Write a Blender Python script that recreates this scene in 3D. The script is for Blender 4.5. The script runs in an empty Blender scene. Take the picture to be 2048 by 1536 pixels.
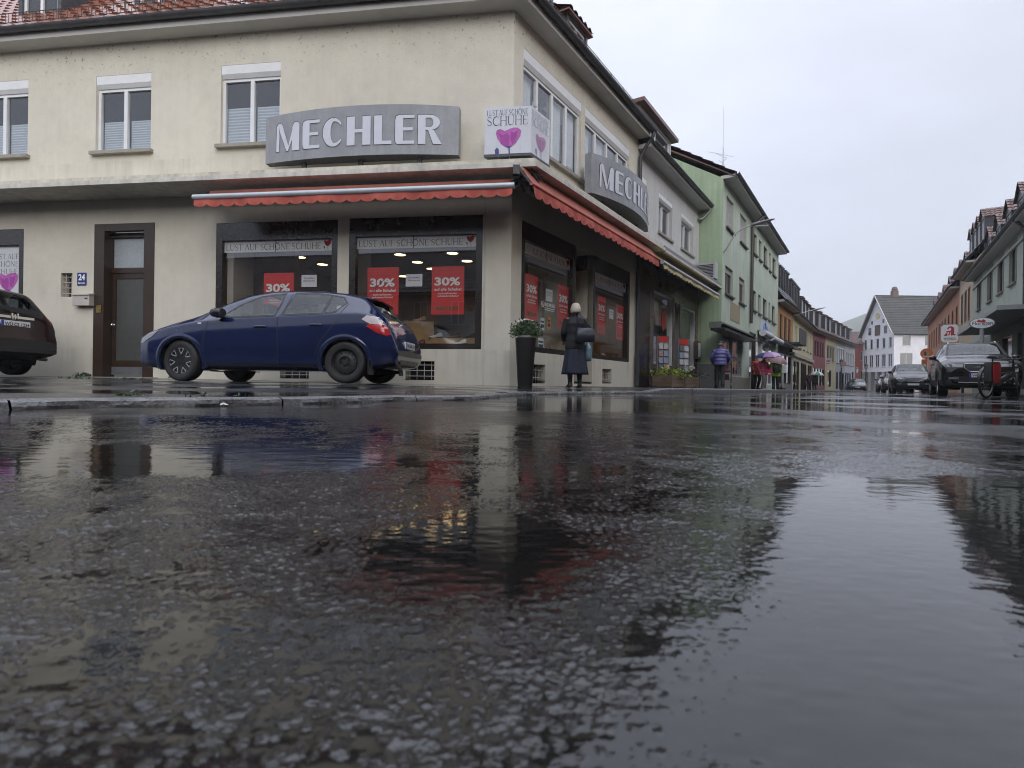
import bpy, bmesh, math, random
import numpy as np
from mathutils import Vector, Matrix
random.seed(7)
sc = bpy.context.scene
COL = sc.collection
# ------------------------------------------------------------------ camera
F = 1120.0                                   # focal length in px of the 2048 px wide photograph
ROLL = math.radians(0.8)
CAMH = 0.12
cam = bpy.data.cameras.new('camera')
cam.sensor_width = 36.0
cam.lens = 36.0 * F / 2048.0
cam.clip_start = 0.02; cam.clip_end = 3000
cam.dof.use_dof = True; cam.dof.focus_distance = 9.0; cam.dof.aperture_fstop = 13.0
camo = bpy.data.objects.new('camera', cam); COL.objects.link(camo)
camo.matrix_world = Matrix.Translation((0, 0, CAMH)) @ Matrix.Rotation(math.radians(90), 4, 'X') @ Matrix.Rotation(ROLL, 4, 'Z')
sc.camera = camo
# ------------------------------------------------------------------ sky, sun, exposure
SUN_EL, SUN_AZ = math.radians(21), math.radians(160)
w = bpy.data.worlds.new('World'); sc.world = w; w.use_nodes = True
nt = w.node_tree; N = nt.nodes; L = nt.links; N.clear()
out = N.new('ShaderNodeOutputWorld'); bg = N.new('ShaderNodeBackground'); bg.inputs[1].default_value = 0.1
sky = N.new('ShaderNodeTexSky'); sky.sky_type = 'NISHITA'; sky.sun_disc = False
sky.sun_elevation = SUN_EL; sky.sun_rotation = SUN_AZ; sky.air_density = 1.0; sky.dust_density = 3.0
tc = N.new('ShaderNodeTexCoord'); sp = N.new('ShaderNodeSeparateXYZ'); L.new(tc.outputs['Generated'], sp.inputs[0])
rp = N.new('ShaderNodeValToRGB'); L.new(sp.outputs['Z'], rp.inputs[0])
def ramp_set(r, stops):
    el = r.color_ramp.elements
    while len(el) > 1: el.remove(el[-1])
    el[0].position = stops[0][0]; el[0].color = (*stops[0][1], 1)
    for p, c in stops[1:]:
        e = el.new(p); e.color = (*c, 1)
ramp_set(rp, [(0, (.238, .256, .298)), (.25, (.250, .266, .314)), (.56, (.272, .284, .328)), (.75, (.50, .53, .61)), (1, (.74, .78, .88))])
nz = N.new('ShaderNodeTexNoise'); nz.inputs['Scale'].default_value = 2.2; nz.inputs['Detail'].default_value = 5; nz.inputs['Roughness'].default_value = .5
mp = N.new('ShaderNodeMapping'); mp.inputs['Scale'].default_value = (1, 1, 2.2); L.new(tc.outputs['Generated'], mp.inputs[0]); L.new(mp.outputs[0], nz.inputs['Vector'])
mr = N.new('ShaderNodeMapRange'); mr.inputs[1].default_value = .3; mr.inputs[2].default_value = .7; mr.inputs[3].default_value = 18.4; mr.inputs[4].default_value = 24.2
L.new(nz.outputs['Fac'], mr.inputs[0])
vm = N.new('ShaderNodeVectorMath'); vm.operation = 'SCALE'; L.new(rp.outputs[0], vm.inputs[0]); L.new(mr.outputs[0], vm.inputs['Scale'])
mx = N.new('ShaderNodeMix'); mx.data_type = 'RGBA'; mx.inputs[0].default_value = .93
L.new(sky.outputs[0], mx.inputs[6]); L.new(vm.outputs[0], mx.inputs[7]); L.new(mx.outputs[2], bg.inputs[0]); L.new(bg.outputs[0], out.inputs[0])
sl = bpy.data.lights.new('sun', 'SUN'); sl.energy = 1.5; sl.angle = math.radians(50); sl.color = (1, .97, .92)
so = bpy.data.objects.new('sun', sl); COL.objects.link(so)
so.rotation_euler = (math.pi/2 - SUN_EL, 0, math.pi - SUN_AZ)   # light comes from behind the camera, a little from the right
sc.view_settings.view_transform = 'Standard'; sc.view_settings.look = 'None'; sc.view_settings.exposure = 0.74; sc.view_settings.gamma = 1
sc.view_settings.use_curve_mapping = False
sc.cycles.max_bounces = 8; sc.cycles.transparent_max_bounces = 12; sc.cycles.glossy_bounces = 5; sc.cycles.diffuse_bounces = 3
sc.cycles.caustics_reflective = False; sc.cycles.caustics_refractive = False
sc.cycles.sample_clamp_indirect = 6.0
sc.cycles.use_denoising = True
sc.cycles.filter_width = 1.05
# ------------------------------------------------------------------ photo ray helpers (survey of the place)
ca, sa = math.cos(ROLL), math.sin(ROLL)
def ray(x, y):
    u, v = x - 1024, y - 768
    return (u*ca + v*sa)/F, -(-u*sa + v*ca)/F
TILT = -0.005
def ground(x, y, dz=0.0):
    rx, rz = ray(x, y); t = (dz - CAMH)/(rz - TILT*rx); return Vector((rx*t, t, CAMH + rz*t))
def atY(x, y, Y):
    rx, rz = ray(x, y); return Vector((rx*Y, Y, CAMH + rz*Y))
class Fr:
    """vertical plane: origin O, horizontal direction D, outward normal N"""
    def __init__(s, O, D, Nn):
        s.O = Vector((O[0], O[1])); s.D = Vector(D).normalized(); s.N = Vector(Nn).normalized()
    def P(s, a, z, n=0.0):
        p = s.O + s.D*a + s.N*n; return Vector((p.x, p.y, z))
    def off(s, n, a=0.0): return Fr(s.O + s.N*n + s.D*a, s.D, s.N)
    def px(s, x, y, n=0.0):
        rx, rz = ray(x, y); o = s.O + s.N*n
        a = (rx*o.y - o.x)/(s.D.x - rx*s.D.y); Y = o.y + a*s.D.y
        return a, CAMH + rz*Y
def fr2(A, B, side=1):
    d = (Vector(B) - Vector(A)).normalized(); return Fr(A, d, (d.y*side, -d.x*side)), (Vector(B) - Vector(A)).length
WORLD = Fr((0, 0), (1, 0), (0, -1))
# ------------------------------------------------------------------ mesh builder
class MB:
    def __init__(s): s.v = []; s.f = []; s.m = []
    def add(s, vs, fs, m=0):
        b = len(s.v); s.v.extend([tuple(p) for p in vs])
        for f in fs: s.f.append([i + b for i in f]); s.m.append(m)
        return s
    def poly(s, pts, m=0): return s.add(pts, [list(range(len(pts)))], m)
    def box(s, fr, a0, a1, z0, z1, n0, n1, m=0):
        p = [fr.P(a, z, n) for n in (n0, n1) for z in (z0, z1) for a in (a0, a1)]
        return s.add(p, [(0, 1, 3, 2), (4, 6, 7, 5), (0, 4, 5, 1), (2, 3, 7, 6), (0, 2, 6, 4), (1, 5, 7, 3)], m)
    def boxw(s, c, d, m=0, yaw=0):
        cs, sn = math.cos(yaw), math.sin(yaw); p = []
        for k in (-1, 1):
            for j in (-1, 1):
                for i in (-1, 1):
                    x, y = i*d[0]/2, j*d[1]/2
                    p.append((c[0] + x*cs - y*sn, c[1] + x*sn + y*cs, c[2] + k*d[2]/2))
        return s.add(p, [(0, 2, 3, 1), (4, 5, 7, 6), (0, 1, 5, 4), (2, 6, 7, 3), (0, 4, 6, 2), (1, 3, 7, 5)], m)
    def prism(s, fr, pts, n0, n1, m=0):
        k = len(pts); vs = [fr.P(a, z, n0) for a, z in pts] + [fr.P(a, z, n1) for a, z in pts]
        fs = [list(range(k)), list(range(2*k - 1, k - 1, -1))] + [(i, (i + 1) % k, k + (i + 1) % k, k + i) for i in range(k)]
        return s.add(vs, fs, m)
    def tube(s, pts, r, seg=8, m=0, cap=True):
        pts = [Vector(p) for p in pts]; n = len(pts); rs = r if isinstance(r, (list, tuple)) else [r]*n
        vs = []; prev = None
        for i, p in enumerate(pts):
            d = (pts[min(i + 1, n - 1)] - pts[max(i - 1, 0)]).normalized()
            if prev is None:
                a = d.orthogonal().normalized()
            else:
                a = (prev - d*prev.dot(d)); a = a.normalized() if a.length > 1e-6 else d.orthogonal().normalized()
            prev = a; b = d.cross(a)
            for j in range(seg):
                t = 2*math.pi*j/seg; vs.append(p + (a*math.cos(t) + b*math.sin(t))*rs[i])
        fs = [(i*seg + j, i*seg + (j + 1) % seg, (i + 1)*seg + (j + 1) % seg, (i + 1)*seg + j) for i in range(n - 1) for j in range(seg)]
        if cap: fs += [list(range(seg))[::-1], list(range((n - 1)*seg, n*seg))]
        return s.add(vs, fs, m)
    def loft(s, rings, cap=True, m=0, closed=True):
        k = len(rings[0]); vs = [p for r in rings for p in r]; n = len(rings); kk = k if closed else k - 1
        fs = [(i*k + j, i*k + (j + 1) % k, (i + 1)*k + (j + 1) % k, (i + 1)*k + j) for i in range(n - 1) for j in range(kk)]
        if cap: fs += [list(range(k))[::-1], list(range((n - 1)*k, n*k))]
        return s.add(vs, fs, m)
    def lathe(s, prof, c=(0, 0, 0), ax='Z', seg=24, m=0):
        rings = []
        for r, h in prof:
            ring = []
            for j in range(seg):
                t = 2*math.pi*j/seg; a, b = r*math.cos(t), r*math.sin(t)
                q = (a, b, h) if ax == 'Z' else (a, h, b) if ax == 'Y' else (h, a, b)
                ring.append((c[0] + q[0], c[1] + q[1], c[2] + q[2]))
            rings.append(ring)
        return s.loft(rings, True, m)
    def ball(s, c, r, seg=12, m=0, rings=8):
        r = r if isinstance(r, (tuple, list)) else (r, r, r)
        rr = []
        for i in range(1, rings):
            p = math.pi*i/rings - math.pi/2
            rr.append([(c[0] + r[0]*math.cos(p)*math.cos(2*math.pi*j/seg), c[1] + r[1]*math.cos(p)*math.sin(2*math.pi*j/seg), c[2] + r[2]*math.sin(p)) for j in range(seg)])
        return s.loft(rr, True, m)
ORG = {}
def top_of(o):
    while o.parent: o = o.parent
    return o
def tag(o, label=None, cat=None, group=None, kind=None):
    if label: o['label'] = label
    if cat: o['category'] = cat
    if group: o['group'] = group
    if kind: o['kind'] = kind
    return o
def thing(name, label, cat, loc, group=None, yaw=None):
    """Empty at a thing's base. yaw None: parts are given in world coordinates; else in the thing's own."""
    o = bpy.data.objects.new(name, None); COL.objects.link(o); o.location = loc; o.empty_display_size = .3
    if yaw is None: ORG[o] = Vector(loc)
    else: o.rotation_euler = (0, 0, yaw)
    return tag(o, label, cat, group)
def mesh_of(mb, name, mats, smooth, off):
    me = bpy.data.meshes.new(name)
    if len(mb.v): me.from_pydata((np.array(mb.v, dtype=float) - np.array(off)).tolist(), [], mb.f)
    mats = mats if isinstance(mats, (list, tuple)) else [mats]
    for m in mats: me.materials.append(m)
    me.polygons.foreach_set('material_index', mb.m)
    if smooth:
        me.polygons.foreach_set('use_smooth', [True]*len(me.polygons))
        if smooth is not True: me.set_sharp_from_angle(angle=math.radians(smooth))
    me.update(); return me
def part(name, mb, mats, parent, smooth=False, label=None, fix=True):
    t = top_of(parent); off = ORG.get(t, Vector((0, 0, 0)))
    me = mesh_of(mb, name, mats, smooth, off)
    if fix: fixn(me)
    o = bpy.data.objects.new(name, me); COL.objects.link(o); o.parent = parent
    return tag(o, label)
def fixn(me):
    bm = bmesh.new(); bm.from_mesh(me); bmesh.ops.recalc_face_normals(bm, faces=bm.faces); bm.to_mesh(me); bm.free()
def top(name, mb, mats, label, cat, group=None, kind=None, smooth=False, fix=True):
    a = np.array(mb.v, dtype=float); lo, hi = a.min(0), a.max(0); c = Vector(((lo[0] + hi[0])/2, (lo[1] + hi[1])/2, lo[2]))
    me = mesh_of(mb, name, mats, smooth, c)
    if fix: fixn(me)
    o = bpy.data.objects.new(name, me); COL.objects.link(o); o.location = c
    return tag(o, label, cat, group, kind)
def copy_tree(o, parent=None):
    c = o.copy(); COL.objects.link(c)
    if parent: c.parent = parent
    for ch in list(o.children): copy_tree(ch, c)
    return c
# ------------------------------------------------------------------ materials
MATS = {}
def mat(name, col, rough=.6, var=.12, vs=6, bump=0, bs=60, metal=0, spec=.5, coat=0, emit=0, streak=0, dirt=None, wave=None, tr=0, grime=0, drip=None):
    if name in MATS: return MATS[name]
    m = bpy.data.materials.new(name); m.use_nodes = True; MATS[name] = m
    t = m.node_tree; n, l = t.nodes, t.links; b = n['Principled BSDF']
    b.inputs['Roughness'].default_value = rough; b.inputs['Metallic'].default_value = metal
    b.inputs['Specular IOR Level'].default_value = spec; b.inputs['Coat Weight'].default_value = coat; b.inputs['Coat Roughness'].default_value = .06
    co = n.new('ShaderNodeTexCoord'); geo = n.new('ShaderNodeNewGeometry')
    def noise(scale, det=4, vec=None, r=.55):
        q = n.new('ShaderNodeTexNoise'); q.inputs['Scale'].default_value = scale; q.inputs['Detail'].default_value = det; q.inputs['Roughness'].default_value = r
        l.new(vec or co.outputs['Object'], q.inputs['Vector']); return q.outputs['Fac']
    def mrange(x, a, bb, c, d):
        q = n.new('ShaderNodeMapRange'); l.new(x, q.inputs[0])
        for i, v in enumerate((a, bb, c, d)): q.inputs[i + 1].default_value = v
        return q.outputs[0]
    def mul(x, y):
        q = n.new('ShaderNodeMath'); q.operation = 'MULTIPLY'; l.new(x, q.inputs[0]); l.new(y, q.inputs[1]); return q.outputs[0]
    fac = None
    if var:
        fac = mrange(noise(vs), .25, .75, 1 - var, 1 + var)
        fac = mul(fac, mrange(noise(vs*9, 3), .25, .75, 1 - var*.5, 1 + var*.5))
    if streak:
        mpn = n.new('ShaderNodeMapping'); mpn.inputs['Scale'].default_value = (7, 7, .35); l.new(co.outputs['Object'], mpn.inputs[0])
        s = mrange(noise(1.0, 5, mpn.outputs[0], .65), .42, .75, 1, 1 - streak); fac = mul(fac, s) if fac else s
    if grime:       # splash dirt and drip marks with their own ragged outline
        s = mrange(noise(.9, 6, None, .7), .52, .72, 1, 1 - grime); fac = mul(fac, s) if fac else s
    if dirt:        # (z0, z1, strength): speckled dirt between heights
        sz = n.new('ShaderNodeSeparateXYZ'); l.new(geo.outputs['Position'], sz.inputs[0])
        band = mrange(sz.outputs['Z'], dirt[0], dirt[1], 0, 1)
        sp_ = mrange(noise(14, 4, geo.outputs['Position'], .7), .60, .68, 0, 1)
        d = mrange(mul(band, sp_), 0, 1, 1, 1 - dirt[2]); fac = mul(fac, d) if fac else d
    if drip:        # rain runs below sills and ledges: (top, bottom, strength)
        sz2 = n.new('ShaderNodeSeparateXYZ'); l.new(geo.outputs['Position'], sz2.inputs[0])
        mp2 = n.new('ShaderNodeMapping'); mp2.inputs['Scale'].default_value = (4.5, 4.5, .18); l.new(geo.outputs['Position'], mp2.inputs[0])
        for top_, bot_, st2_ in drip:
            bnd = mul(mrange(sz2.outputs['Z'], bot_, top_, 0, 1), mrange(sz2.outputs['Z'], top_, top_ + .03, 1, 0))
            fac = mul(fac, mrange(mul(bnd, mrange(noise(1.0, 5, mp2.outputs[0], .7), .47, .66, 0, 1)), 0, 1, 1, 1 - st2_))
    if wave:        # (scale, axis, depth) dark joints
        wv = n.new('ShaderNodeTexBrick'); wv.inputs['Scale'].default_value = 1; wv.inputs['Brick Width'].default_value = wave[0]; wv.inputs['Row Height'].default_value = wave[1]
        wv.inputs['Mortar Size'].default_value = wave[2]; wv.inputs['Mortar Smooth'].default_value = .3
        if len(wave) > 4 and wave[4]:
            cx = n.new('ShaderNodeCombineXYZ'); sx = n.new('ShaderNodeSeparateXYZ'); l.new(co.outputs['Object'], sx.inputs[0])
            ad = n.new('ShaderNodeMath'); ad.operation = 'ADD'; l.new(sx.outputs[0], ad.inputs[0]); l.new(sx.outputs[1], ad.inputs[1])
            l.new(ad.outputs[0], cx.inputs[0]); l.new(sx.outputs[2], cx.inputs[1]); l.new(cx.outputs[0], wv.inputs['Vector'])
        else: l.new(co.outputs['Object'], wv.inputs['Vector'])
        wv.inputs['Color1'].default_value = (1, 1, 1, 1); wv.inputs['Color2'].default_value = (.75, .75, .75, 1); wv.inputs['Mortar'].default_value = (wave[3],)*3 + (1,)
        q = n.new('ShaderNodeRGBToBW'); l.new(wv.outputs['Color'], q.inputs[0]); fac = mul(fac, q.outputs[0]) if fac else q.outputs[0]
    if fac:
        vmn = n.new('ShaderNodeVectorMath'); vmn.operation = 'SCALE'; vmn.inputs[0].default_value = col; l.new(fac, vmn.inputs['Scale']); l.new(vmn.outputs[0], b.inputs['Base Color'])
        if var: l.new(mrange(noise(vs*2.3, 3), .3, .7, max(.02, rough*.8), min(1, rough*1.2)), b.inputs['Roughness'])
    else: b.inputs['Base Color'].default_value = (*col, 1)
    if bump:
        bp = n.new('ShaderNodeBump'); bp.inputs['Strength'].default_value = bump; bp.inputs['Distance'].default_value = .01
        l.new(noise(bs, 4), bp.inputs['Height']); l.new(bp.outputs[0], b.inputs['Normal'])
    if emit:
        b.inputs['Emission Color'].default_value = (*col, 1); b.inputs['Emission Strength'].default_value = emit
    if tr: b.inputs['Transmission Weight'].default_value = tr
    return m
def glass(name, tint=(.8, .82, .82), refl=1.6, rough=0.0, base=.03):
    if name in MATS: return MATS[name]
    m = bpy.data.materials.new(name); m.use_nodes = True; MATS[name] = m
    t = m.node_tree; n, l = t.nodes, t.links; n.clear()
    o = n.new('ShaderNodeOutputMaterial'); mxs = n.new('ShaderNodeMixShader'); tb = n.new('ShaderNodeBsdfTransparent'); gl = n.new('ShaderNodeBsdfGlossy')
    tb.inputs[0].default_value = (*tint, 1); gl.inputs['Roughness'].default_value = rough; gl.inputs[0].default_value = (.95, .97, 1, 1)
    geo = n.new('ShaderNodeNewGeometry'); dt = n.new('ShaderNodeVectorMath'); dt.operation = 'DOT_PRODUCT'; l.new(geo.outputs['Incoming'], dt.inputs[0]); l.new(geo.outputs['Normal'], dt.inputs[1])
    ab = n.new('ShaderNodeMath'); ab.operation = 'ABSOLUTE'; l.new(dt.outputs['Value'], ab.inputs[0])
    su = n.new('ShaderNodeMath'); su.operation = 'SUBTRACT'; su.inputs[0].default_value = 1; l.new(ab.outputs[0], su.inputs[1])
    pw = n.new('ShaderNodeMath'); pw.operation = 'POWER'; l.new(su.outputs[0], pw.inputs[0]); pw.inputs[1].default_value = 5
    lw = n.new('ShaderNodeMath'); lw.operation = 'MULTIPLY_ADD'; l.new(pw.outputs[0], lw.inputs[0]); lw.inputs[1].default_value = .6; lw.inputs[2].default_value = .04
    mm = n.new('ShaderNodeMath'); mm.operation = 'MULTIPLY_ADD'; mm.inputs[1].default_value = refl; mm.inputs[2].default_value = base; mm.use_clamp = True
    l.new(lw.outputs[0], mm.inputs[0]); l.new(mm.outputs[0], mxs.inputs[0]); l.new(tb.outputs[0], mxs.inputs[1]); l.new(gl.outputs[0], mxs.inputs[2]); l.new(mxs.outputs[0], o.inputs[0])
    return m
WHITE = lambda: mat('white_plastic', (.74, .75, .77), .35, .05)
FRAMEW = lambda: mat('white_window_frame', (.72, .73, .75), .35, .04)
PANE = lambda: glass('window_glass', (.75, .78, .80), 1.9, 0, .04)
DARKPANE = lambda: mat('dark_window_glass', (.028, .032, .038), .03, .0, spec=.75)
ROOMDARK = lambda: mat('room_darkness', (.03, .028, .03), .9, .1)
ZINC = lambda: mat('weathered_zinc', (.075, .075, .08), .45, .25, 5, metal=.35)
SLATE = lambda: mat('slate', (.055, .058, .068), .4, .25, 3, wave=(.28, .16, .012, .45, 1))
SILL = lambda: mat('stone_sill', (.30, .28, .24), .7, .15, bump=.2)
BLACK = lambda: mat('black_plastic', (.018, .018, .02), .4, .1)
CHROME = lambda: mat('chrome', (.75, .76, .78), .12, 0, metal=1)
GALV = lambda: mat('galvanised_steel', (.32, .33, .34), .4, .15, metal=.6)
# ------------------------------------------------------------------ building pieces
def wall_cells(mb, fr, s0, s1, z0, z1, ops, d=.16, m=0, mr=0, mb_=None):
    """wall on plane n=0 with rectangular openings (a0,a1,b0,b1) and reveals going in by d"""
    xs = sorted({s0, s1, *[min(max(v, s0), s1) for o in ops for v in o[:2]]}); zs = sorted({z0, z1, *[min(max(v, z0), z1) for o in ops for v in o[2:4]]})
    for i in range(len(xs) - 1):
        for j in range(len(zs) - 1):
            cx, cz = (xs[i] + xs[i + 1])/2, (zs[j] + zs[j + 1])/2
            if xs[i + 1] - xs[i] < 1e-5 or zs[j + 1] - zs[j] < 1e-5: continue
            if any(o[0] < cx < o[1] and o[2] < cz < o[3] for o in ops): continue
            mb.poly([fr.P(xs[i], zs[j]), fr.P(xs[i + 1], zs[j]), fr.P(xs[i + 1], zs[j + 1]), fr.P(xs[i], zs[j + 1])], m)
    for o in ops:
        a0, a1, b0, b1 = o[:4]; dd = o[4] if len(o) > 4 else d
        for (p, q) in (((a0, b0), (a1, b0)), ((a1, b0), (a1, b1)), ((a1, b1), (a0, b1)), ((a0, b1), (a0, b0))):
            mb.poly([fr.P(*p, 0), fr.P(*q, 0), fr.P(*q, -dd), fr.P(*p, -dd)], mr)
def tiled_roof(mb, A, B, up, rows, tile=.3, amp=.03, step=.025, m=0, sub=4):
    """pantile field: eave A->B, 'up' vector over the whole slope"""
    A, B, up = Vector(A), Vector(B), Vector(up); e = (B - A); ln = e.length; e.normalize(); nn = e.cross(up).normalized()
    if nn.z < 0: nn = -nn
    nc = max(2, int(ln/tile*sub)); vs = []; fs = []
    for r in range(rows):
        for k in (0, 1):
            for c in range(nc + 1):
                x = ln*c/nc; ph = x/tile*2*math.pi
                h = amp*(math.sin(ph) + .35*math.sin(2*ph + .8)) + (step if k == 0 else 0)
                vs.append(A + e*x + up*((r + k)/rows) + nn*h)
    w_ = nc + 1
    for r in range(2*rows - 1):
        for c in range(nc): fs.append((r*w_ + c, r*w_ + c + 1, (r + 1)*w_ + c + 1, (r + 1)*w_ + c))
    mb.add(vs, fs, m)
def text_polys(txt, size=1, bold=0, spacing=1.0):
    cu = bpy.data.curves.new('t', 'FONT'); cu.body = txt; cu.size = size; cu.offset = bold; cu.space_character = spacing; cu.resolution_u = 3
    ob = bpy.data.objects.new('t', cu); COL.objects.link(ob)
    dg = bpy.context.evaluated_depsgraph_get(); me = bpy.data.meshes.new_from_object(ob.evaluated_get(dg))
    vs = [(v.co.x, v.co.y) for v in me.vertices]; fs = [list(p.vertices) for p in me.polygons]
    bpy.data.objects.remove(ob); bpy.data.curves.remove(cu); bpy.data.meshes.remove(me); return vs, fs
def fit_text(mb, fr, txt, a0, a1, z0, z1, n, m=0, bold=0, spacing=1.0, flip=False, zf=None, nf=None):
    """text stretched into the rectangle a0..a1 x z0..z1 on plane n (zf: slant, nf: curvature)"""
    vs, fs = text_polys(txt, 1, bold, spacing); a = np.array(vs); lo, hi = a.min(0), a.max(0); P = []
    for x, y in vs:
        u, v_ = (x - lo[0])/(hi[0] - lo[0]), (y - lo[1])/(hi[1] - lo[1])
        aa = a0 + (a1 - a0)*u; zz = z0 + (z1 - z0)*v_
        if zf: zz = zf(aa, v_)
        P.append(fr.P(aa, zz, nf(aa) + n if nf else n))
    mb.add(P, fs, m)
# slender roman capitals drawn as strokes: (polyline, weight)
_arc = lambda cx, cy, rx, ry, a0, a1, k=12: [(cx + rx*math.cos(math.radians(a0 + (a1 - a0)*i/k)), cy + ry*math.sin(math.radians(a0 + (a1 - a0)*i/k))) for i in range(k + 1)]
T_, H_ = .085, .035
def _ser(x, y): return ([(x - .08, y), (x + .08, y)], H_)
GLY = {
 'L': (.52, [([(.1, 0), (.1, 1)], T_), ([(.1, 0), (.48, 0), (.5, .15)], H_), _ser(.1, 1)]),
 'U': (.7, [([(.12, 1), (.12, .3)] + _arc(.35, .3, .23, .3, 180, 270, 6), T_), (_arc(.35, .3, .23, .3, 270, 360, 6) + [(.58, 1)], H_), _ser(.12, 1), _ser(.58, 1)]),
 'S': (.52, [(_arc(.26, .74, .18, .24, 20, 200, 10), H_ + .01), ([(.085, .66), (.2, .54), (.34, .45), (.43, .34)], T_), (_arc(.25, .26, .19, .26, 20, -160, 10), H_ + .01)]),
 'T': (.6, [([(.3, 0), (.3, 1)], T_), ([(.02, .86), (.04, 1), (.56, 1), (.58, .86)], H_), _ser(.3, 0)]),
 'A': (.68, [([(.08, 0), (.33, 1)], H_), ([(.33, 1), (.6, 0)], T_), ([(.17, .36), (.5, .36)], H_), _ser(.08, 0), _ser(.6, 0)]),
 'F': (.5, [([(.12, 0), (.12, 1)], T_), ([(.12, 1), (.46, 1), (.47, .86)], H_), ([(.12, .52), (.38, .52)], H_), _ser(.12, 0)]),
 'C': (.72, [(_arc(.42, .5, .33, .5, 90, 270, 16), T_), (_arc(.42, .5, .33, .5, 40, 90, 6), H_), (_arc(.42, .5, .33, .5, 270, 325, 6), H_)]),
 'H': (.74, [([(.12, 0), (.12, 1)], T_), ([(.62, 0), (.62, 1)], T_), ([(.12, .52), (.62, .52)], H_), _ser(.12, 0), _ser(.12, 1), _ser(.62, 0), _ser(.62, 1)]),
 'O': (.82, [(_arc(.41, .5, .33, .5, 0, 360, 28), T_*.85)]),
 'N': (.74, [([(.12, 0), (.12, 1)], H_), ([(.12, 1), (.62, 0)], T_), ([(.62, 0), (.62, 1)], H_), _ser(.12, 0), _ser(.62, 1)]),
 'E': (.52, [([(.12, 0), (.12, 1)], T_), ([(.12, 1), (.46, 1), (.47, .88)], H_), ([(.12, .52), (.4, .52)], H_), ([(.12, 0), (.47, 0), (.49, .14)], H_)]),
 ' ': (.26, []), ',': (.2, []),
}
GLY['Ö'] = (.82, GLY['O'][1] + [([(.27, 1.1), (.27, 1.18)], T_), ([(.55, 1.1), (.55, 1.18)], T_)])
def serif_text(mb, fr, txt, a0, a1, z0, z1, n, m=0, wt=1.0):
    tot = sum(GLY[c][0] for c in txt); kx = (a1 - a0)/tot; kz = z1 - z0; x = 0; kw = min(kx, kz); q = 0
    for c in txt:
        for pl, wd in GLY[c][1]:
            for i in range(len(pl) - 1):
                p, r = Vector((a0 + (x + pl[i][0])*kx, z0 + pl[i][1]*kz)), Vector((a0 + (x + pl[i + 1][0])*kx, z0 + pl[i + 1][1]*kz))
                d = (r - p)
                if d.length < 1e-6: continue
                d.normalize(); o = Vector((-d.y, d.x))*wd*kw*wt/2; e = d*wd*kw*.25; q += 1; nn = n + .00006*(q % 9)
                mb.poly([fr.P(*(p + o - e), nn), fr.P(*(r + o + e), nn), fr.P(*(r - o + e), nn), fr.P(*(p - o - e), nn)], m)
        x += GLY[c][0]
def poppy(mb, fr, a, z, k, n, m=(0, 1, 2), bud=True):
    """poppy drawing: head about k wide, centred on a, z"""
    P = lambda pts, mi, nn: mb.poly([fr.P(a + x*k, z + y*k, nn) for x, y in pts], mi)
    P([(-.5, .2), (-.46, .33), (-.33, .37), (-.15, .28), (-.02, .33), (.18, .40), (.36, .39), (.5, .27), (.46, .05), (.3, -.2), (.12, -.35), (-.1, -.36), (-.3, -.22), (-.44, .0)], m[0], n)
    P([(-.40, .22), (-.22, .12), (-.05, .2), (.04, .05), (.0, -.33), (-.1, -.34), (-.28, -.2)], m[1], n + .0005); P([(.08, .26), (.2, .2), (.36, .28), (.3, .0), (.16, -.25), (.08, -.1)], m[1], n + .0006)
    P([(-.12, -.32), (.14, -.31), (.03, -.42)], m[2], n + .001)
    P([(0, -.40), (.05, -.40), (.085, -.98), (.04, -.98)], m[2], n + .0004)
    if bud:
        P([(-.54, -.45), (-.46, -.35), (-.38, -.43), (-.37, -.58), (-.44, -.66), (-.52, -.6)], m[2], n + .0005)
        P([(-.44, -.64), (-.40, -.64), (-.27, -.98), (-.31, -.98)], m[2], n + .0004)
# ------------------------------------------------------------------ ground: wet road as one sheet, finely relieved near the lens
def _h(ix, iy, s):
    n = (ix.astype(np.int64)*374761393 + iy.astype(np.int64)*668265263 + s*974634777) & 0xffffffff
    n = ((n ^ (n >> 13))*1274126177) & 0xffffffff
    return ((n ^ (n >> 16)) & 0xffff)/65535.0
def vno(x, y, s):
    ix, iy = np.floor(x), np.floor(y); fx, fy = x - ix, y - iy; fx = fx*fx*(3 - 2*fx); fy = fy*fy*(3 - 2*fy)
    a, b, c, d = _h(ix, iy, s), _h(ix + 1, iy, s), _h(ix, iy + 1, s), _h(ix + 1, iy + 1, s)
    return (a*(1 - fx) + b*fx)*(1 - fy) + (c*(1 - fx) + d*fx)*fy
def stones(x, y, s):
    ix, iy = np.floor(x), np.floor(y); best = np.full(x.shape, 9.0); hid = np.zeros(x.shape)
    for i in (-1, 0, 1):
        for j in (-1, 0, 1):
            cx, cy = ix + i, iy + j
            dx = cx + .15 + .7*_h(cx, cy, s) - x; dy = cy + .15 + .7*_h(cx, cy, s + 1) - y
            d = dx*dx + dy*dy; k = _h(cx, cy, s + 2); b = d < best; best = np.where(b, d, best); hid = np.where(b, k, hid)
    R = .35 + .30*hid
    return np.clip(1 - best/(R*R), 0, 1)**1.1*(.25 + .75*((hid*7.31) % 1)), hid
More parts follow.
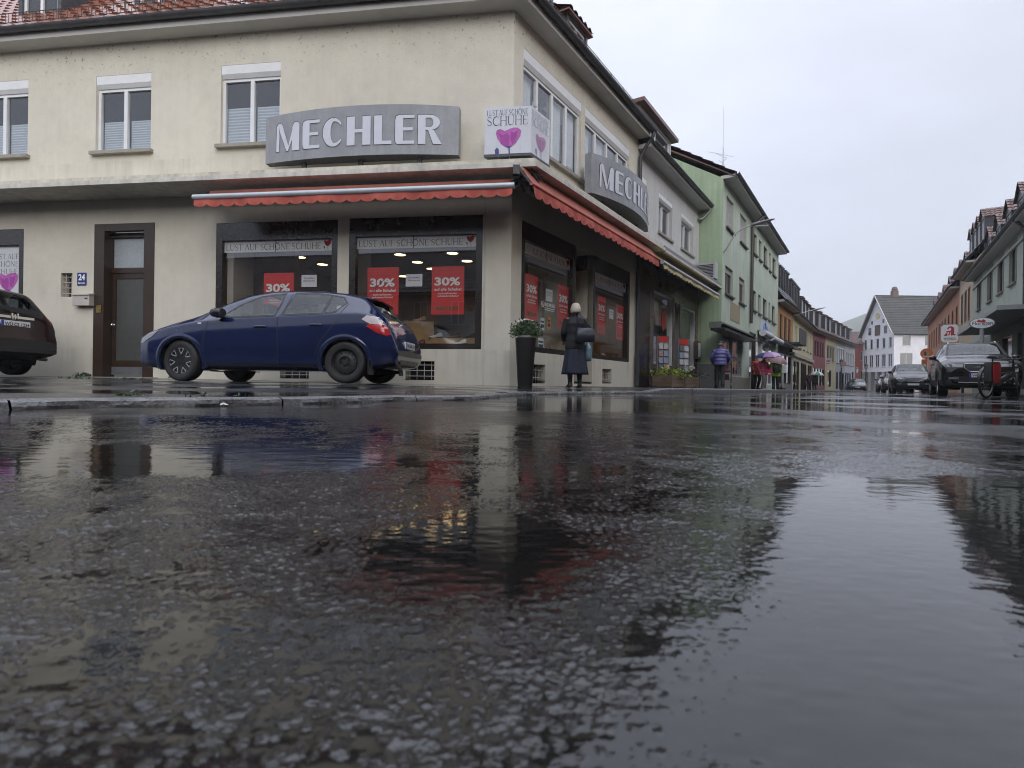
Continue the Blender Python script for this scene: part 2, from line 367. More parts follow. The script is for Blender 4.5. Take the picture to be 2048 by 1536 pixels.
def build_road():
    r = [.10]
    while r[-1] < 1.3: r.append(r[-1] + .0013 + .0013*r[-1])
    while r[-1] < 3.2: r.append(r[-1]*1.005)
    while r[-1] < 25: r.append(r[-1]*1.03)
    while r[-1] < 800: r.append(r[-1]*1.12)
    r = np.array([0.0] + r)
    a = np.concatenate([np.radians(np.arange(-50, 50.001, .115)), np.radians(np.arange(53, 309, 4.0))])
    R_, A_ = np.meshgrid(r, a, indexing='ij'); X = R_*np.sin(A_); Y = R_*np.cos(A_)
    wxx = X + .003*(vno(X/.006, Y/.006, 51) - .5); wyy = Y + .003*(vno(X/.006, Y/.006, 52) - .5)
    st, hid = stones(wxx/.0072, wyy/.0072, 11); st2, _ = stones(wxx/.0036 + 9, wyy/.0036, 31)
    med = vno(X/.034, Y/.034, 3) + .6*vno(X/.017, Y/.017, 4) - .8
    big = vno(X/.22 + 3, Y/.22, 5) + .6*vno(X/.09, Y/.09, 6) - .8
    wide = vno(X/1.1, Y/1.6, 8) - .5
    asp = 1.55*st + .62*st2 + 1.3*med + 1.3*big + 1.4*wide
    pud = 1/(1 + np.exp(-(((X - .055 - .42*Y) - .035*(vno(X/.07, Y/.07, 21) - .5))/.022)))*1/(1 + np.exp(((X - .12 - .92*Y) - .05*(vno(X/.09, Y/.09, 22) - .5))/.03))
    pud = pud*np.clip((.84 - Y)/.16, 0, 1)
    p2 = np.exp(-(((X + .62)/.42)**2 + ((Y - .85)/.13)**2)**2)
    p3 = np.exp(-(((X + .03)/.075)**2 + ((Y - .42)/.10)**2)**2)
    p4 = np.exp(-(((X - .9)/2.1)**2 + ((Y - 3.1 - .1*np.sin(X*2))/.3)**2)**2)
    asp = asp - 3.6*pud - 6.5*p2 - 4.0*p3 - 6.0*p4 - 1.0
    lvl = -.12 + .25*np.sin(X*55 + Y*31)*0 + (.10 + .14*np.clip((.5 - Y)/.25, 0, 1))*(vno(X/.012, Y/.006, 41) - .5) + .22*(vno(X/.05, Y/.02, 42) - .5)
    k = 1/.34
    hm = np.maximum(asp, lvl); d = np.abs(asp - lvl); hgt = hm + np.log1p(np.exp(-np.clip(d*k, 0, 40)))/k
    fade = np.clip((2.6 - R_)/1.6, 0, 1)**.7
    Z = TILT*X + .001*(hgt - 2.2)*fade
    wet = np.clip((lvl - asp)/.8, 0, 1)
    stone = np.where(asp > lvl - .2, hid, .5)
    nr, na = X.shape
    idx = np.arange(nr*na).reshape(nr, na); nxt = np.roll(idx, -1, axis=1)
    q = np.stack([idx[:-1], nxt[:-1], nxt[1:], idx[1:]], -1).reshape(-1, 4)
    me = bpy.data.meshes.new('road')
    me.vertices.add(nr*na); me.vertices.foreach_set('co', np.stack([X, Y, Z], -1).ravel())
    me.loops.add(q.size); me.loops.foreach_set('vertex_index', q.ravel()); me.polygons.add(len(q))
    me.polygons.foreach_set('loop_start', np.arange(len(q))*4); me.polygons.foreach_set('use_smooth', np.ones(len(q), bool))
    for nm, arr in (('wet', wet), ('stone', stone), ('near', fade)):
        at = me.attributes.new(nm, 'FLOAT', 'POINT'); at.data.foreach_set('value', arr.ravel().astype(np.float32))
    me.update(calc_edges=True)
    if me.polygons[0].normal.z < 0: me.flip_normals()
    o = bpy.data.objects.new('road', me); COL.objects.link(o); o['kind'] = 'structure'
    me.materials.append(road_mat('wet_asphalt', True, (.0085, .0088, .0098), rough=.07)); return o
def road_mat(name, attrs, col=(.030, .030, .032), pudlo=.47, bumpk=1.0, rough=.2, brick=None):
    m = bpy.data.materials.new(name); m.use_nodes = True; t = m.node_tree; n, l = t.nodes, t.links; b = n['Principled BSDF']
    geo = n.new('ShaderNodeNewGeometry'); P = geo.outputs['Position']
    def noise(sc_, det=3, vec=None, rr=.5):
        q = n.new('ShaderNodeTexNoise'); q.inputs['Scale'].default_value = sc_; q.inputs['Detail'].default_value = det; q.inputs['Roughness'].default_value = rr
        l.new(vec or P, q.inputs['Vector']); return q.outputs['Fac']
    def mrange(x, a, bb, c, d):
        q = n.new('ShaderNodeMapRange'); l.new(x, q.inputs[0])
        for i, v in enumerate((a, bb, c, d)): q.inputs[i + 1].default_value = v
        return q.outputs[0]
    def math_(op, x, y):
        q = n.new('ShaderNodeMath'); q.operation = op
        for i, v in enumerate((x, y)):
            if isinstance(v, (int, float)): q.inputs[i].default_value = v
            else: l.new(v, q.inputs[i])
        return q.outputs[0]
    mp_ = n.new('ShaderNodeMapping'); mp_.inputs['Scale'].default_value = (1, 1, 1); mp_.inputs['Rotation'].default_value = (0, 0, math.radians(33)); l.new(P, mp_.inputs[0])
    pud = mrange(math_('ADD', math_('MULTIPLY', noise(.9, 4, mp_.outputs[0], .55), .8), math_('MULTIPLY', noise(.17, 2), .35)), pudlo, pudlo + .10, 0, 1)
    if attrs:
        aw = n.new('ShaderNodeAttribute'); aw.attribute_name = 'wet'; an = n.new('ShaderNodeAttribute'); an.attribute_name = 'near'; as_ = n.new('ShaderNodeAttribute'); as_.attribute_name = 'stone'
        far = math_('SUBTRACT', 1.0, an.outputs['Fac'])
        wet = math_('ADD', math_('MULTIPLY', aw.outputs['Fac'], an.outputs['Fac']), math_('MULTIPLY', pud, far))
    else: wet = pud; far = None
    cm = n.new('ShaderNodeMix'); cm.data_type = 'RGBA'; l.new(wet, cm.inputs[0])
    cr = n.new('ShaderNodeValToRGB'); ramp_set(cr, [(0, tuple(c*.6 for c in col)), (.6, col), (.93, tuple(c*1.5 for c in col)), (.985, (col[0]*3.2, col[1]*2.8, col[2]*2.0)), (1, (col[0]*6, col[1]*5.6, col[2]*5))])
    if attrs: l.new(as_.outputs['Fac'], cr.inputs[0])
    else: l.new(mrange(noise(38, 4), .3, .75, 0, .9), cr.inputs[0])
    l.new(cr.outputs[0], cm.inputs[6]); cm.inputs[7].default_value = (.008, .008, .0078, 1)
    l.new(cm.outputs[2], b.inputs['Base Color'])
    rr_ = mrange(wet, 0, 1, rough, .03)
    if far is not None: rr_ = math_('ADD', rr_, math_('MULTIPLY', math_('MULTIPLY', far, math_('SUBTRACT', 1.0, pud)), .2))
    l.new(rr_, b.inputs['Roughness'])
    b.inputs['IOR'].default_value = 1.62
    bp = n.new('ShaderNodeBump'); bp.inputs['Distance'].default_value = .004
    st_ = mrange(wet, 0, 1, .55*bumpk, .02*bumpk)
    if far is not None: st_ = math_('MULTIPLY', st_, math_('ADD', math_('MULTIPLY', far, .55), .6))
    l.new(st_, bp.inputs['Strength']); hsum = math_('ADD', math_('ADD', noise(300, 2), noise(85, 2)), math_('MULTIPLY', noise(9, 3), 3.0))
    if brick:
        wv = n.new('ShaderNodeTexBrick'); wv.inputs['Scale'].default_value = 1; wv.inputs['Brick Width'].default_value = brick; wv.inputs['Row Height'].default_value = brick*.8; wv.inputs['Mortar Size'].default_value = .012
        wv.inputs['Mortar Smooth'].default_value = .6; wv.inputs['Color1'].default_value = (1, 1, 1, 1); wv.inputs['Color2'].default_value = (.6, .6, .6, 1); wv.inputs['Mortar'].default_value = (0, 0, 0, 1)
        l.new(P, wv.inputs['Vector']); bw = n.new('ShaderNodeRGBToBW'); l.new(wv.outputs['Color'], bw.inputs[0]); hsum = math_('ADD', hsum, math_('MULTIPLY', bw.outputs[0], 6.0))
    l.new(hsum, bp.inputs['Height']); l.new(bp.outputs[0], b.inputs['Normal'])
    return m
build_road()
# ------------------------------------------------------------------ survey of the corner
C = Vector((-0.048, 10.70))
Ld = Vector((-.9896, .1437)); Rd = Vector((.5446, .8387)); nL = Vector((-.1437, -.9896)); nR = Vector((.8387, -.5446))
LF = Fr(C, Ld, nL); RF = Fr(C, Rd, nR)
def base_z(X): return .095 + TILT*X
# kerb line (from the left, behind the lens, round to the street) and pavement
def kerbpt(x, v): p = ground(x, v); return Vector((p.x, p.y))
K = [Vector((-6.5, -8.0)), Vector((-3.0, -1.0))] + [kerbpt(*q) for q in ((0, 820), (200, 815), (400, 812), (600, 808.5), (800, 802.5), (945, 801))]
K += [Vector((C + Rd*s + nR*2.55)) for s in (-3.6, -2.0, -1.0, .6)]
full0 = len(K)
K += [Vector((C + Rd*s + nR*2.5)) for s in (1.7, 3, 5, 8, 12, 16, 22, 28)] + [Vector((20.9, 36.5)), Vector((24.6, 42)), Vector((29, 48.6)), Vector((33.6, 55)), Vector((40, 62)), Vector((46, 70)), Vector((52, 82))]
KH = [.034]*full0 + [.10]*(len(K) - full0)
Bl = [LF.P(15, 0, .0).xy, LF.P(14, 0, .0).xy, LF.P(12.5, 0, 0).xy, LF.P(10.5, 0, 0).xy, LF.P(8, 0, 0).xy, LF.P(5.5, 0, 0).xy, LF.P(3, 0, 0).xy, LF.P(1.2, 0, 0).xy, Vector((C.x - .2, C.y + .02)), Vector((C.x, C.y)), RF.P(.5, 0).xy, RF.P(1.2, 0).xy]
Bl += [RF.P(s, 0, 0).xy for s in (1.9, 3, 5, 8, 12)] + [RF.P(s, 0, .86).xy for s in (16, 22, 28)]
Bl += [Vector((19.4, 38.8)), Vector((23, 44.2)), Vector((26.8, 50)), Vector((30.5, 54.6)), Vector((38, 64)), Vector((42.8, 70)), Vector((47, 82))]
mb = MB()
nK = len(K)
SUB = 5
for i in range(nK - 1):
    for j in range(SUB):
        q = []
        for (ii, jj) in ((i, j), (i, j + 1), (i + 1, j + 1), (i + 1, j)):
            t = jj/SUB; k0, k1 = K[ii], Bl[ii]; nrm = (k1 - k0).normalized(); k0 = k0 + nrm*.13
            p = k0.lerp(k1 + nrm*.3, t); zk = KH[ii] + TILT*K[ii].x; zb_ = max(base_z(Bl[ii].x), TILT*Bl[ii].x + KH[ii] + .005)
            q.append(Vector((p.x, p.y, zk + (zb_ - zk)*t - .004)))
        mb.poly(q)
pave_m = road_mat('wet_pavement_asphalt', False, (.042, .042, .045), .52, .8, .24)
o = top('pavement', mb, pave_m, None, None, kind='structure', smooth=True)
# granite kerb stones
def offset_line(pts, d):
    r = []
    for i, p in enumerate(pts):
        t = (pts[min(i + 1, len(pts) - 1)] - pts[max(i - 1, 0)]).normalized(); r.append(p + Vector((-t.y, t.x))*d)
    return r
def resample(pts, vals, step):
    d = [0]
    for i in range(1, len(pts)): d.append(d[-1] + (pts[i] - pts[i - 1]).length)
    n_ = int(d[-1]/step); xs = np.linspace(0, d[-1], n_)
    return [Vector((np.interp(x, d, [p.x for p in pts]), np.interp(x, d, [p.y for p in pts]))) for x in xs], [float(np.interp(x, d, vals)) for x in xs]
kp, kh = resample(K, KH, .10); kin = offset_line(kp, .15)
mb = MB(); rnd = random.Random(3); prof_n = 7; jolt = 0
for i in range(len(kp) - 1):
    stone = i // 10
    if i % 10 == 9: continue_gap = .007
    else: continue_gap = 0
    rnd.seed(stone); dzs = rnd.uniform(-.004, .004); dn = rnd.uniform(-.006, .006)
    for j in range(prof_n - 1):
        q = []
        for (ii, jj) in ((i, j), (i, j + 1), (i + 1, j + 1), (i + 1, j)):
            f = [(0, -.05), (0.0, 0.3), (.004, .75), (.016, .95), (.035, 1.0), (.09, 1.0), (.15, 1.0)][jj]
            t = f[0]/.15; p = kp[ii].lerp(kin[ii], t); w_ = .003*math.sin(ii*2.3 + jj*4) + .002*math.sin(ii*5.1 + jj)
            if ii > i and continue_gap: p = p - (kp[ii] - kp[i]).normalized()*continue_gap
            nn = (kin[ii] - kp[ii]).normalized()
            p = p - nn*(dn + w_ if jj < 5 else 0)
            q.append((p.x, p.y, TILT*kp[ii].x + (kh[ii] + dzs)*f[1] + (w_*.6 if 1 < jj < 6 else 0)))
        mb.poly(q)
kerb_m = mat('wet_granite', (.135, .135, .14), .3, .45, 14, bump=.9, bs=55)
top('kerb', mb, kerb_m, None, None, kind='structure', smooth=True)
# right-hand pavement with its kerb
RRF = Fr(C + nR*10.8, Rd, -nR)
mb = MB()
for s in range(-12, 76, 2):
    P = lambda a, n, h: Vector((RRF.P(a, 0, n).x, RRF.P(a, 0, n).y, h + TILT*RRF.P(a, 0, n).x))
    mb.poly([P(s, -.3, .11), P(s, 1.35, .09), P(s + 2, 1.35, .09), P(s + 2, -.3, .11)])
    mb.poly([P(s, 1.35, .09), P(s, 1.5, .085), P(s + 2, 1.5, .085), P(s + 2, 1.35, .09)], 1); mb.poly([P(s, 1.5, .085), P(s, 1.51, -.05), P(s + 2, 1.51, -.05), P(s + 2, 1.5, .085)], 1)
top('pavement', mb, [pave_m, kerb_m], None, None, kind='structure')
# sett paving beside the side-street wall
mb = MB()
def sheetz(t, n):   # height of the pavement sheet near the wall
    return base_z(LF.P(t, 0).x) + .004 - .018*n
for i in range(24):
    t0, t1 = 3.6 + i*.5, 4.1 + i*.5
    for j in range(4):
        n0, n1 = j*.55, j*.55 + .55
        mb.poly([LF.P(t0, sheetz(t0, n0), n0), LF.P(t1, sheetz(t1, n0), n0), LF.P(t1, sheetz(t1, n1), n1), LF.P(t0, sheetz(t0, n1), n1)])
top('sett_paving', mb, road_mat('wet_setts', False, (.06, .058, .054), .56, 1.0, .3, brick=.11), None, None, kind='structure')
# hill beyond the town
mb = MB(); n_ = 60; rows = []
for j in range(12):
    row = []
    for i in range(n_ + 1):
        a = math.radians(8 + 50*i/n_); r = 470 + j*45
        ht = 152*math.sin(min(1, j/11)*math.pi/2)**1.3*(.80 + .13*math.sin(a*9 + .6) + .07*math.sin(a*23))
        row.append((r*math.sin(a), r*math.cos(a), -8 + ht))
    rows.append(row)
mb.loft(rows, False, closed=False)
hill_m = mat('vineyard_hill', (.10, .13, .075), .9, .35, .02, wave=(900, 7, 1.6, .7))
top('hills', mb, hill_m, None, None, kind='structure', smooth=True)
# ------------------------------------------------------------------ window, dormer and roof makers
def rect(fr, x0, x1, yt, yb, n=0.0):
    xm = (x0 + x1)/2; a, b = fr.px(x0, yt, n)[0], fr.px(x1, yt, n)[0]
    return min(a, b), max(a, b), fr.px(xm, yb, n)[1], fr.px(xm, yt, n)[1]
def window(bld, fr, a0, a1, z0, z1, cas=2, shutter=0, blind=0, sill=.06, fm=None, depth=.14, thin=True, curtain=None, fw=.06, sm=None, bars=0, roll=0, surround=None):
    fm = fm or FRAMEW(); mb = MB(); zt = z1 - shutter; nb = -depth; nf = -depth + .07
    mb.box(fr, a0, a0 + fw, z0, zt, nb, nf); mb.box(fr, a1 - fw, a1, z0, zt, nb, nf)
    mb.box(fr, a0 + fw, a1 - fw, z0, z0 + fw*1.1, nb, nf - .002); mb.box(fr, a0 + fw, a1 - fw, zt - fw, zt, nb, nf - .002)
    cw = (a1 - a0)/cas
    for k in range(1, cas): mb.box(fr, a0 + cw*k - fw*.7, a0 + cw*k + fw*.7, z0 + fw*1.1, zt - fw, nb, nf + .004)
    if bars:
        for k in range(1, bars + 1): mb.box(fr, a0 + fw, a1 - fw, z0 + (zt - z0)*k/(bars + 1) - .015, z0 + (zt - z0)*k/(bars + 1) + .015, nb + .02, nf - .01)
    w_ = part('window', mb, fm, bld); np_ = nb + .03
    mb = MB().poly([fr.P(a0 + .01, z0 + .01, np_), fr.P(a1 - .01, z0 + .01, np_), fr.P(a1 - .01, zt - .01, np_), fr.P(a0 + .01, zt - .01, np_)])
    part('pane', mb, PANE() if thin else DARKPANE(), w_)
    if sill:
        part('sill', MB().box(fr, a0 - .07, a1 + .07, z0 - .07, z0 - .002, -depth + .002, sill), sm or SILL(), w_)
    if shutter:
        mb = MB(); mb.prism(Fr(fr.P(a0 + .005, 0).xy, fr.N, fr.D), [(-depth, zt), (-.05, zt), (-.004, zt + shutter*.3), (-.004, z1 - .003), (-depth, z1 - .003)], 0, a1 - a0 - .01)
        part('shutter_box', mb, WHITE(), w_)
    if roll:
        mb = MB(); zz = zt - (zt - z0)*roll; k = int((zt - zz)/.05) + 1
        for i in range(k): mb.prism(Fr(fr.P(a0 + .01, 0).xy, fr.N, fr.D), [(nf - .01, zz + i*.05), (nf + .012, zz + i*.05 + .01), (nf + .012, zz + i*.05 + .04), (nf - .01, zz + i*.05 + .05)], 0, a1 - a0 - .02)
        part('roller_shutter', mb, mat('roller_slats', (.48, .46, .45), .5, .08), w_)
    if blind and thin:
        mb = MB(); n0 = nb - .02
        for k in range(cas):
            x0_, x1_ = a0 + cw*k + fw*.9, a0 + cw*(k + 1) - fw*.9; zz = np.linspace(z0 + fw, z0 + (zt - z0)*blind, 26)
            mb.loft([[fr.P(x0_, z, n0 - .012*(i % 2)), fr.P(x1_, z, n0 - .012*(i % 2))] for i, z in enumerate(zz)], False, closed=False)
        part('pleated_blind', mb, mat('blind_cloth', (.62, .66, .70), .8, .05), w_)
    if curtain and thin:
        mb = MB(); n0 = nb - .06
        for (u0, u1) in curtain:
            xs_ = np.linspace(a0 + (a1 - a0)*u0, a0 + (a1 - a0)*u1, 24)
            mb.loft([[fr.P(x, z0 + .03, n0 + .02*math.sin(i*1.7)), fr.P(x, zt - .03, n0 + .02*math.sin(i*1.7))] for i, x in enumerate(xs_)], False, closed=False)
        part('curtain', mb, mat('net_curtain', (.72, .73, .74), .8, .05), w_)
    if surround:
        sw, smat = surround; mb = MB()
        mb.box(fr, a0 - sw, a0, z0, z1, -.05, .02); mb.box(fr, a1, a1 + sw, z0, z1, -.05, .02); mb.box(fr, a0 - sw, a1 + sw, z1, z1 + sw, -.05, .022)
        part('window_surround', mb, smat, w_)
    return (a0, a1, z0, z1, depth)
def roof_mb(A, B, up, rows, tile=.3, amp=.03, step=.03, skA=0, skB=0, sub=4):
    mb = MB(); tiled_roof(mb, A, B, up, rows, tile, amp, step, 0, sub)
    if skA or skB:      # hip: shear the ends towards the ridge
        A, B, up = Vector(A), Vector(B), Vector(up); e = (B - A); ln = e.length; e.normalize(); nc = max(2, int(ln/tile*sub)); w_ = nc + 1
        for i in range(len(mb.v)):
            r = (i // w_); t = (r // 2 + r % 2)/rows; c = (i % w_)/nc
            mb.v[i] = tuple(Vector(mb.v[i]) + e*(skA*t*(1 - c) - skB*t*c))
    return mb
TILE_RED = lambda: mat('wet_red_clay_tiles', (.20, .065, .035), .28, .45, 2.5, spec=.6)
TILE_BROWN = lambda: mat('brown_clay_tiles', (.125, .062, .05), .4, .35, 2)
TILE_DARK = lambda: mat('dark_roof_tiles', (.062, .055, .056), .45, .3, 2)
def dormer(bld, fr, ac, wd, z0, hgt, nfr, dep, rm, cm=None, fm=None, pitch=.45, kind='shed', thin=False, over=.12):
    """dormer standing on the roof: cheeks and front, window, small tiled roof"""
    a0, a1 = ac - wd/2, ac + wd/2; mb = MB(); z1 = z0 + hgt; cm = cm or SLATE()
    mb.box(fr, a0, a0 + .1, z0 - .3, z1, -dep + nfr, nfr); mb.box(fr, a1 - .1, a1, z0 - .3, z1, -dep + nfr, nfr)
    mb.box(fr, a0 + .1, a1 - .1, z0 - .3, z0 + .05, nfr - .15, nfr - .003); mb.box(fr, a0 + .1, a1 - .1, z1 - .1, z1, nfr - .15, nfr - .003)
    d = part('dormer', mb, cm, bld); fm = fm or FRAMEW(); mb = MB(); x0, x1, y0, y1 = a0 + .1, a1 - .1, z0 + .05, z1 - .1
    for q in ((x0, x0 + .06, y0, y1), (x1 - .06, x1, y0, y1), (x0 + .06, x1 - .06, y0, y0 + .06), (x0 + .06, x1 - .06, y1 - .06, y1), ((x0 + x1)/2 - .035, (x0 + x1)/2 + .035, y0 + .06, y1 - .06)):
        mb.box(fr, *q, nfr - .12, nfr - .05)
    part('dormer_window', mb, fm, d)
    part('dormer_pane', MB().poly([fr.P(x0, y0, nfr - .09), fr.P(x1, y0, nfr - .09), fr.P(x1, y1, nfr - .09), fr.P(x0, y1, nfr - .09)]), DARKPANE(), d)
    if kind == 'shed':
        A, B = fr.P(a0 - over, z1, nfr + over), fr.P(a1 + over, z1, nfr + over); up = fr.P(a0 - over, z1 + pitch*(dep + over), nfr - dep) - A
        mb = roof_mb(A, B, up, 5, .26, .03, .03)
        mb.box(fr, a0 - over, a1 + over, z1 - .05, z1 - .01, nfr - .2, nfr + over - .02)
    elif kind == 'flat':
        mb = MB(); mb.box(fr, a0 - over, a1 + over, z1, z1 + .12, nfr - dep, nfr + over)
    else:               # gabled
        mb = MB(); zr = z1 + pitch*wd
        for sgn in (-1, 1):
            e = a0 - over if sgn < 0 else a1 + over; zz = z1 - over*pitch*2
            P0, P1 = fr.P(e, zz, nfr + over), fr.P(e, zz, nfr - dep)
            if sgn > 0: P0, P1 = P1, P0
            rb = roof_mb(P0, P1, fr.P(ac, zr, 0) - fr.P(e, zz, 0), 4, .24, .025, .03); mb.add(rb.v, rb.f)
        mb.prism(fr, [(a0, z1), (a1, z1), (ac, zr - .04)], nfr - .12, nfr - .004, 1)
    part('dormer_roof', mb, [rm, cm], d)
    return d
def gutter(bld, fr, a0, a1, z, n, r=.075, m=None):
    mb = MB(); k = 9; sec = [(n + r*math.cos(math.pi + math.pi*i/(k - 1)), z + r*math.sin(math.pi + math.pi*i/(k - 1))) for i in range(k)]
    sec += [(n + (r - .012)*math.cos(2*math.pi - math.pi*i/(k - 1)), z + (r - .012)*math.sin(2*math.pi - math.pi*i/(k - 1))) for i in range(k)]
    mb.loft([[fr.P(a, zz, nn) for nn, zz in sec] for a in (a0, a1)])
    return part('gutter', mb, m or ZINC(), bld, 40)
def downpipe(bld, pts, r=.05, m=None): return part('downpipe', MB().tube(pts, r, 10), m or ZINC(), bld, 40)
# ------------------------------------------------------------------ the corner shop building
CREAM = mat('cream_plaster', (.63, .595, .505), .75, .07, .55, bump=.4, bs=45, streak=.05, dirt=(6.2, 7.2, .8), grime=.10, drip=[(4.72, 4.1, .16), (.75, .1, .22)])
CREAM2 = mat('cream_trim', (.60, .58, .53), .6, .1, 4, bump=.2, streak=.3, grime=.35)
SOFFIT = mat('pale_soffit', (.52, .51, .49), .7, .06, 2, grime=.1)
DARKFR = mat('dark_brown_shopfront', (.022, .017, .015), .22, .1, spec=.6)
BROWN = mat('dark_brown_door', (.040, .024, .016), .35, .12, 4)
shop = thing('shoe_shop_building', 'cream plastered corner building with red tiled roof and wide shoe shop windows', 'building', (C.x, C.y, .09))
opsL, opsR = [], []
EAVE = 7.26; LT, RT = 15.0, 6.62
W3 = rect(LF, 443, 562, 127, 288); W2 = rect(LF, 193, 303, 149, 302); W1 = rect(LF, -47, 57, 163, 313)
for q, bl in ((W1, .55), (W2, .52), (W3, .60)): opsL.append(window(shop, LF, *q, 2, .26, bl, .10))
opsL.append(window(shop, LF, W1[0] + 3.2, W1[1] + 3.2, W1[2], W1[3], 2, .26, .5, .1))
SW1 = rect(LF, 433, 676, 443, 698); SW2 = rect(LF, 699, 966, 433, 698); SW3 = rect(LF, -170, 48, 461, 693)
zsb = SW2[2]
DO = rect(LF, 190, 310, 447, 752); DO = (DO[0], DO[1], base_z(LF.P(DO[0], 0).x) + .02, DO[3])
WA = rect(RF, 1042, 1150.5, 465, 705); WA = (RF.px(1042, 600)[0], RF.px(1150.5, 600)[0], zsb - .0, RF.px(1150, 490)[1])
WB = (RF.px(1186, 600)[0], RF.px(1260, 600)[0], zsb, RF.px(1186, 509)[1])
REC = (WA[1], WB[0], .15, WA[3] - .02)
def shopwin(fr, q, strip_z, strip=True, fascia=.36, mull=False, lab=None, tail=None):
    a0, a1, z0, z1 = q; mb = MB(); f = .13
    mb.box(fr, a0, a0 + f, z0, z1, -.14, -.01); mb.box(fr, a1 - f, a1, z0, z1, -.14, -.01)
    mb.box(fr, a0 + f, a1 - f, z0, z0 + .11, -.14, -.012); mb.box(fr, a0 + f, a1 - f, z1 - fascia, z1, -.14, -.012)
    w_ = part('shop_window', mb, DARKFR, shop)
    part('pane', MB().poly([fr.P(a0 + .02, z0 + .02, -.09), fr.P(a1 - .02, z0 + .02, -.09), fr.P(a1 - .02, z1 - .02, -.09), fr.P(a0 + .02, z1 - .02, -.09)]), glass('shop_glass', (.9, .9, .88), 2.6, 0, .0), w_)
    return (a0, a1, z0, z1, .16)
for fr, q, fa in ((LF, SW1, .36), (LF, SW2, .36), (LF, SW3, .34), (RF, WA, .36), (RF, WB, .36)):
    (opsL if fr is LF else opsR).append(shopwin(fr, q, 0, fascia=fa))
opsR.append((REC[0], REC[1], REC[2], REC[3], 1.3))
opsL.append((*DO, .3))
# cellar windows with white bars, small barred window by the door
GR = lambda: mat('cream_painted_iron', (.50, .47, .42), .5, .1)
def cellar(fr, x0, x1, yt, yb, nv, nh, real=None):
    q = rect(fr, x0, x1, yt, yb); mb = MB(); a0, a1, z0, z1 = q
    for i in range(nv): a = a0 + (a1 - a0)*(i + .5)/nv; mb.tube([fr.P(a, z0 + .005, -.06), fr.P(a, z1 - .005, -.06)], .008, 6)
    for i in range(nh): z = z0 + (z1 - z0)*(i + .7)/(nh + .4); mb.tube([fr.P(a0 + .003, z, -.05), fr.P(a1 - .003, z, -.05)], .008, 6)
    o = part('cellar_window', MB().poly([fr.P(a0, z0, -.2), fr.P(a1, z0, -.2), fr.P(a1, z1, -.2), fr.P(a0, z1, -.2)]), DARKPANE(), shop)
    part('window_grille', mb, GR(), o); return (*q, .205)
opsL.append(cellar(LF, 811, 869, 722, 760, 4, 3)); opsL.append(cellar(LF, 122, 145, 546, 594, 2, 4))
opsL.append(cellar(LF, 560, 618, 720, 757, 4, 3))
opsR.append(cellar(RF, 1062, 1091, 729, 767, 5, 2)); opsR.append(cellar(RF, 1205, 1223, 738, 767, 4, 2))
mb = MB(); wall_cells(mb, LF, 0, LT, 0, EAVE, opsL); wall_cells(mb, RF, 0, RT, 0, EAVE, opsR)
Q0 = LF.P(LT, 0).xy; Q1 = RF.P(RT, 0).xy
bk = [Q0, Q0 - nL*11, Vector((2.0, 24.0)), Q1]
for i in range(3): mb.poly([(*bk[i], 0), (*bk[i + 1], 0), (*bk[i + 1], EAVE), (*bk[i], EAVE)])
part('wall', mb, CREAM, shop, fix=False)
# dark rooms behind the upper windows, ground-floor shop room
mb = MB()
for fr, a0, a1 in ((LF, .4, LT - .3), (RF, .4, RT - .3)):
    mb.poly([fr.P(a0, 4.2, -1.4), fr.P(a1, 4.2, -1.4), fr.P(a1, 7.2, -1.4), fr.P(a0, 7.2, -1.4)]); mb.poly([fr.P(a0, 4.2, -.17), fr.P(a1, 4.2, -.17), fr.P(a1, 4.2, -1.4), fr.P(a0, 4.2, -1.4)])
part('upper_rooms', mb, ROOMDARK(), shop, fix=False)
CEIL = 3.62
A_, B_, D_ = LF.P(7.3, 0).xy, LF.P(7.3, 0, -9).xy, RF.P(6.3, 0).xy; E_ = RF.P(6.3, 0, -4.5).xy
room = [A_, B_, E_, D_]; mb = MB()
for i in range(3): mb.poly([(*room[i], .2), (*room[i + 1], .2), (*room[i + 1], CEIL), (*room[i], CEIL)], 0)
mb.poly([(C.x, C.y, CEIL)] + [(*p, CEIL) for p in room], 1); mb.poly([(C.x, C.y, .2)] + [(*p, .2) for p in room], 2)
mb.box(LF, SW1[1] - .26, SW1[1] - .12, .3, CEIL - .01, -.9, -.2, 3); mb.box(LF, SW1[1] - 1.0, SW1[1] + .3, .3, CEIL - .01, -1.5, -1.3, 0); mb.box(LF, 3.35, 3.45, .3, CEIL - .01, -1.3, -.2, 3)
mb.box(LF, 4.2, 6.6, .3, 2.6, -5.3, -5.0, 0); mb.box(LF, 1.0, 3.2, .3, 2.3, -4.9, -4.6, 0)
mb.box(RF, 2.0, 2.05, .3, CEIL - .01, -2.2, -1.32, 3); mb.box(RF, 3.3, 3.36, .3, CEIL - .01, -2.2, -.3, 0)
part('shop_interior', mb, [mat('walnut_shelving', (.20, .105, .05), .5, .3, 2), mat('dim_ceiling', (.22, .17, .12), .7, .05), mat('brown_carpet', (.08, .06, .05), .9, .1), mat('grey_partition', (.42, .40, .36), .7, .05)], shop, fix=False)
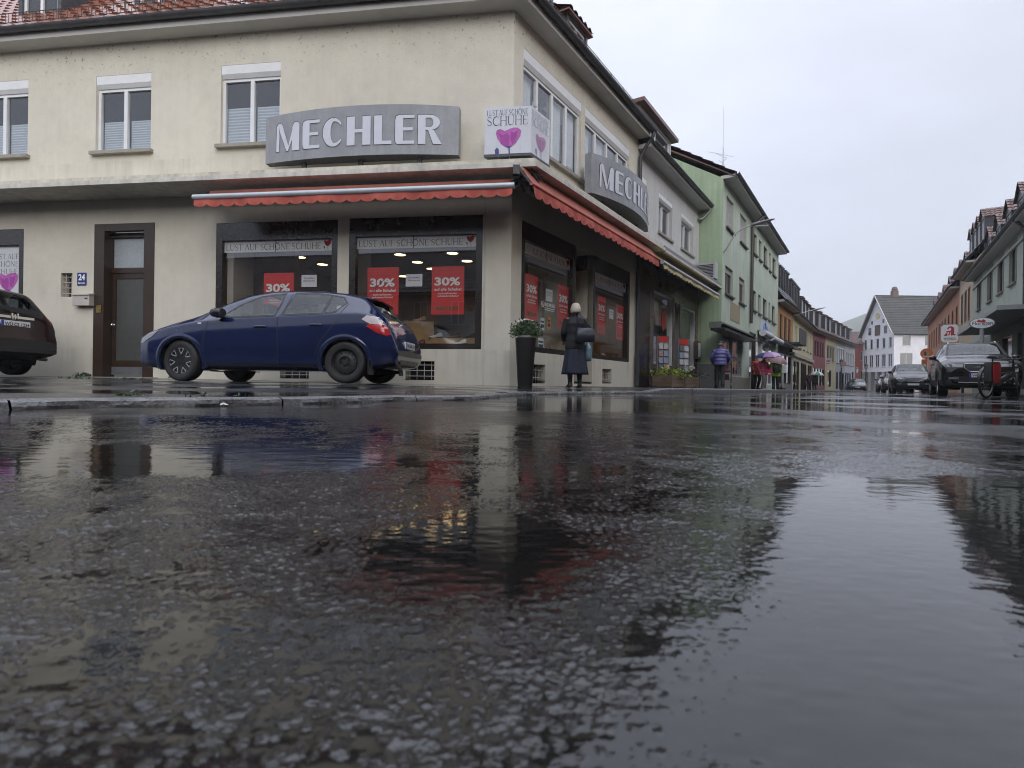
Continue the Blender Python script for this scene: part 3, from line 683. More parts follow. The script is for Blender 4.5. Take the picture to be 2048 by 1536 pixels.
# wooden display sills behind the panes
mb = MB(); LW = mat('light_oak', (.36, .23, .10), .45, .2, 5)
for q in (SW1, SW2): mb.box(LF, q[0], q[1], zsb - .2, zsb + .10, -1.1, -.15)
for q in (WA, WB): mb.box(RF, q[0], q[1], zsb - .2, zsb + .10, -1.0, -.15)
mb.box(LF, SW2[0] + 1.15, SW2[1] - .35, zsb + .10, zsb + .62, -1.0, -.7); mb.box(LF, SW2[0] + .15, SW2[0] + 1.2, zsb + .10, zsb + .27, -.95, -.65)
mb.box(LF, SW1[0] + .2, SW1[0] + 1.1, zsb + .1, zsb + .4, -.95, -.6); mb.box(RF, WB[0] + .3, WB[0] + 1.3, zsb + .1, zsb + .3, -.9, -.55)
part('display_sill', mb, LW, shop)
part('display_backboard', MB().box(LF, SW2[0] + .2, SW2[0] + 1.15, zsb + .27, zsb + .85, -1.02, -.98), mat('grey_felt', (.13, .14, .15), .8, .1), shop)
# entrance: return of the right window and glazed door deep in the recess
mb = MB(); EF = Fr(RF.P(WB[0], 0).xy, -nR, -Rd)
mb.box(EF, .16, 1.3, zsb, zsb + .1, .002, .05); mb.box(EF, .16, 1.3, WB[3] - .36, WB[3], .002, .05); mb.box(EF, 1.2, 1.3, zsb + .1, WB[3] - .36, .002, .05)
part('shop_window_return', mb, DARKFR, shop)
mb = MB(); DF = RF.off(-1.3)
for q in ((REC[0], REC[0] + .08, .15, 2.5), (REC[1] - .08, REC[1], .15, 2.5), (REC[0] + .08, REC[1] - .08, 2.42, 2.5), (REC[0] + .08, REC[1] - .08, .15, .3)): mb.box(DF, *q, -.06, 0)
o = part('entrance_door', mb, DARKFR, shop); part('pane', MB().poly([DF.P(REC[0], .2, -.03), DF.P(REC[1], .2, -.03), DF.P(REC[1], REC[3], -.03), DF.P(REC[0], REC[3], -.03)]), glass('shop_glass'), o)
# house door with transom
a0, a1, z0, z1 = DO; mb = MB(); wd = a1 - a0; fa = .155*wd
mb.box(LF, a0, a0 + .17*wd, z0, z1, -.12, .012); mb.box(LF, a1 - .17*wd, a1, z0, z1, -.28, .012); mb.box(LF, a0 + .17*wd, a1 - .17*wd, z1 - .15, z1, -.12, .010)
mb.box(LF, a0 + .10*wd, a0 + .17*wd, z0, z1 - .1, -.28, -.12); zt = LF.px(260, 540)[1]; zt2 = LF.px(260, 470)[1]
mb.box(LF, a0 + .17*wd, a1 - .17*wd, zt - .02, zt + .09, -.27, -.19); mb.box(LF, a0 + .17*wd, a1 - .17*wd, zt2, z1 - .15, -.27, -.17)
d_ = part('house_door', mb, BROWN, shop); x0, x1 = a0 + .17*wd, a1 - .17*wd
mb = MB(); lf = .085
for q in ((x0, x0 + lf, z0 + .06, zt - .02), (x1 - lf, x1, z0 + .06, zt - .02), (x0 + lf, x1 - lf, zt - .14, zt - .02), (x0 + lf, x1 - lf, z0 + .06, z0 + .36)): mb.box(LF, *q, -.265, -.215)
part('door_leaf', mb, BROWN, d_)
part('door_glass', MB().box(LF, x0 + lf, x1 - lf, z0 + .36, zt - .14, -.25, -.235), mat('frosted_grey_glass', (.075, .08, .075), .35, .1, 8, bump=.3, bs=120), d_)
part('transom_pane', MB().box(LF, x0 + .01, x1 - .01, zt + .09, zt2, -.25, -.235), mat('frosted_white_glass', (.36, .40, .43), .25, .05), d_)
part('kick_plate', MB().box(LF, x0 + .01, x1 - .01, z0 + .05, z0 + .22, -.213, -.20), mat('dull_metal_plate', (.22, .23, .25), .4, .15, metal=.5), d_)
mb = MB().box(LF, x1 - .075, x1 - .03, 1.05, 1.40, -.213, -.20); c_ = LF.P(x1 - .055, 1.28, -.15); mb.ball(c_, .032); mb.tube([LF.P(x1 - .055, 1.28, -.2), c_], .012)
part('door_handle', mb, CHROME(), d_, 40)
mb = MB().box(LF, a1 - .14*wd, a1 - .06*wd, 1.52, 1.68, .012, .03); o = part('bell_panel', mb, mat('brass', (.45, .33, .12), .3, .1, metal=1), d_)
part('door_step', MB().box(LF, a0 - .12, a1 + .05, z0 - .15, z0 - .0, -.3, .16), mat('worn_step_stone', (.30, .28, .25), .5, .2, bump=.3), shop)
# ledge between the storeys
TIP = lambda p: C + (nL + nR)*(p/(1 + nL.dot(nR)))
def ledge(z0, z1, p, m, name, a=LT, b=RT):
    mb = MB(); t = TIP(p); q = [LF.P(a, 0, p).xy, t, RF.P(b, 0, p).xy, RF.P(b, 0, 0).xy, C, LF.P(a, 0, 0).xy]
    vs = [(*v, z0) for v in q] + [(*v, z1) for v in q]; k = 6
    mb.add(vs, [(i, (i + 1) % k, k + (i + 1) % k, k + i) for i in range(k)] + [(0, 1, 4, 5), (1, 2, 3, 4), (6, 11, 10, 7), (7, 10, 9, 8)]); return part(name, mb, m, shop)
ledge(3.93, 4.015, .86, CREAM2, 'ledge'); ledge(4.015, 4.10, .80, mat('cream_coping', (.60, .56, .46), .6, .1, 4, streak=.35, grime=.4), 'ledge_coping')
# eaves
ledge(EAVE, EAVE + .13, .36, SOFFIT, 'eaves_soffit')
for fr, b in ((LF, LT), (RF, RT)):
    t = fr.px(0, 0)[0]; s_ = (TIP(.45) - fr.O).dot(fr.D); gutter(shop, fr, s_, b + .12, EAVE + .20, .45, .085)
    part('fascia_board', MB().box(fr, (TIP(.38) - fr.O).dot(fr.D), b, EAVE + .125, EAVE + .27, .30, .385), ZINC(), shop)
SK = .64
up = Vector((*(-nL*5.0), 4.9)); A = LF.P(LT, EAVE + .24, .40); B = LF.P((TIP(.40) - C).dot(Ld), EAVE + .24, .40)
part('roof', roof_mb(A, B, up, 17, .31, .035, .035, 0, SK*5.0, 8), TILE_RED(), shop, 35)
upr = Vector((*(-nR*5.0), 4.9)); A2 = RF.P((TIP(.40) - C).dot(Rd), EAVE + .24, .40); B2 = RF.P(RT + .05, EAVE + .24, .40)
part('roof', roof_mb(A2, B2, upr, 17, .31, .035, .035, SK*5.0, 0, 4), TILE_RED(), shop, 35)
for xc, wpx in ((79, 1.0), (314, 1.0), (548, 1.0)):
    ac, zb = LF.px(xc, {79: 44, 314: 24, 548: 2}[xc], -.45); dormer(shop, LF, ac, 1.12, zb - .04, 1.5, -.45, 2.2, TILE_RED(), thin=False)
# right-hand dormers
for xc, yb, yt in ((1180, 110, 50), (1112, 28, -40)):
    ac, zb = RF.px(xc, yb, -.35); dormer(shop, RF, ac - .5, 1.1, EAVE + .62, 1.25, -.45, 2.0, TILE_BROWN())
# snow guard on both slopes
for fr, b in ((LF, LT), (RF, RT)):
    mb = MB(); zz, nn = EAVE + .50, .20; s_ = (TIP(nn) - C).dot(fr.D); a = s_
    for dz in (0, .20): mb.tube([fr.P(s_, zz + dz, nn), fr.P(b, zz + dz, nn)], .008, 5)
    while a < b: mb.tube([fr.P(a, zz - .02, nn), fr.P(a, zz + .21, nn)], .006, 4); a += .085
    a = s_ + .3
    while a < b: mb.tube([fr.P(a, zz + .22, nn), fr.P(a, zz - .03, nn), fr.P(a, zz - .02, nn - .2)], .012, 5); a += .8
    part('snow_guard', mb, mat('rusty_iron', (.07, .045, .035), .6, .3), shop)
# upper windows on the street side: two wide groups of casements
G1 = (RF.px(1047.6, 89)[0], RF.px(1163, 215)[0], RF.px(1169, 366)[1], RF.px(1100, 146)[1]); G2 = (RF.px(1170.5, 225)[0], RF.px(1259, 303)[0], G1[2], G1[3])
opsU = [window(shop, RF, *G1, 4, .28, 0, .08, curtain=[(.02, .22), (.5, .72), (.80, .98)]), window(shop, RF, *G2, 4, .28, 0, .08, curtain=[(.02, .2), (.3, .55), (.8, .98)])]
opsR += opsU
for o in list(shop.children):
    if o.name.startswith('wall'):
        bpy.data.objects.remove(o)
mb = MB(); wall_cells(mb, LF, 0, LT, 0, EAVE, opsL); wall_cells(mb, RF, 0, RT, 0, EAVE, opsR)
for i in range(3): mb.poly([(*bk[i], 0), (*bk[i + 1], 0), (*bk[i + 1], EAVE), (*bk[i], EAVE)])
part('wall', mb, CREAM, shop, fix=False)
part('plinth_joint', MB().box(LF, LF.px(968, 600)[0] - .012, LF.px(968, 600)[0] + .012, .1, 3.92, -.003, .012), CREAM2, shop)
g0 = RF.P(RT + .02, EAVE + .14, .45)
downpipe(shop, [g0, RF.P(RT + .02, EAVE + .02, .45), RF.P(RT + .0, EAVE - .25, .25), RF.P(RT - .02, EAVE - .55, .09), RF.P(RT - .02, 4.14, .09)], .055)
part('downpipe', MB().tube([RF.P(RT - .06, 3.92, .085), RF.P(RT - .06, .95, .085)], .055, 10).tube([RF.P(RT - .06, .95, .085), RF.P(RT - .06, .12, .085)], .07, 10), mat('painted_iron_pipe', (.05, .055, .06), .35, .2), shop, 40)
# ceiling lamps
LAMP = mat('warm_lamp_disc', (1, .72, .34), .4, 0, emit=5.0)
first = None; LB = ['left-hand shop window', 'shop window beside the corner pillar']
lamps = [(548.7, 498.7), (652.7, 495.8), (600, 515), (644.8, 529.5), (760.4, 492.5), (800, 510), (834.7, 525), (872.6, 490), (905, 507), (934, 522.7), (807, 553), (863, 538)]
for x, y in lamps + [(1100, 574), (1138, 572), (1173, 594)]:
    rx, rz = ray(x, y); right = x > 1000
    Y = 15.6 if right else (CEIL - .09 - CAMH)/rz
    p = Vector((rx*Y, Y, CAMH + rz*Y))
    if first is None:
        first = thing('ceiling_lamp', 'round glowing warm ceiling lamp inside the shoe shop', 'lamp', (0, 0, 0), 'round ceiling lamps in the shoe shop', yaw=0)
        part('lamp_shade', MB().lathe([(.02, .07), (.15, .06), (.165, 0), (.15, 0), (.15, .03)], (0, 0, 0)), mat('lamp_ring', (.3, .25, .2), .4, 0, metal=.5), first, 40)
        part('lamp_disc', MB().lathe([(.001, .012), (.148, .012), (.148, .02), (.001, .02)], (0, 0, 0)), LAMP, first)
        part('lamp_stem', MB().tube([(0, 0, .07), (0, 0, CEIL - 2.50)], .01, 6), BLACK(), first); q = first
        first.children
    else: q = copy_tree(first)
    q.location = p
# small spots are part of the room; shoes on the display
def shoe_mb(L_=.28, heel=.03, top_=.10):
    mb = MB(); rings = []
    for t, wd, hh in ((0, .02, .035), (.04, .034, .09), (.2, .038, top_), (.38, .036, top_*.9), (.55, .040, .065), (.78, .046, .05), (.93, .036, .042), (1, .012, .03)):
        x = t*L_; b = heel*max(0, 1 - t*2)
        rings.append([(x, -wd, b), (x, -wd*1.03, b + hh*.3), (x, -wd*.7, b + hh*.85), (x, 0, b + hh), (x, wd*.7, b + hh*.85), (x, wd*1.03, b + hh*.3), (x, wd, b)])
    return mb.loft(rings)
SH = [(MB, c) for c in ()]
cols = {'white sneaker': (.62, .62, .6), 'black slipper': (.03, .03, .03), 'brown leather shoe': (.12, .06, .03), 'tan sandal': (.35, .22, .12), 'dark red shoe': (.12, .03, .03)}
def shoe(fr, a, z, n, kind, lab, yaw=.6):
    p = fr.P(a, z, n); t = thing('shoe', lab, 'shoe', p, 'shoes on the shop display', yaw=yaw)
    part('upper', shoe_mb(), mat('shoe_' + kind.split()[0], cols[kind], .5, .15), t, True)
    mb = MB(); mb.prism(Fr((0, 0), (1, 0), (0, 1)), [(0, 0), (.28, 0), (.285, .02), (.15, .022), (0, .035)], -.04, .04); part('sole', mb, mat('sole_rubber', (.4, .38, .34) if 'white' in kind else (.05, .045, .04), .6, .1), t)
a0, a1 = SW2[0], SW2[1]; zz = zsb + .102
for i, (f, dz, n, k, lab) in enumerate(((.62, 0, -.30, 'black slipper', 'black slipper low on the display behind the blue car'), (.36, .17, -.75, 'white sneaker', 'white sneaker on the raised oak step beside the pillar'), (.13, 0, -.28, 'white sneaker', 'white strappy shoe lowest on the sill near the right frame'),
        (.22, .17, -.78, 'brown leather shoe', 'brown shoe on the oak step right of the white sneaker'), (.10, .17, -.80, 'black slipper', 'black shoe at the right end of the oak step'), (.50, .52, -.82, 'tan sandal', 'tan sandal on the tall light oak block'), (.45, 0, -.32, 'dark red shoe', 'dark shoe on the sill between slipper and frame'))):
    shoe(LF, a0 + (a1 - a0)*f, zz + dz, n, k, lab, math.pi - .3 + .5*(i % 2))
for i, (q, f, k, lab) in enumerate(((WA, .62, 'white sneaker', 'white shoe in the street-side window left of the woman'), (WA, .8, 'tan sandal', 'tan shoe in the street-side window just behind the woman'), (WB, .35, 'brown leather shoe', 'brown shoe in the street-side window right of the woman'), (WB, .6, 'tan sandal', 'tan sandal at the far end of the street-side window'))):
    shoe(RF, q[0] + (q[1] - q[0])*f, zz, -.4, k, lab, .9)
mb = MB(); sh0, sh1 = SW2[0] + .15, SW2[0] + 1.5
for z in (zsb + .18, zsb + .52): mb.box(LF, sh0, sh1, z, z + .03, -1.75, -1.4)
part('wall_shelf', mb, LW, shop)
SHC = ['black slipper', 'brown leather shoe', 'tan sandal', 'dark red shoe', 'white sneaker']
for r, z in enumerate((zsb + .212, zsb + .552)):
    for i in range(6): shoe(LF, sh0 + .15 + i*.22, z, -1.45, SHC[(i*2 + r*3) % 5], 'shoe number %s from the right on the %s wall shelf behind the right-hand poster' % (('one', 'two', 'three', 'four', 'five', 'six')[i], ('lower', 'upper')[r]), math.pi/2 + .3*math.sin(i*3 + r))
# ------------------------------------------------------------------ posters, banners and notices in the windows
RED = mat('poster_red', (.62, .022, .018), .55, .05); PW = mat('print_white', (.82, .82, .82), .6, 0); PD = mat('print_dark', (.03, .035, .045), .6, 0); PAPER = mat('paper_white', (.72, .73, .80), .7, .03); PG = mat('print_dark_green', (.05, .09, .03), .6, 0)
PP = [mat('poppy_magenta', (.45, .11, .40), .6, .25, 9), mat('poppy_deep', (.34, .05, .31), .6, .1), mat('poppy_stem', (.06, .06, .22), .6, 0)]
PR = [mat('poppy_red', (.45, .02, .02), .6, .1), mat('poppy_red_deep', (.2, .01, .01), .6, 0), mat('poppy_black', (.03, .03, .03), .6, 0)]
STRIP = mat('banner_white', (.78, .79, .79), .5, .03)
def flipfr(fr, q):   # on the left facade text runs from large to small a: give a frame whose a runs to the viewer's right
    return q
class Rev(Fr):
    """same plane with the a-axis running the other way (reading direction)"""
    def __init__(s, fr): s.O, s.D, s.N = fr.O.copy(), -fr.D, fr.N.copy()
LR = Rev(LF)
NPOST = -.105
def poster(fr, q, lab, slant=0):
    a0, a1, z0, z1 = q; h_ = z1 - z0; wd = a1 - a0; mb = MB(); k = 8
    P = lambda a, z: fr.P(a, z, NPOST + .006*math.sin((z - z0)*9) + .004*math.sin(a*11))
    for i in range(k): mb.poly([P(a0, z0 + h_*i/k), P(a1, z0 + h_*i/k), P(a1, z0 + h_*(i + 1)/k), P(a0, z0 + h_*(i + 1)/k)])
    nf = NPOST + .0125
    fit_text(mb, fr, '30%', a0 + .09*wd, a1 - .12*wd, z0 + .60*h_, z0 + .775*h_, nf, 1, .035)
    fit_text(mb, fr, 'auf alle Schuhe!', a0 + .09*wd, a1 - .08*wd, z0 + .495*h_, z0 + .555*h_, nf, 1, .02)
    fit_text(mb, fr, 'auch auf bereits', a0 + .2*wd, a1 - .22*wd, z0 + .42*h_, z0 + .46*h_, nf, 1, .02); fit_text(mb, fr, 'reduzierte Schuhe!', a0 + .17*wd, a1 - .17*wd, z0 + .365*h_, z0 + .405*h_, nf, 1, .02)
    fit_text(mb, fr, 'MECHLER', a0 + .15*wd, a1 - .15*wd, z0 + .09*h_, z0 + .17*h_, nf, 2, .03)
    return top('poster', mb, [RED, PW, PG], lab, 'poster', 'red sale posters in the shop windows', fix=False)
def notice(fr, q, lab):
    a0, a1, z0, z1 = q; mb = MB().poly([fr.P(a0, z0, NPOST + .008), fr.P(a1, z0, NPOST + .008), fr.P(a1, z1, NPOST + .008), fr.P(a0, z1, NPOST + .008)]); h_ = z1 - z0; wd = a1 - a0
    fit_text(mb, fr, 'Wir schließen!', a0 + .15*wd, a1 - .15*wd, z0 + .66*h_, z0 + .80*h_, NPOST + .012, 1, .02); fit_text(mb, fr, 'Alles muss raus!', a0 + .13*wd, a1 - .13*wd, z0 + .45*h_, z0 + .58*h_, NPOST + .012, 2, .02)
    return top('notice', mb, [PAPER, mat('print_blue', (.12, .12, .35), .6, 0), mat('print_red', (.4, .08, .1), .6, 0)], lab, 'notice', 'white notices in the shop windows', fix=False)
def rectR(x0, x1, yt, yb, n=NPOST): a = rect(LR, x0, x1, yt, yb, n); return a
poster(LR, rectR(528, 588.5, 546, 642), 'red 30% poster partly hidden behind the roof of the blue car'); poster(LR, rectR(735, 798, 535, 632), 'red 30% poster above the boot of the blue car'); poster(LR, rectR(864, 929, 533, 629), 'fully visible red 30% poster nearest the corner pillar')
notice(LR, rectR(603.5, 634, 550, 574), 'white notice right of the half-hidden red poster'); notice(LR, rectR(812, 845, 548.5, 573), 'white notice between two red posters')
for x0, x1, yt, yb, lab in ((1050, 1076, 550, 640, 'red 30% poster above the flower pot round the corner'), (1116, 1137, 571, 658, 'red 30% poster just left of the standing woman'), (1195, 1211, 593, 668, 'red 30% poster just right of the standing woman'), (1232.5, 1247, 611, 680, 'last red 30% poster, nearest the stationery shop')): poster(RF, rect(RF, x0, x1, yt, yb, NPOST), lab)
notice(RF, rect(RF, 1091, 1104.5, 579, 603, NPOST), 'white notice between posters above the phone number'); notice(RF, rect(RF, 1218, 1226.5, 619, 638, NPOST), 'white notice in the window right of the standing woman')
def banner(fr, q, lab, xr=.80):
    a0, a1, z0, z1 = q; mb = MB().poly([fr.P(a0, z0, -.084), fr.P(a1, z0, -.084), fr.P(a1, z1, -.084), fr.P(a0, z1, -.084)]); h_ = z1 - z0; wd = a1 - a0
    serif_text(mb, fr, 'LUST AUF SCHÖNE SCHUHE', a0 + .02*wd, a0 + .885*wd, z0 + .2*h_, z0 + .72*h_, -.082, 1, 1.15)
    poppy(mb, fr, a0 + .945*wd, z0 + .66*h_, .16, -.082, (2, 3, 4))
    mb.poly([fr.P(a0 + .475*wd, z0, -.0815), fr.P(a0 + .481*wd, z0, -.0815), fr.P(a0 + .481*wd, z1, -.0815), fr.P(a0 + .475*wd, z1, -.0815)], 4)
    return top('window_banner', mb, [STRIP, PD] + PR, lab, 'banner', 'white banner strips across the shop windows', fix=False)
fz = .36
for fr, q, lab in ((LR, SW1, 'white lettered strip across the shop window behind the blue car'), (LR, SW2, 'white lettered strip across the window left of the corner pillar'), (RF, WA, 'white lettered strip across the window above the flower pot'), (RF, WB, 'white lettered strip across the window right of the woman')):
    a0, a1 = (-q[1], -q[0]) if fr is LR else (q[0], q[1])
    banner(fr, (a0 + .12, a1 - .12, q[3] - fz - .235, q[3] - fz - .003), lab)
# large poster in the left-most window
a0, a1 = -SW3[1], -SW3[0]; q = (a0 + .1, a1 - .065, 1.15, SW3[3] - .345); mb = MB().poly([LR.P(q[0], q[2], -.085), LR.P(q[1], q[2], -.085), LR.P(q[1], q[3], -.085), LR.P(q[0], q[3], -.085)])
cx = q[1] - .62
for i, s in enumerate(('LUST AUF', 'SCHÖNE', 'SCHUHE')): serif_text(mb, LR, s, q[1] - .22 - (.62, .60, .60)[i], q[1] - .16, q[3] - .29 - i*.165, q[3] - .175 - i*.165, -.083, 1, 1.1)
poppy(mb, LR, q[1] - .42, q[3] - .80, .52, -.083, (2, 3, 4))
top('window_poster', mb, [mat('poster_paper', (.58, .60, .64), .5, .03), PD] + PP, 'tall white poster with magenta poppy behind the dark red car', 'poster', fix=False)
# phone number on the glass
mb = MB(); q = rect(RF, 1082, 1110, 603, 622, -.087); fit_text(mb, RF, '0162 940 8476', q[0] + .16, q[1], q[2] + .09, q[3] - .03, -.0865, 0, .02); mb.box(RF, q[0] + .16, q[1], q[2] + .05, q[2] + .062, -.0868, -.0864); mb.box(RF, q[0] + .16, q[1] - .05, q[2] + .01, q[2] + .022, -.0868, -.0864)
ring = [(q[0] + .07 + .06*math.cos(t), (q[2] + q[3])/2 + .02 + .06*math.sin(t)) for t in np.linspace(0, 6.283, 17)[:-1]]; mb.tube([RF.P(a, z, -.0866) for a, z in ring + ring[:1]], .006, 5)
mb.tube([RF.P(q[0] + .05, (q[2] + q[3])/2 + .04, -.0866), RF.P(q[0] + .06, (q[2] + q[3])/2 + .01, -.0866), RF.P(q[0] + .095, (q[2] + q[3])/2 - .005, -.0866)], .008, 5)
top('window_lettering', mb, mat('white_vinyl', (.75, .75, .75), .5, 0), 'white phone number lettering stuck on the street-side window', 'lettering', fix=False)
for i, (x0, x1, yt, yb, lab) in enumerate(((1081, 1089, 636, 660, 'upper paper sheet in the window behind the flower pot'), (1076, 1087, 676, 700, 'lower paper sheet in the window behind the flower pot'), (1095, 1101, 634, 658, 'narrow orange and white sheet in the window left of the woman'))):
    q = rect(RF, x0, x1, yt, yb, -.087); mb = MB().box(RF, *q, -.0875, -.086); mb.box(RF, q[0] + .02, q[1] - .02, q[3] - .1, q[3] - .06, -.086, -.0857, 1); mb.box(RF, q[0] + .02, q[1] - .02, q[2] + .05, q[2] + .12, -.086, -.0857, 1); top('paper_sheet', mb, [mat('pale_paper', (.45, .52, .52), .6, .05) if i < 2 else mat('orange_paper', (.5, .2, .04), .6, .05), PD], lab, 'paper sheet')
# ------------------------------------------------------------------ big curved name signs on the ledge
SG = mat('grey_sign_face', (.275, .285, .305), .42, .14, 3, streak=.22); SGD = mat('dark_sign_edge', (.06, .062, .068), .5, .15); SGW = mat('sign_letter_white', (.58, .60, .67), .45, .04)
def name_sign(fr, a0, a1, z0, z1, n0, bulge, lab, cresc=.055, feet=True):
    k = 24; ac = (a0 + a1)/2; hw = (a1 - a0)/2
    nf = lambda a: n0 + bulge*(1 - ((a - ac)/hw)**2); zt = lambda a: z1 + cresc*(1 - ((a - ac)/hw)**2); zb = lambda a: z0 + cresc*.25*(1 - ((a - ac)/hw)**2)
    t = thing('name_sign', lab, 'sign', fr.P(ac, z0, n0), 'curved grey name signs'); mb = MB(); xs = np.linspace(a0, a1, k + 1)
    mb.loft([[fr.P(a, zb(a), nf(a)), fr.P(a, zt(a), nf(a))] for a in xs], False, closed=False)
    part('sign_face', mb, SG, t)
    mb = MB(); nb_ = n0 - .16
    mb.loft([[fr.P(a, zb(a) + .004, nb_), fr.P(a, zb(a) + .004, nf(a) - .004)] for a in xs], False, closed=False); mb.loft([[fr.P(a, zt(a) - .004, nb_), fr.P(a, zt(a) - .004, nf(a) - .004)] for a in xs], False, closed=False)
    mb.poly([fr.P(a, zb(a), nb_) for a in xs] + [fr.P(a, zt(a), nb_) for a in xs[::-1]]); part('sign_edge', mb, SGD, t)
    mb = MB()
    for a in (a0, a1): mb.poly([fr.P(a, z0, nb_), fr.P(a, z0, n0), fr.P(a, z1, n0), fr.P(a, z1, nb_)])
    part('sign_side', mb, SG, t)
    h_ = z1 - z0; wd = a1 - a0; mb = MB(); mbs = MB(); x = a0 + .065*wd; tw = wd*.855
    ws = dict(M=1.22, E=.86, C=1.0, H=1.12, L=.80, R=1.05); tot = sum(ws[c] for c in 'MECHLER') + .16*6; u = tw/tot
    for c in 'MECHLER':
        xa, xb = x, x + ws[c]*u; mid = (xa + xb)/2; zz0, zz1 = zb(mid) + .21*h_, zb(mid) + .81*h_
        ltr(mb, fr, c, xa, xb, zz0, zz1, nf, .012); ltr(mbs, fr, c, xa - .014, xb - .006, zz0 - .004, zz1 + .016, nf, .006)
        x = xb + .16*u
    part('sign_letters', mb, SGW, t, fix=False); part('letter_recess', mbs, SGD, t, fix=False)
    if feet:
        mb = MB()
        for f in (.2, .5, .8): a = a0 + wd*f; mb.box(fr, a - .04, a + .04, 4.095, zb(a) + .01, n0 - .1, n0 - .03)
        part('sign_foot', mb, SGD, t)
    return t
def ltr(mb, fr, c, a0, a1, z0, z1, nf, dn):
    """one heavy display capital with a strong first stem and slim arms"""
    P = lambda u, v: (a0 + (a1 - a0)*u, z0 + (z1 - z0)*v)
    def q(pts):
        mb.poly([fr.P(*P(u, v), nf(P(u, v)[0]) + dn + .0004*(len(mb.f) % 5)) for u, v in pts])
    def arcs(cx, cy, ro, ri, t0, t1, k=14, ox=0):
        for i in range(k):
            a, b = math.radians(t0 + (t1 - t0)*i/k), math.radians(t0 + (t1 - t0)*(i + 1)/k)
            q([(cx + ro[0]*math.cos(a), cy + ro[1]*math.sin(a)), (cx + ro[0]*math.cos(b), cy + ro[1]*math.sin(b)), (cx + ox + ri[0]*math.cos(b), cy + ri[1]*math.sin(b)), (cx + ox + ri[0]*math.cos(a), cy + ri[1]*math.sin(a))])
    if c == 'M':
        q([(0, 0), (.12, 0), (.14, .55), (.1, 1), (.02, .9)]); q([(.1, 1), (.2, 1), (.27, .93), (.53, .18), (.45, .0), (.14, .75)]); q([(.45, 0), (.53, .18), (.74, .93), (.8, 1), (.86, .8), (.52, 0)]); q([(.68, 0), (1, 0), (1, .9), (.95, .98), (.9, 1), (.8, 1), (.70, .85)])
    elif c == 'E': q([(.1, 0), (.42, 0), (.42, 1), (.2, 1), (.05, .95), (0, .82), (0, .18), (.03, .05)]); q([(.42, 0), (1, 0), (1, .11), (.42, .11)]); q([(.42, .46), (.92, .46), (.92, .57), (.42, .57)]); q([(.42, .89), (1, .89), (1, 1), (.42, 1)])
    elif c == 'C': arcs(.5, .5, (.5, .5), (.18, .38), 90, 270, 18, .06); arcs(.52, .5, (.48, .5), (.42, .38), 38, 90, 6, .02); arcs(.52, .5, (.48, .5), (.42, .38), 270, 322, 6, .02)
    elif c == 'H': q([(0, 0), (.34, 0), (.34, 1), (0, 1)]); q([(.66, 0), (1, 0), (1, 1), (.66, 1)]); q([(.34, .44), (.66, .44), (.66, .56), (.34, .56)])
    elif c == 'L': q([(0, 0), (.45, 0), (.45, 1), (0, 1)]); q([(.45, 0), (1, 0), (1, .12), (.45, .12)])
    elif c == 'R': q([(0, 0), (.32, 0), (.32, 1), (0, 1)]); arcs(.5, .74, (.42, .26), (.14, .16), -90, 90, 12); q([(.32, .9), (.5, .9), (.5, 1), (.32, 1)]); q([(.32, .48), (.5, .48), (.5, .58), (.32, .58)]); q([(.42, .50), (.66, .48), (1, 0), (.64, 0)])
pS = .42
aL, zbL = LR.px(531, 330, pS); aR, zbR = LR.px(917, 308, pS); ztL = LR.px(531, 238, pS)[1]; ztR = LR.px(917, 211, pS)[1]
zb_ = max((zbL + zbR)/2, 4.17)
name_sign(LR, aL, aR, zb_, (ztL + ztR)/2, pS, .16, 'curved grey sign with white capitals facing the side street')
sL = RF.px(1178, 340, .40)[0] + .12; SGL = aR - aL
name_sign(RF, sL, sL + SGL*.98, RF.px(1175, 380, .4)[1], RF.px(1175, 298, .4)[1], .40, .34, 'curved grey sign with white capitals above the street awning', cresc=.04)
# light cube at the corner
P4 = lambda q, z: (q.x, q.y, z)
fl = atY(983, 305, 10.05); 
cb0 = TIP(.66); cz0, cz1 = 4.20, 5.09; fw_ = .84
q0 = Vector((cb0.x, cb0.y)); q1 = q0 + Ld*fw_; q3 = q0 + Rd*fw_*.80; q2 = q1 + Rd*fw_*.80
t = thing('cube_sign', 'white box sign with poppy picture on the ledge at the building corner', 'sign', (*((q0 + q2)/2), cz0))
mb = MB(); ps = [q0, q1, q2, q3]
mb.add([P4(p, cz0 + .05) for p in ps] + [P4(p, cz1) for p in ps], [(0, 1, 5, 4), (1, 2, 6, 5), (2, 3, 7, 6), (3, 0, 4, 7), (4, 5, 6, 7)])
part('sign_body', mb, mat('milky_sign_plastic', (.62, .64, .70), .35, .05, 3, streak=.12), t)
mb = MB(); cc = (q0 + q2)/2; big = [cc + (p - cc)*1.02 for p in ps]; mb.add([P4(p, cz0) for p in big] + [P4(p, cz0 + .05) for p in big], [(0, 1, 5, 4), (1, 2, 6, 5), (2, 3, 7, 6), (3, 0, 4, 7), (4, 5, 6, 7), (0, 3, 2, 1)]); part('sign_base', mb, SGD, t)
mb = MB().boxw((cc.x, cc.y, 4.15), (.3, .3, .10)); part('sign_foot', mb, SGD, t)
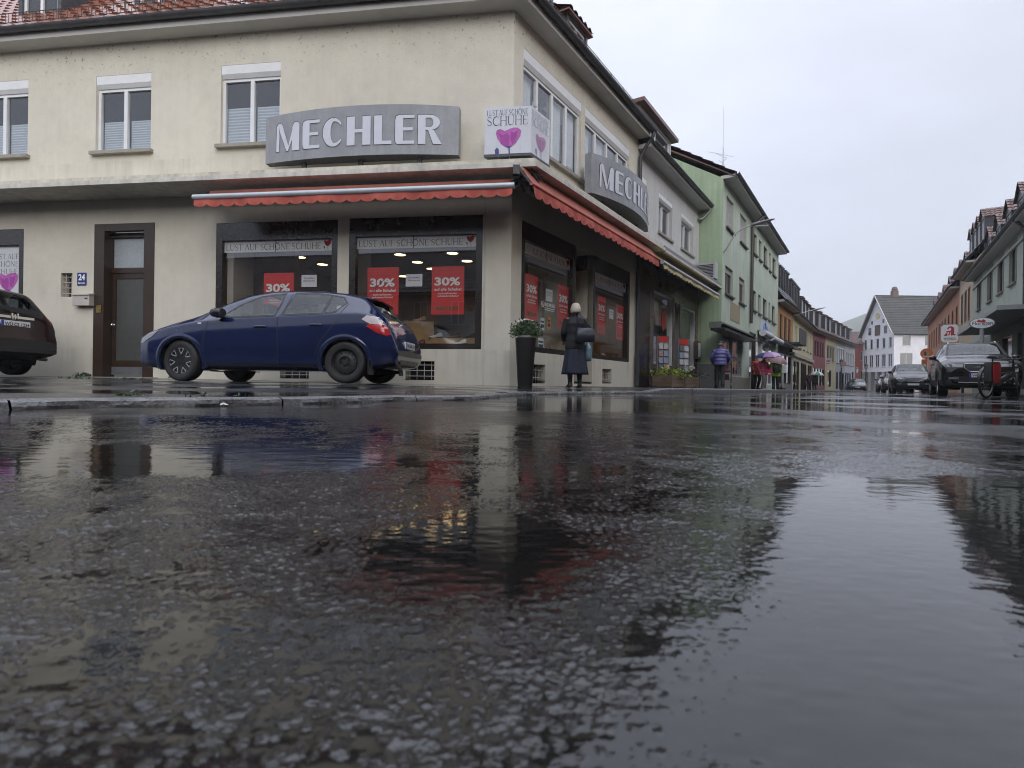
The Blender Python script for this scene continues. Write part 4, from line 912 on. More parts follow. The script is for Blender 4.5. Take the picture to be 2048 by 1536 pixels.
for fr, lt in ((Fr(q1, -Ld, nL), 1.0), (Fr(q0, Rd, nR), .8)):
    mb = MB(); wd = fw_*lt
    serif_text(mb, fr, 'LUST AUF SCHÖNE', .045*wd, .93*wd, cz1 - .145, cz1 - .05, .003, 0, 1.2); serif_text(mb, fr, 'SCHUHE', .045*wd, .93*wd, cz1 - .325, cz1 - .165, .003, 0, 1.1)
    poppy(mb, fr, .52*wd, cz1 - .56, .46*lt, .003, (1, 2, 3))
    pl = PP if lt == 1 else [mat('faded_poppy', (.45, .25, .42), .6, .1), mat('faded_poppy_deep', (.38, .2, .38), .6, .1), mat('faded_stem', (.25, .25, .4), .6, 0)]
    part('sign_print', mb, [mat('print_slate', (.06, .07, .10), .6, 0) if lt == 1 else mat('faded_print', (.25, .27, .32), .6, 0)] + pl, t, fix=False)
# bracket above the cube
mb = MB(); b0 = TIP(.35) + Rd*.25; mb.tube([(b0.x - .3, b0.y, 5.09), (b0.x - .3, b0.y, 5.25), (b0.x + .05, b0.y + .1, 5.25), (b0.x + .05, b0.y + .1, 5.09)], .012, 6); mb.tube([(b0.x + .05, b0.y + .1, 5.2), (b0.x + .07, b0.y + .12, 5.48)], .02, 6); mb.tube([(b0.x, b0.y + .12, 5.4), (b0.x + .14, b0.y + .12, 5.4)], .012, 6)
part('sign_bracket', mb, GALV(), t)
# ------------------------------------------------------------------ awnings
AWF = mat('faded_red_awning', (.36, .125, .09), .75, .15, 3, streak=.12); AWV = mat('red_valance', (.42, .085, .06), .75, .12, 4, streak=.1); BAR = mat('awning_bar_metal', (.44, .47, .50), .35, .08, metal=.3)
def awning(fr, a0, a1, zbar, nbar, ztop, ntop, n_sc, lab, fabm, valm, vh=.19, barr=.055, barm=None):
    t = thing('awning', lab, 'awning', fr.P((a0 + a1)/2, zbar - vh, nbar)); k = 40
    mb = MB(); xs = np.linspace(a0 + .04, a1 - .04, k + 1)
    mb.loft([[fr.P(a, ztop, ntop), fr.P(a, (ztop + zbar)/2 - .02 - .01*math.sin(a*3), (ntop + nbar)/2), fr.P(a, zbar + .03, nbar)] for a in xs], False, closed=False); part('awning_cloth', mb, fabm, t, True)
    mb = MB(); per = 16; xs = np.linspace(a0 + .03, a1 - .03, n_sc*per + 1); R_ = []
    for i, a in enumerate(xs):
        ph = (i % per)/per; drop = vh*(.74 + .26*math.sqrt(max(0, 1 - (2*ph - 1)**2))); nn = nbar + .02 + .012*math.sin(a*5.2) + .006*math.sin(a*13)
        R_.append([fr.P(a, zbar - .02, nbar + .01), fr.P(a, zbar - drop*.5, nn), fr.P(a, zbar - drop, nn + .012*math.cos(ph*6.28))])
    mb.loft(R_, False, closed=False); part('valance', mb, valm, t, True)
    part('front_bar', MB().tube([fr.P(a0, zbar, nbar), fr.P(a1, zbar, nbar)], barr, 12), barm or BAR, t, 40)
    mb = MB()
    for a in (a0 + .06, a1 - .06): part('awning_bracket', MB().tube([fr.P(a, ztop + .05, ntop - .1), fr.P(a, zbar, nbar - .02)], .03, 6).boxw(fr.P(a, ztop + .02, ntop - .15), (.12, .12, .16)), BLACK(), t)
    mb = MB().tube([fr.P(a0 + .1, ztop + .02, ntop - .08), fr.P(a1 - .1, ztop + .02, ntop - .08)], .06, 10); part('cloth_roll', mb, fabm, t, True)
nb_ = 1.02; aa, za = LR.px(387, 396, nb_); ab, zb2 = LR.px(1029, 370, nb_)
awning(LR, aa, ab, (za + zb2)/2, nb_, 3.71, .74, 22, 'retracted red awning with scalloped edge facing the side street', AWF, AWV)
s0, zr0 = RF.px(1072, 362, 1.0); s1, zr1 = RF.px(1321, 512, .95)
awning(RF, s0 + .02, s1, (za + zb2)/2 - .0, .90, 3.84, .7, 22, 'red scalloped awning above the street-side windows', AWF, AWV, .21, .03, AWV)
# tangle of awning gear at the corner
mb = MB(); cpt = TIP(.62); rnd = random.Random(5)
for i in range(16):
    p = Vector((cpt.x + rnd.uniform(-.18, .18), cpt.y + rnd.uniform(-.1, .1), 3.72 + rnd.uniform(-.08, .16))); d = Vector((rnd.uniform(-.12, .12), rnd.uniform(-.08, .08), rnd.uniform(-.1, .1))); mb.tube([p - d, p + d], rnd.uniform(.008, .03), 6)
part('awning_gear', mb, BLACK(), shop)
# ------------------------------------------------------------------ house number and letter box
q = rect(LR, 155.5, 173.5, 545.5, 571); mb = MB().box(LR, *q, .001, .012); fit_text(mb, LR, '24', q[0] + .03, q[1] - .03, q[2] + .11, q[3] - .03, .0125, 1, .03); fit_text(mb, LR, 'Marienstr.', q[0] + .02, q[1] - .02, q[2] + .03, q[2] + .075, .0125, 1, .02)
top('house_number_plate', mb, [mat('enamel_blue', (.02, .04, .20), .25, .05), PW], 'blue enamel plate reading 24 beside the brown door', 'house number')
q = rect(LR, 147.5, 181, 588, 611, .1); t = thing('letter_box', 'cream metal letter box below the blue number plate', 'letter box', LR.P((q[0] + q[1])/2, q[2], 0))
lbm = mat('cream_enamel', (.48, .45, .41), .5, .1, 8)
part('box', MB().box(LR, q[0], q[1], q[2], q[3], .002, .13), lbm, t); part('lid', MB().prism(Fr(LR.P(q[0] - .01, 0).xy, LR.N, LR.D), [(.002, q[3]), (.15, q[3] - .03), (.15, q[3] - .01), (.002, q[3] + .03)], 0, q[1] - q[0] + .02), lbm, t)
part('name_slot', MB().box(LR, q[1] - .11, q[1] - .04, q[3] - .11, q[3] - .085, .131, .135), PD, t)
# ------------------------------------------------------------------ the other houses
def plaster(name, col, **k): return mat(name, col, .78, k.pop('var', .08), 1.2, bump=.25, bs=40, streak=k.pop('streak', .12), grime=.06)
def house(name, label, fr, Ln, eave, wm, wins=(), shops=(), roof=None, depth=9.0, over=.4, ridge=4.0, pitch=1.0, soff=None, dorm=(), gut=True, wkw=None, plinth=None, zb=-.6, gf=None, fmat=None, thin=False, sides=(True, True), rows=12, tile=.4):
    """terrace house: wall with openings, windows, shop fronts, eaves, gutter, tiled roof, dormers"""
    b = thing(name, label, 'house', fr.P(Ln/2, zb + .5)); ops = []; wkw = wkw or {}
    for q in wins:
        kw = dict(wkw); kw.update(q[4] if len(q) > 4 else {}); ops.append(window(b, fr, *q[:4], thin=thin, fm=fmat, **kw))
    for q in shops: ops.append(shopfront(b, fr, *q))
    mb = MB()
    if gf:      # ground floor of another material up to height gf[0]
        wall_cells(mb, fr, 0, Ln, gf[0], eave, [o for o in ops if o[2] > gf[0] - .3], mr=0); wall_cells(mb, fr, 0, Ln, zb, gf[0], [o for o in ops if o[2] <= gf[0] - .3], m=1, mr=1)
    else: wall_cells(mb, fr, 0, Ln, zb, eave, ops)
    mb.poly([fr.P(0, zb, -depth), fr.P(Ln, zb, -depth), fr.P(Ln, eave, -depth), fr.P(0, eave, -depth)])
    gl = ridge*pitch
    for a, on in ((0, sides[0]), (Ln, sides[1])):
        mb.poly([fr.P(a, zb, 0), fr.P(a, zb, -depth), fr.P(a, eave, -depth), fr.P(a, eave, 0)])
        if roof: mb.poly([fr.P(a, eave, 0), fr.P(a, eave, -2*ridge), fr.P(a, eave + gl - .1, -ridge)])
    part('wall', mb, [wm, gf[1]] if gf else wm, b, fix=False)
    if plinth: part('plinth', MB().box(fr, 0, Ln, zb, plinth[0], -.1, .03), plinth[1], b)
    if roof:
        part('eaves_soffit', MB().box(fr, 0, Ln, eave - .02, eave + .10, -.1, over), soff or SOFFIT, b)
        z0 = eave + .12 ; A, B = fr.P(-.08, z0, over), fr.P(Ln + .08, z0, over); up = fr.P(-.08, z0 + (ridge + over)*pitch, -ridge) - A
        mb = roof_mb(A, B, up, rows, tile, .035, .04, sub=4); A2, B2 = fr.P(-.08, z0 + .0, -2*ridge - over), fr.P(Ln + .08, z0, -2*ridge - over); up2 = fr.P(-.08, z0 + (ridge + over)*pitch, -ridge) - A2
        mb.add([A2, B2, B2 + up2, A2 + up2], [(0, 1, 2, 3)]); mb.tube([A + up, B + up], .1, 8)
        part('roof', mb, roof, b, 35)
        if gut: gutter(b, fr, -.05, Ln + .05, eave + .13, over + .06, .08)
        for d in dorm: dormer(b, fr, *d[:6], d[6] if len(d) > 6 else roof, **(d[7] if len(d) > 7 else {}))
    return b
def shopfront(b, fr, a0, a1, z0, z1, cols=2, fm=None, fascia=0, door=None, fw=.07, depth=.2):
    fm = fm or DARKFR; mb = MB()
    mb.box(fr, a0, a0 + fw, z0, z1, -depth, -.03); mb.box(fr, a1 - fw, a1, z0, z1, -depth, -.03); mb.box(fr, a0 + fw, a1 - fw, z0, z0 + fw*1.4, -depth, -.034); mb.box(fr, a0 + fw, a1 - fw, z1 - fw - fascia, z1, -depth, -.034)
    for k in range(1, cols): a = a0 + (a1 - a0)*k/cols; mb.box(fr, a - fw*.5, a + fw*.5, z0 + fw*1.4, z1 - fw - fascia, -depth, -.04)
    w_ = part('shop_window', mb, fm, b)
    part('pane', MB().poly([fr.P(a0, z0, -.11), fr.P(a1, z0, -.11), fr.P(a1, z1, -.11), fr.P(a0, z1, -.11)]), glass('shop_glass'), w_)
    rd = random.Random(int(a0*100 + z1*37)); mb = MB(); mb.box(fr, a0, a1, z0 + .1, z1, -1.3, -1.28, 0); mb.box(fr, a0, a1, z0, z0 + .12, -1.28, -.2, 1)
    a = a0 + .1
    while a < a1 - .3:
        w2 = rd.uniform(.18, .5); h2 = rd.uniform(.2, .55)*(z1 - z0); zz = z0 + .12 + (0 if rd.random() < .6 else rd.uniform(.2, .5)*(z1 - z0)); mb.box(fr, a, min(a + w2, a1 - .05), zz, min(zz + h2, z1 - .15), -.9 + .4*rd.random(), -.35, rd.choice((2, 3, 4, 5, 5))); a += w2 + rd.uniform(.05, .4)
    part('shop_display', mb, [mat('display_wall', (.16, .14, .12), .8, .3, 1), mat('display_floor', (.22, .18, .13), .7, .2), mat('display_red', (.30, .04, .035), .6, .2), mat('display_white', (.55, .55, .53), .6, .1), mat('display_blue', (.10, .14, .28), .6, .2), mat('display_dark', (.05, .045, .04), .7, .2)], w_)
    return (a0, a1, z0, z1, depth)
BRSILL = mat('dark_sill', (.10, .10, .09), .6, .1)
DKFM = mat('dark_window_frame', (.05, .04, .035), .4, .1)
# white shop house next door
WHP = plaster('white_grey_plaster', (.56, .56, .555)); STONE = mat('brown_polished_stone', (.135, .102, .084), .22, .4, 2.2, spec=.6, wave=(1.0, .62, .008, .5, 1)); GRAN = mat('dark_granite', (.022, .018, .018), .15, .5, 60)
s0, s1 = RT + .003, 13.4; WE = RF.px(1402.5, 425)[1]; f2 = RF.off(0, s0); W_ = s1 - s0
wq = [rect(f2, 1277.5, 1294, 338, 432), rect(f2, 1317.7, 1345.2, 396, 473), rect(f2, 1363, 1387.5, 432, 512)]
wq = [(max(q[0], .12), q[1], wq[1][2], wq[1][3], dict(shutter=.22, curtain=[(.0, .45)])) for q in wq]
sw = [(f2.px(1308, 600)[0], f2.px(1347, 600)[0], f2.px(1327, 730)[1], f2.px(1327, 588)[1], 1, FRAMEW()), (f2.px(1361.5, 640)[0], f2.px(1391, 640)[0], f2.px(1375, 737)[1], f2.px(1375, 616)[1], 1, FRAMEW()), (f2.px(1350, 600)[0], f2.px(1360, 600)[0], .1, f2.px(1375, 616)[1], 1, GALV())]
wh = house('shop_house', 'white grey house with stone clad stationery shop under a yellow awning', f2, W_, WE, WHP, wq, sw, TILE_DARK(), ridge=4.6, pitch=.85, gf=(3.93, STONE), thin=True, wkw=dict(depth=.2, sm=SILL()), sides=(False, False), zb=-.1, over=.42)
part('granite_pier', MB().box(f2, .25, 1.15, .05, 3.0, .001, .03), GRAN, wh)
part('ledge', MB().box(f2, .02, W_ + .35, 3.93, 4.03, -.02, .86).box(f2, .02, W_ + .33, 4.03, 4.10, -.02, .82), mat('dark_ledge', (.22, .22, .22), .5, .15, streak=.2), wh)
part('ledge_fascia', MB().box(f2, 0.0, W_ + .36, 3.90, 3.965, .8, .875), CREAM2, wh)
d0, d1 = f2.px(1280, 230, -.55)[0], f2.px(1342, 275, -.55)[0]
dormer(wh, f2, (d0 + d1)/2, d1 - d0, WE + .95, 1.15, -.55, 2.6, TILE_BROWN(), cm=WHP, kind='flat', over=.22)
g1 = f2.P(W_ - .05, WE + .08, .42); downpipe(wh, [g1, f2.P(W_ - .05, WE - .1, .4), f2.P(W_ - .1, WE - .35, .15), f2.P(W_ - .3, WE - .42, .05)], .05, GALV())
aw0, aw1 = RF.px(1322, 517, .95), RF.px(1436, 594, .95)
YV = mat('yellow_valance', (.50, .42, .22), .75, .12, 4)
awning(RF, aw0[0] + .1, aw1[0], aw0[1]*.5 + aw1[1]*.5, .95, 3.86, .6, 22, 'pale yellow scalloped awning on the stationery shop', YV, YV, .17, .06)
for i, (x0, x1, yt, yb) in enumerate(((1401.5, 1421, 534, 557),)):
    a, z = RF.px(1411, 557, .45); t = thing('air_conditioner', 'grey air conditioning unit on the white house ledge', 'air conditioner', RF.P(a, 4.10, .45)); u_ = Fr(RF.P(a, 0, .45).xy, nR, -Rd)
    part('casing', MB().box(RF, a - .2, a + .2, 4.14, 4.75, .05, .85), mat('ac_casing', (.42, .42, .43), .45, .08), t); mb = MB()
    for k in range(9): mb.box(RF, a - .212, a - .2, 4.2 + k*.055, 4.225 + k*.055, .12, .78)
    part('grille', mb, BLACK(), t)
    part('foot', MB().box(RF, a - .15, a + .15, 4.10, 4.14, .1, .16), GALV(), t); part('foot', MB().box(RF, a - .15, a + .15, 4.10, 4.14, .72, .78), GALV(), t)
q = rect(RF, 1391.5, 1401, 684, 719, .02); q = (min(q[0], 12.9), min(q[1], 13.35), q[2], q[3]); t = thing('display_case', 'white wall display case beside the green house corner', 'display case', RF.P(q[0], q[2], 0)); part('case', MB().box(RF, *q, .002, .14), mat('case_brown', (.12, .09, .07), .5, .1), t); part('notice_sheet', MB().box(RF, q[0] + .05, q[1] - .05, q[2] + .08, q[3] - .06, .141, .144), PAPER, t)
# green house
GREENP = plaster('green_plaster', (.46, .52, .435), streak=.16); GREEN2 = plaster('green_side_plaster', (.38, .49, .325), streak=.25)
GF_ = RF.off(.88, 13.4); GL = 14.6; GE = 8.12; SF = Fr(GF_.P(0, 0).xy, -nR, -Rd)
gw = []
for x0, x1, yt, yb, kw in ((1453, 1467.5, 404, 456, dict(roll=.97)), (1480.6, 1493.5, 440, 487, dict(roll=.97)), (1450.7, 1466.2, 541, 586, dict(roll=.2)), (1478.6, 1489.6, 560, 603, dict(roll=.2))):
    q = rect(GF_, x0, x1, yt - 5, yb + 5); gw.append([*q, kw])
uz, lz = (gw[0][2], gw[0][3]), (gw[2][2], gw[2][3])
for q in gw[:2]: q[2], q[3] = uz
for q in gw[2:]: q[2], q[3] = lz
for x0, x1 in ((1505, 1513.4), (1518, 1523), (1527.3, 1534.8), (1538.7, 1542.1), (1545.5, 1551.7)):
    a0, a1 = GF_.px(x0, 500)[0], GF_.px(x1, 500)[0]; gw.append([a0, a1, uz[0] + .15, uz[1] - .1, dict(cas=1 if x1 - x0 < 5.5 else 2)]); gw.append([a0, a1, lz[0] + .05, lz[1] - .1, dict(cas=1 if x1 - x0 < 5.5 else 2)])
gp = lambda x: GF_.px(x, 700)[0]
gs = [(gp(1446.5), gp(1485), GF_.px(1465, 752)[1], GF_.px(1465, 668)[1], 2, mat('alu_frame', (.35, .36, .37), .3, .05, metal=.5)), (gp(1513), gp(1524), .2, 2.55, 1, FRAMEW()), (gp(1525), gp(1550), .25, 2.6, 2, FRAMEW()), (gp(1498.5), gp(1512), -.1, 2.75, 1, BROWN)]
gh = house('green_house', 'three storey pale green house with dark downpipe and shuttered windows', GF_, GL, GE, GREENP, gw, gs, TILE_BROWN(), ridge=4.7, pitch=.62, wkw=dict(depth=.16, sill=.09, sm=BRSILL), fmat=mat('grey_brown_frame', (.16, .14, .12), .4, .1), zb=-.4, over=.45, thin=False)
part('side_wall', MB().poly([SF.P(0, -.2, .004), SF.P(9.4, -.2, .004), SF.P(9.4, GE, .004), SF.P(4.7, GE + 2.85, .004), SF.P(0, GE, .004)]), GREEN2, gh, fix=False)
part('side_plinth', MB().box(SF, -.02, 6, -.2, 1.0, .005, .04), mat('grey_plinth', (.16, .165, .17), .7, .12, 3, grime=.2), gh)
part('street_plinth', MB().box(GF_, 0, gp(1498), -.2, .55, .001, .05), mat('mossy_plinth', (.19, .18, .155), .7, .2, 3, grime=.35), gh)
part('verge_tiles', MB().prism(SF, [(-.5, GE - .05), (4.7, GE + 3.02), (4.7, GE + 3.14), (-.5, GE - .02)], -.3, .04), TILE_BROWN(), gh)
a = gp(1499); ag = GF_.px(1499.5, 560)[0]
downpipe(gh, [GF_.P(ag + .6, GE + .1, .5), GF_.P(ag + .3, GE - .1, .42), GF_.P(ag, GE - .5, .1), GF_.P(ag, 3.1, .09)], .07, mat('brown_pipe', (.055, .045, .038), .4, .2))
q = rect(GF_, 1461, 1479.5, 608, 644); part('tan_panel', MB().box(GF_, *q, .001, .012), mat('tan_paint', (.31, .26, .17), .8, .1), gh)
# shop awning box, white sign with blue logo, roller blinds
q0 = GF_.px(1441, 650, .4); q1 = GF_.px(1506, 674, .4); zc = (q0[1] + q1[1])/2 - .12
t = thing('awning_box', 'dark folded awning box over the green house shop window', 'awning', GF_.P((q0[0] + q1[0])/2, zc, .3))
part('box', MB().box(GF_, q0[0] + .02, q1[0], zc, zc + .22, .002, .42), mat('awning_box_green', (.14, .17, .14), .5, .1), t); part('front_bar', MB().box(GF_, q0[0] + .04, q1[0] - .02, zc - .08, zc - .001, .05, .55).box(GF_, q0[0], q1[0], zc + .08, zc + .12, .421, .56), BLACK(), t)
q = rect(GF_, 1522, 1541, 644, 682, .06); t = thing('shop_sign', 'white board with faded blue ring logo on the green house', 'sign', GF_.P(q[0], q[2], 0)); part('board', MB().box(GF_, *q, .002, .06), mat('board_white', (.52, .55, .60), .5, .05), t)
mb = MB(); cx, cz = q[0] + (q[1] - q[0])*.35, (q[2] + q[3])/2; ring = [GF_.P(cx + .36*math.cos(v), cz + .42*math.sin(v), .064) for v in np.linspace(0, 6.283, 20)]; mb.tube(ring, .055, 6); fit_text(mb, GF_, '&N', cx - .1, q[1] - .12, cz - .42, cz + .3, .062, 0, .01); part('logo', mb, mat('faded_blue_print', (.15, .24, .50), .6, .1), t)
t = thing('roller_awning', 'rolled white awning below the blue logo board', 'awning', GF_.P(gp(1530), 2.75, .3)); mb = MB()
part('cloth_roll', MB().tube([GF_.P(gp(1514), 2.85, .25), GF_.P(gp(1530), 2.85, .25)], .17, 12).tube([GF_.P(gp(1532), 2.8, .25), GF_.P(gp(1553), 2.8, .25)], .17, 12), mat('awning_white', (.58, .60, .62), .6, .08), t, 40); part('awning_bracket', MB().box(GF_, gp(1514), gp(1553), 2.95, 3.0, .002, .2), GALV(), t)
# wall arm lamps
def arm_lamp(A, path, head, yawv, lab, grp):
    t = thing('street_lamp', lab, 'street lamp', A, grp); part('arm', MB().tube(path, .026, 8), GALV(), t, 40)
    h = Vector(head); d = Vector(yawv).normalized(); s_ = d.cross(Vector((0, 0, 1))); mb = MB(); rr = []
    for f, w_, hh in ((0, .05, .05), (.15, .12, .07), (.5, .16, .06), (.85, .13, .035), (1, .05, .02)):
        p = h + d*f*.85; rr.append([p + s_*w_*math.cos(v) + Vector((0, 0, hh*math.sin(v))) for v in np.linspace(0, 6.283, 11)[:-1]])
    part('lamp_head', mb.loft(rr), mat('lamp_grey', (.20, .21, .22), .4, .1), t, True); part('lamp_lens', MB().box(Fr((h + d*.15).xy, (d.x, d.y), (d.y, -d.x)), 0, .5, h.z - .075, h.z - .05, -.1, .1), mat('lamp_lens', (.4, .4, .38), .2, 0), t)
a, z = GF_.px(1446, 500, .1); a = max(a, .15); pts = [GF_.P(a, z, .01), GF_.P(a, z + .15, .12), GF_.P(a + .1, z + .7, .4), GF_.P(a + .2, z + .88, .6), GF_.P(a + .28, z + 1.0, .92)]
arm_lamp(pts[0], pts, pts[-1], pts[-1] - pts[-2] + Vector((0, 0, -.05)), 'street lamp on a curved arm fixed to the green house', 'wall mounted street lamps')
# antenna on the green roof
p = atY(1446, 335, 25.2); t = thing('roof_antenna', 'thin television antenna mast on the green house roof', 'antenna', p); k = 25.2/F
mb = MB().tube([p - Vector((0, 0, 1.0)), p + Vector((0, 0, 40*k))], .02, 6).tube([p + Vector((0, 0, 30*k)), p + Vector((0, 0, 122*k))], .007, 6); part('mast', mb, GALV(), t)
mb = MB()
for dz, hw in ((31, 30), (28, 14), (15, 9)): mb.tube([p + Vector((-hw*k, 0, dz*k)), p + Vector((hw*k, .4, dz*k - .05))], .008, 5)
mb.tube([p + Vector((0, 0, 10*k)), p + Vector((12*k, .3, 24*k))], .014, 5); part('aerial', mb, GALV(), t)
# houses down the left side of the street
P_ = [(16.0, 33.92), (19.4, 38.8), (26.8, 50), (30.5, 54.6), (34.2, 59.3), (38.0, 64.0), (42.8, 70.0)]
def row_house(i, name, lab, wm, eave, nwin, shop, roofm, **k):
    fr, Ln = fr2(P_[i], P_[i + 1]); z0, z1 = k.pop('wz'); pad = k.pop('pad', .6); ww = k.pop('ww', .95); wins = list(k.pop('extra', []))
    for j in range(nwin):
        c = pad + (Ln - 2*pad)*(j + .5)/nwin; wins.append((c - ww/2, c + ww/2, z0, z1))
    return house(name, lab, fr, Ln, eave, wm, wins, [(a*Ln, b*Ln, c, d, e) for a, b, c, d, e in shop], roofm, zb=-.7, **k), fr, Ln
fr0, L0 = fr2(P_[0], P_[1])
oh, f0, L0 = row_house(0, 'orange_house', 'narrow orange brown house with dark mansard roof beside the green house', plaster('orange_brown_plaster', (.40, .215, .095)), 5.35, 3, [(.08, .92, .35, 2.3, 3)], SLATE(), wz=(3.25, 4.7), gf=(2.75, plaster('grey_ground_floor', (.20, .20, .20))), wkw=dict(sm=BRSILL), fmat=DKFM, pitch=1.5, ridge=2.6,
    dorm=[(L0*(j + .5)/3, 1.3, 5.75, 2.15, -.25, 2.2, SLATE(), dict(kind='flat', over=.06, fm=DKFM)) for j in range(3)])
part('balcony', MB().box(f0, L0*.45, L0*.95, 2.95, 3.05, 0.001, .9).box(f0, L0*.45, L0*.95, 3.05, 3.95, .85, .9), mat('dark_balcony', (.05, .055, .06), .5, .1), oh)
part('entrance_canopy', MB().prism(Fr(f0.P(L0*.05, 0).xy, f0.N, f0.D), [(.001, 2.75), (.9, 2.5), (.9, 2.62), (.001, 3.1)], 0, L0*.5), mat('black_canopy', (.03, .03, .035), .4, .1), oh)
fr1, L1 = fr2(P_[1], P_[2]); YP = plaster('pale_yellow_plaster', (.55, .51, .33))
yh, f1, L1 = row_house(1, 'yellow_house', 'pale yellow house with five windows above dark shop openings', YP, 5.15, 5, [(.03, .30, -.2, 2.1, 2), (.36, .66, -.3, 2.1, 3), (.72, .97, -.3, 2.1, 2)], TILE_DARK(), wz=(3.15, 4.55), pitch=.85, ridge=3.4, wkw=dict(sm=BRSILL), fmat=FRAMEW(),
    dorm=[(L1*.09, 1.3, 5.5, 2.2, -.2, 2.2, SLATE(), dict(kind='flat', over=.06, fm=DKFM)), (L1*.22, 1.3, 5.5, 2.2, -.2, 2.2, SLATE(), dict(kind='flat', over=.06, fm=DKFM)), (L1*.35, 1.3, 5.5, 2.2, -.2, 2.2, SLATE(), dict(kind='flat', over=.06, fm=DKFM)), (L1*.55, 1.3, 5.6, 1.75, -.2, 2.4, TILE_BROWN(), dict(pitch=.3)), (L1*.73, 1.3, 5.6, 1.75, -.2, 2.4, TILE_BROWN(), dict(pitch=.3)), (L1*.91, 1.3, 5.6, 1.75, -.2, 2.4, TILE_BROWN(), dict(pitch=.3))])
part('shop_cornice', MB().box(f1, 0, L1, 2.35, 2.6, .001, .14), mat('cornice_grey', (.42, .41, .38), .7, .1, streak=.2), yh)
row_house(2, 'pink_house', 'dusky pink house between two yellow houses', plaster('dusky_pink_plaster', (.285, .10, .125)), 5.2, 4, [(.05, .95, .3, 2.0, 4)], TILE_BROWN(), wz=(3.05, 4.5), pitch=.8, ridge=3.4, fmat=DKFM, wkw=dict(sill=0), dorm=[(1.6, 1.35, 5.65, 1.7, -.2, 2.3, TILE_BROWN(), dict(pitch=.3)), (4.2, 1.35, 5.65, 1.7, -.2, 2.3, TILE_BROWN(), dict(pitch=.3))])
row_house(3, 'cream_house', 'small pale yellow house with shuttered windows next to the pink house', plaster('cream_yellow_plaster', (.56, .52, .32)), 5.25, 3, [(.25, .6, .3, 2.0, 1)], TILE_BROWN(), wz=(2.95, 4.3), pitch=.8, ridge=3.4, fmat=DKFM, wkw=dict(surround=(.16, mat('grey_surround', (.2, .2, .2), .7, .1))), dorm=[(1.5, 1.35, 5.65, 1.7, -.2, 2.3, TILE_BROWN(), dict(pitch=.3)), (4.0, 1.35, 5.65, 1.7, -.2, 2.3, TILE_BROWN(), dict(pitch=.3))])
row_house(4, 'pale_blue_house', 'pale blue house with arched ground floor and white window trim', plaster('pale_blue_plaster', (.36, .41, .47)), 5.3, 4, [(.1, .3, .1, 1.9, 1), (.42, .6, .1, 2.0, 1), (.7, .92, .1, 1.9, 1)], TILE_BROWN(), wz=(2.9, 4.5), pitch=.8, ridge=3.4, fmat=FRAMEW(), wkw=dict(surround=(.12, WHITE())), dorm=[(1.6, 1.35, 5.65, 1.7, -.2, 2.3, TILE_BROWN(), dict(pitch=.3)), (4.4, 1.35, 5.65, 1.7, -.2, 2.3, TILE_BROWN(), dict(pitch=.3))])
row_house(5, 'white_house', 'white rendered house at the far end of the left row', plaster('cool_white_plaster', (.50, .53, .56)), 5.35, 5, [(.05, .2, .6, 2.0, 1), (.25, .4, .6, 2.0, 1), (.45, .6, .6, 2.0, 1), (.72, .9, -.3, 2.2, 1)], TILE_BROWN(), wz=(2.9, 4.3), pitch=.8, ridge=3.4, fmat=FRAMEW(), dorm=[(1.8, 1.35, 5.65, 1.7, -.2, 2.3, TILE_BROWN(), dict(pitch=.3)), (5.4, 1.35, 5.65, 1.7, -.2, 2.3, TILE_BROWN(), dict(pitch=.3))])
a, z = f1.px(1591, 624, .05); pts = [f1.P(.5, 5.0, .02), f1.P(.6, 5.2, .2), f1.P(.8, 5.45, .7), f1.P(1.0, 5.55, 1.1)]
arm_lamp(pts[0], pts, pts[-1], pts[-1] - pts[-2], 'street lamp on a straight arm fixed to the yellow house', 'wall mounted street lamps')
# red house and white gabled house at the square
rf = Fr((57.0, 98), (1, 0), (0, -1)); house('red_house', 'brick red rendered house behind the gabled white house', rf, 8, 8.0, plaster('brick_red_plaster', (.25, .065, .045)), [(4.0, 4.9, 1.7, 3.4), (4.0, 4.9, 5.0, 6.7), (2.0, 2.9, 5.0, 6.7)], [], TILE_BROWN(), ridge=4.5, pitch=.48, fmat=FRAMEW(), zb=-1)
bx, by = 61.3, 90.0; lf_ = Fr((bx, by), (1, 0), (0, -1)); gf_ = Fr((bx, by + 8.2), (0, -1), (-1, 0)); WG = plaster('gable_white_plaster', (.68, .67, .70)); GE2 = 9.35; RZ = 15.6
gb = thing('gabled_house', 'white gabled town house with grey tiled roof and arcade at the square', 'house', (bx + 6, by + 4, -.3)); ops = []; opg = []
for j in range(3):
    c = 2.0 + j*3.6; ops.append(window(gb, lf_, c - 1.0, c + 1.0, 3.85, 6.0, 2, thin=False, fm=FRAMEW())); ops.append(window(gb, lf_, c - .65, c + .65, 7.2, 9.0, 1, thin=False, fm=FRAMEW()))
for j in range(5):
    c = .9 + j*1.6; opg.append(window(gb, gf_, c - .5, c + .5, 3.8, 5.9, 2, thin=False, fm=FRAMEW())); opg.append(window(gb, gf_, c - .36, c + .36, 6.9, 8.6, 1, thin=False, fm=FRAMEW()))
mb = MB(); wall_cells(mb, lf_, 0, 14, 3.0, GE2, ops); wall_cells(mb, gf_, 0, 8.2, 3.0, GE2, opg)
mb.poly([gf_.P(0, GE2), gf_.P(8.2, GE2), gf_.P(4.1, RZ)]); mb.poly([(bx, by + 8.2, -1), (bx + 14, by + 8.2, -1), (bx + 14, by + 8.2, GE2), (bx, by + 8.2, GE2)]); mb.poly([(bx + 14, by, -1), (bx + 14, by + 8.2, -1), (bx + 14, by + 8.2, GE2), (bx + 14, by, GE2)])
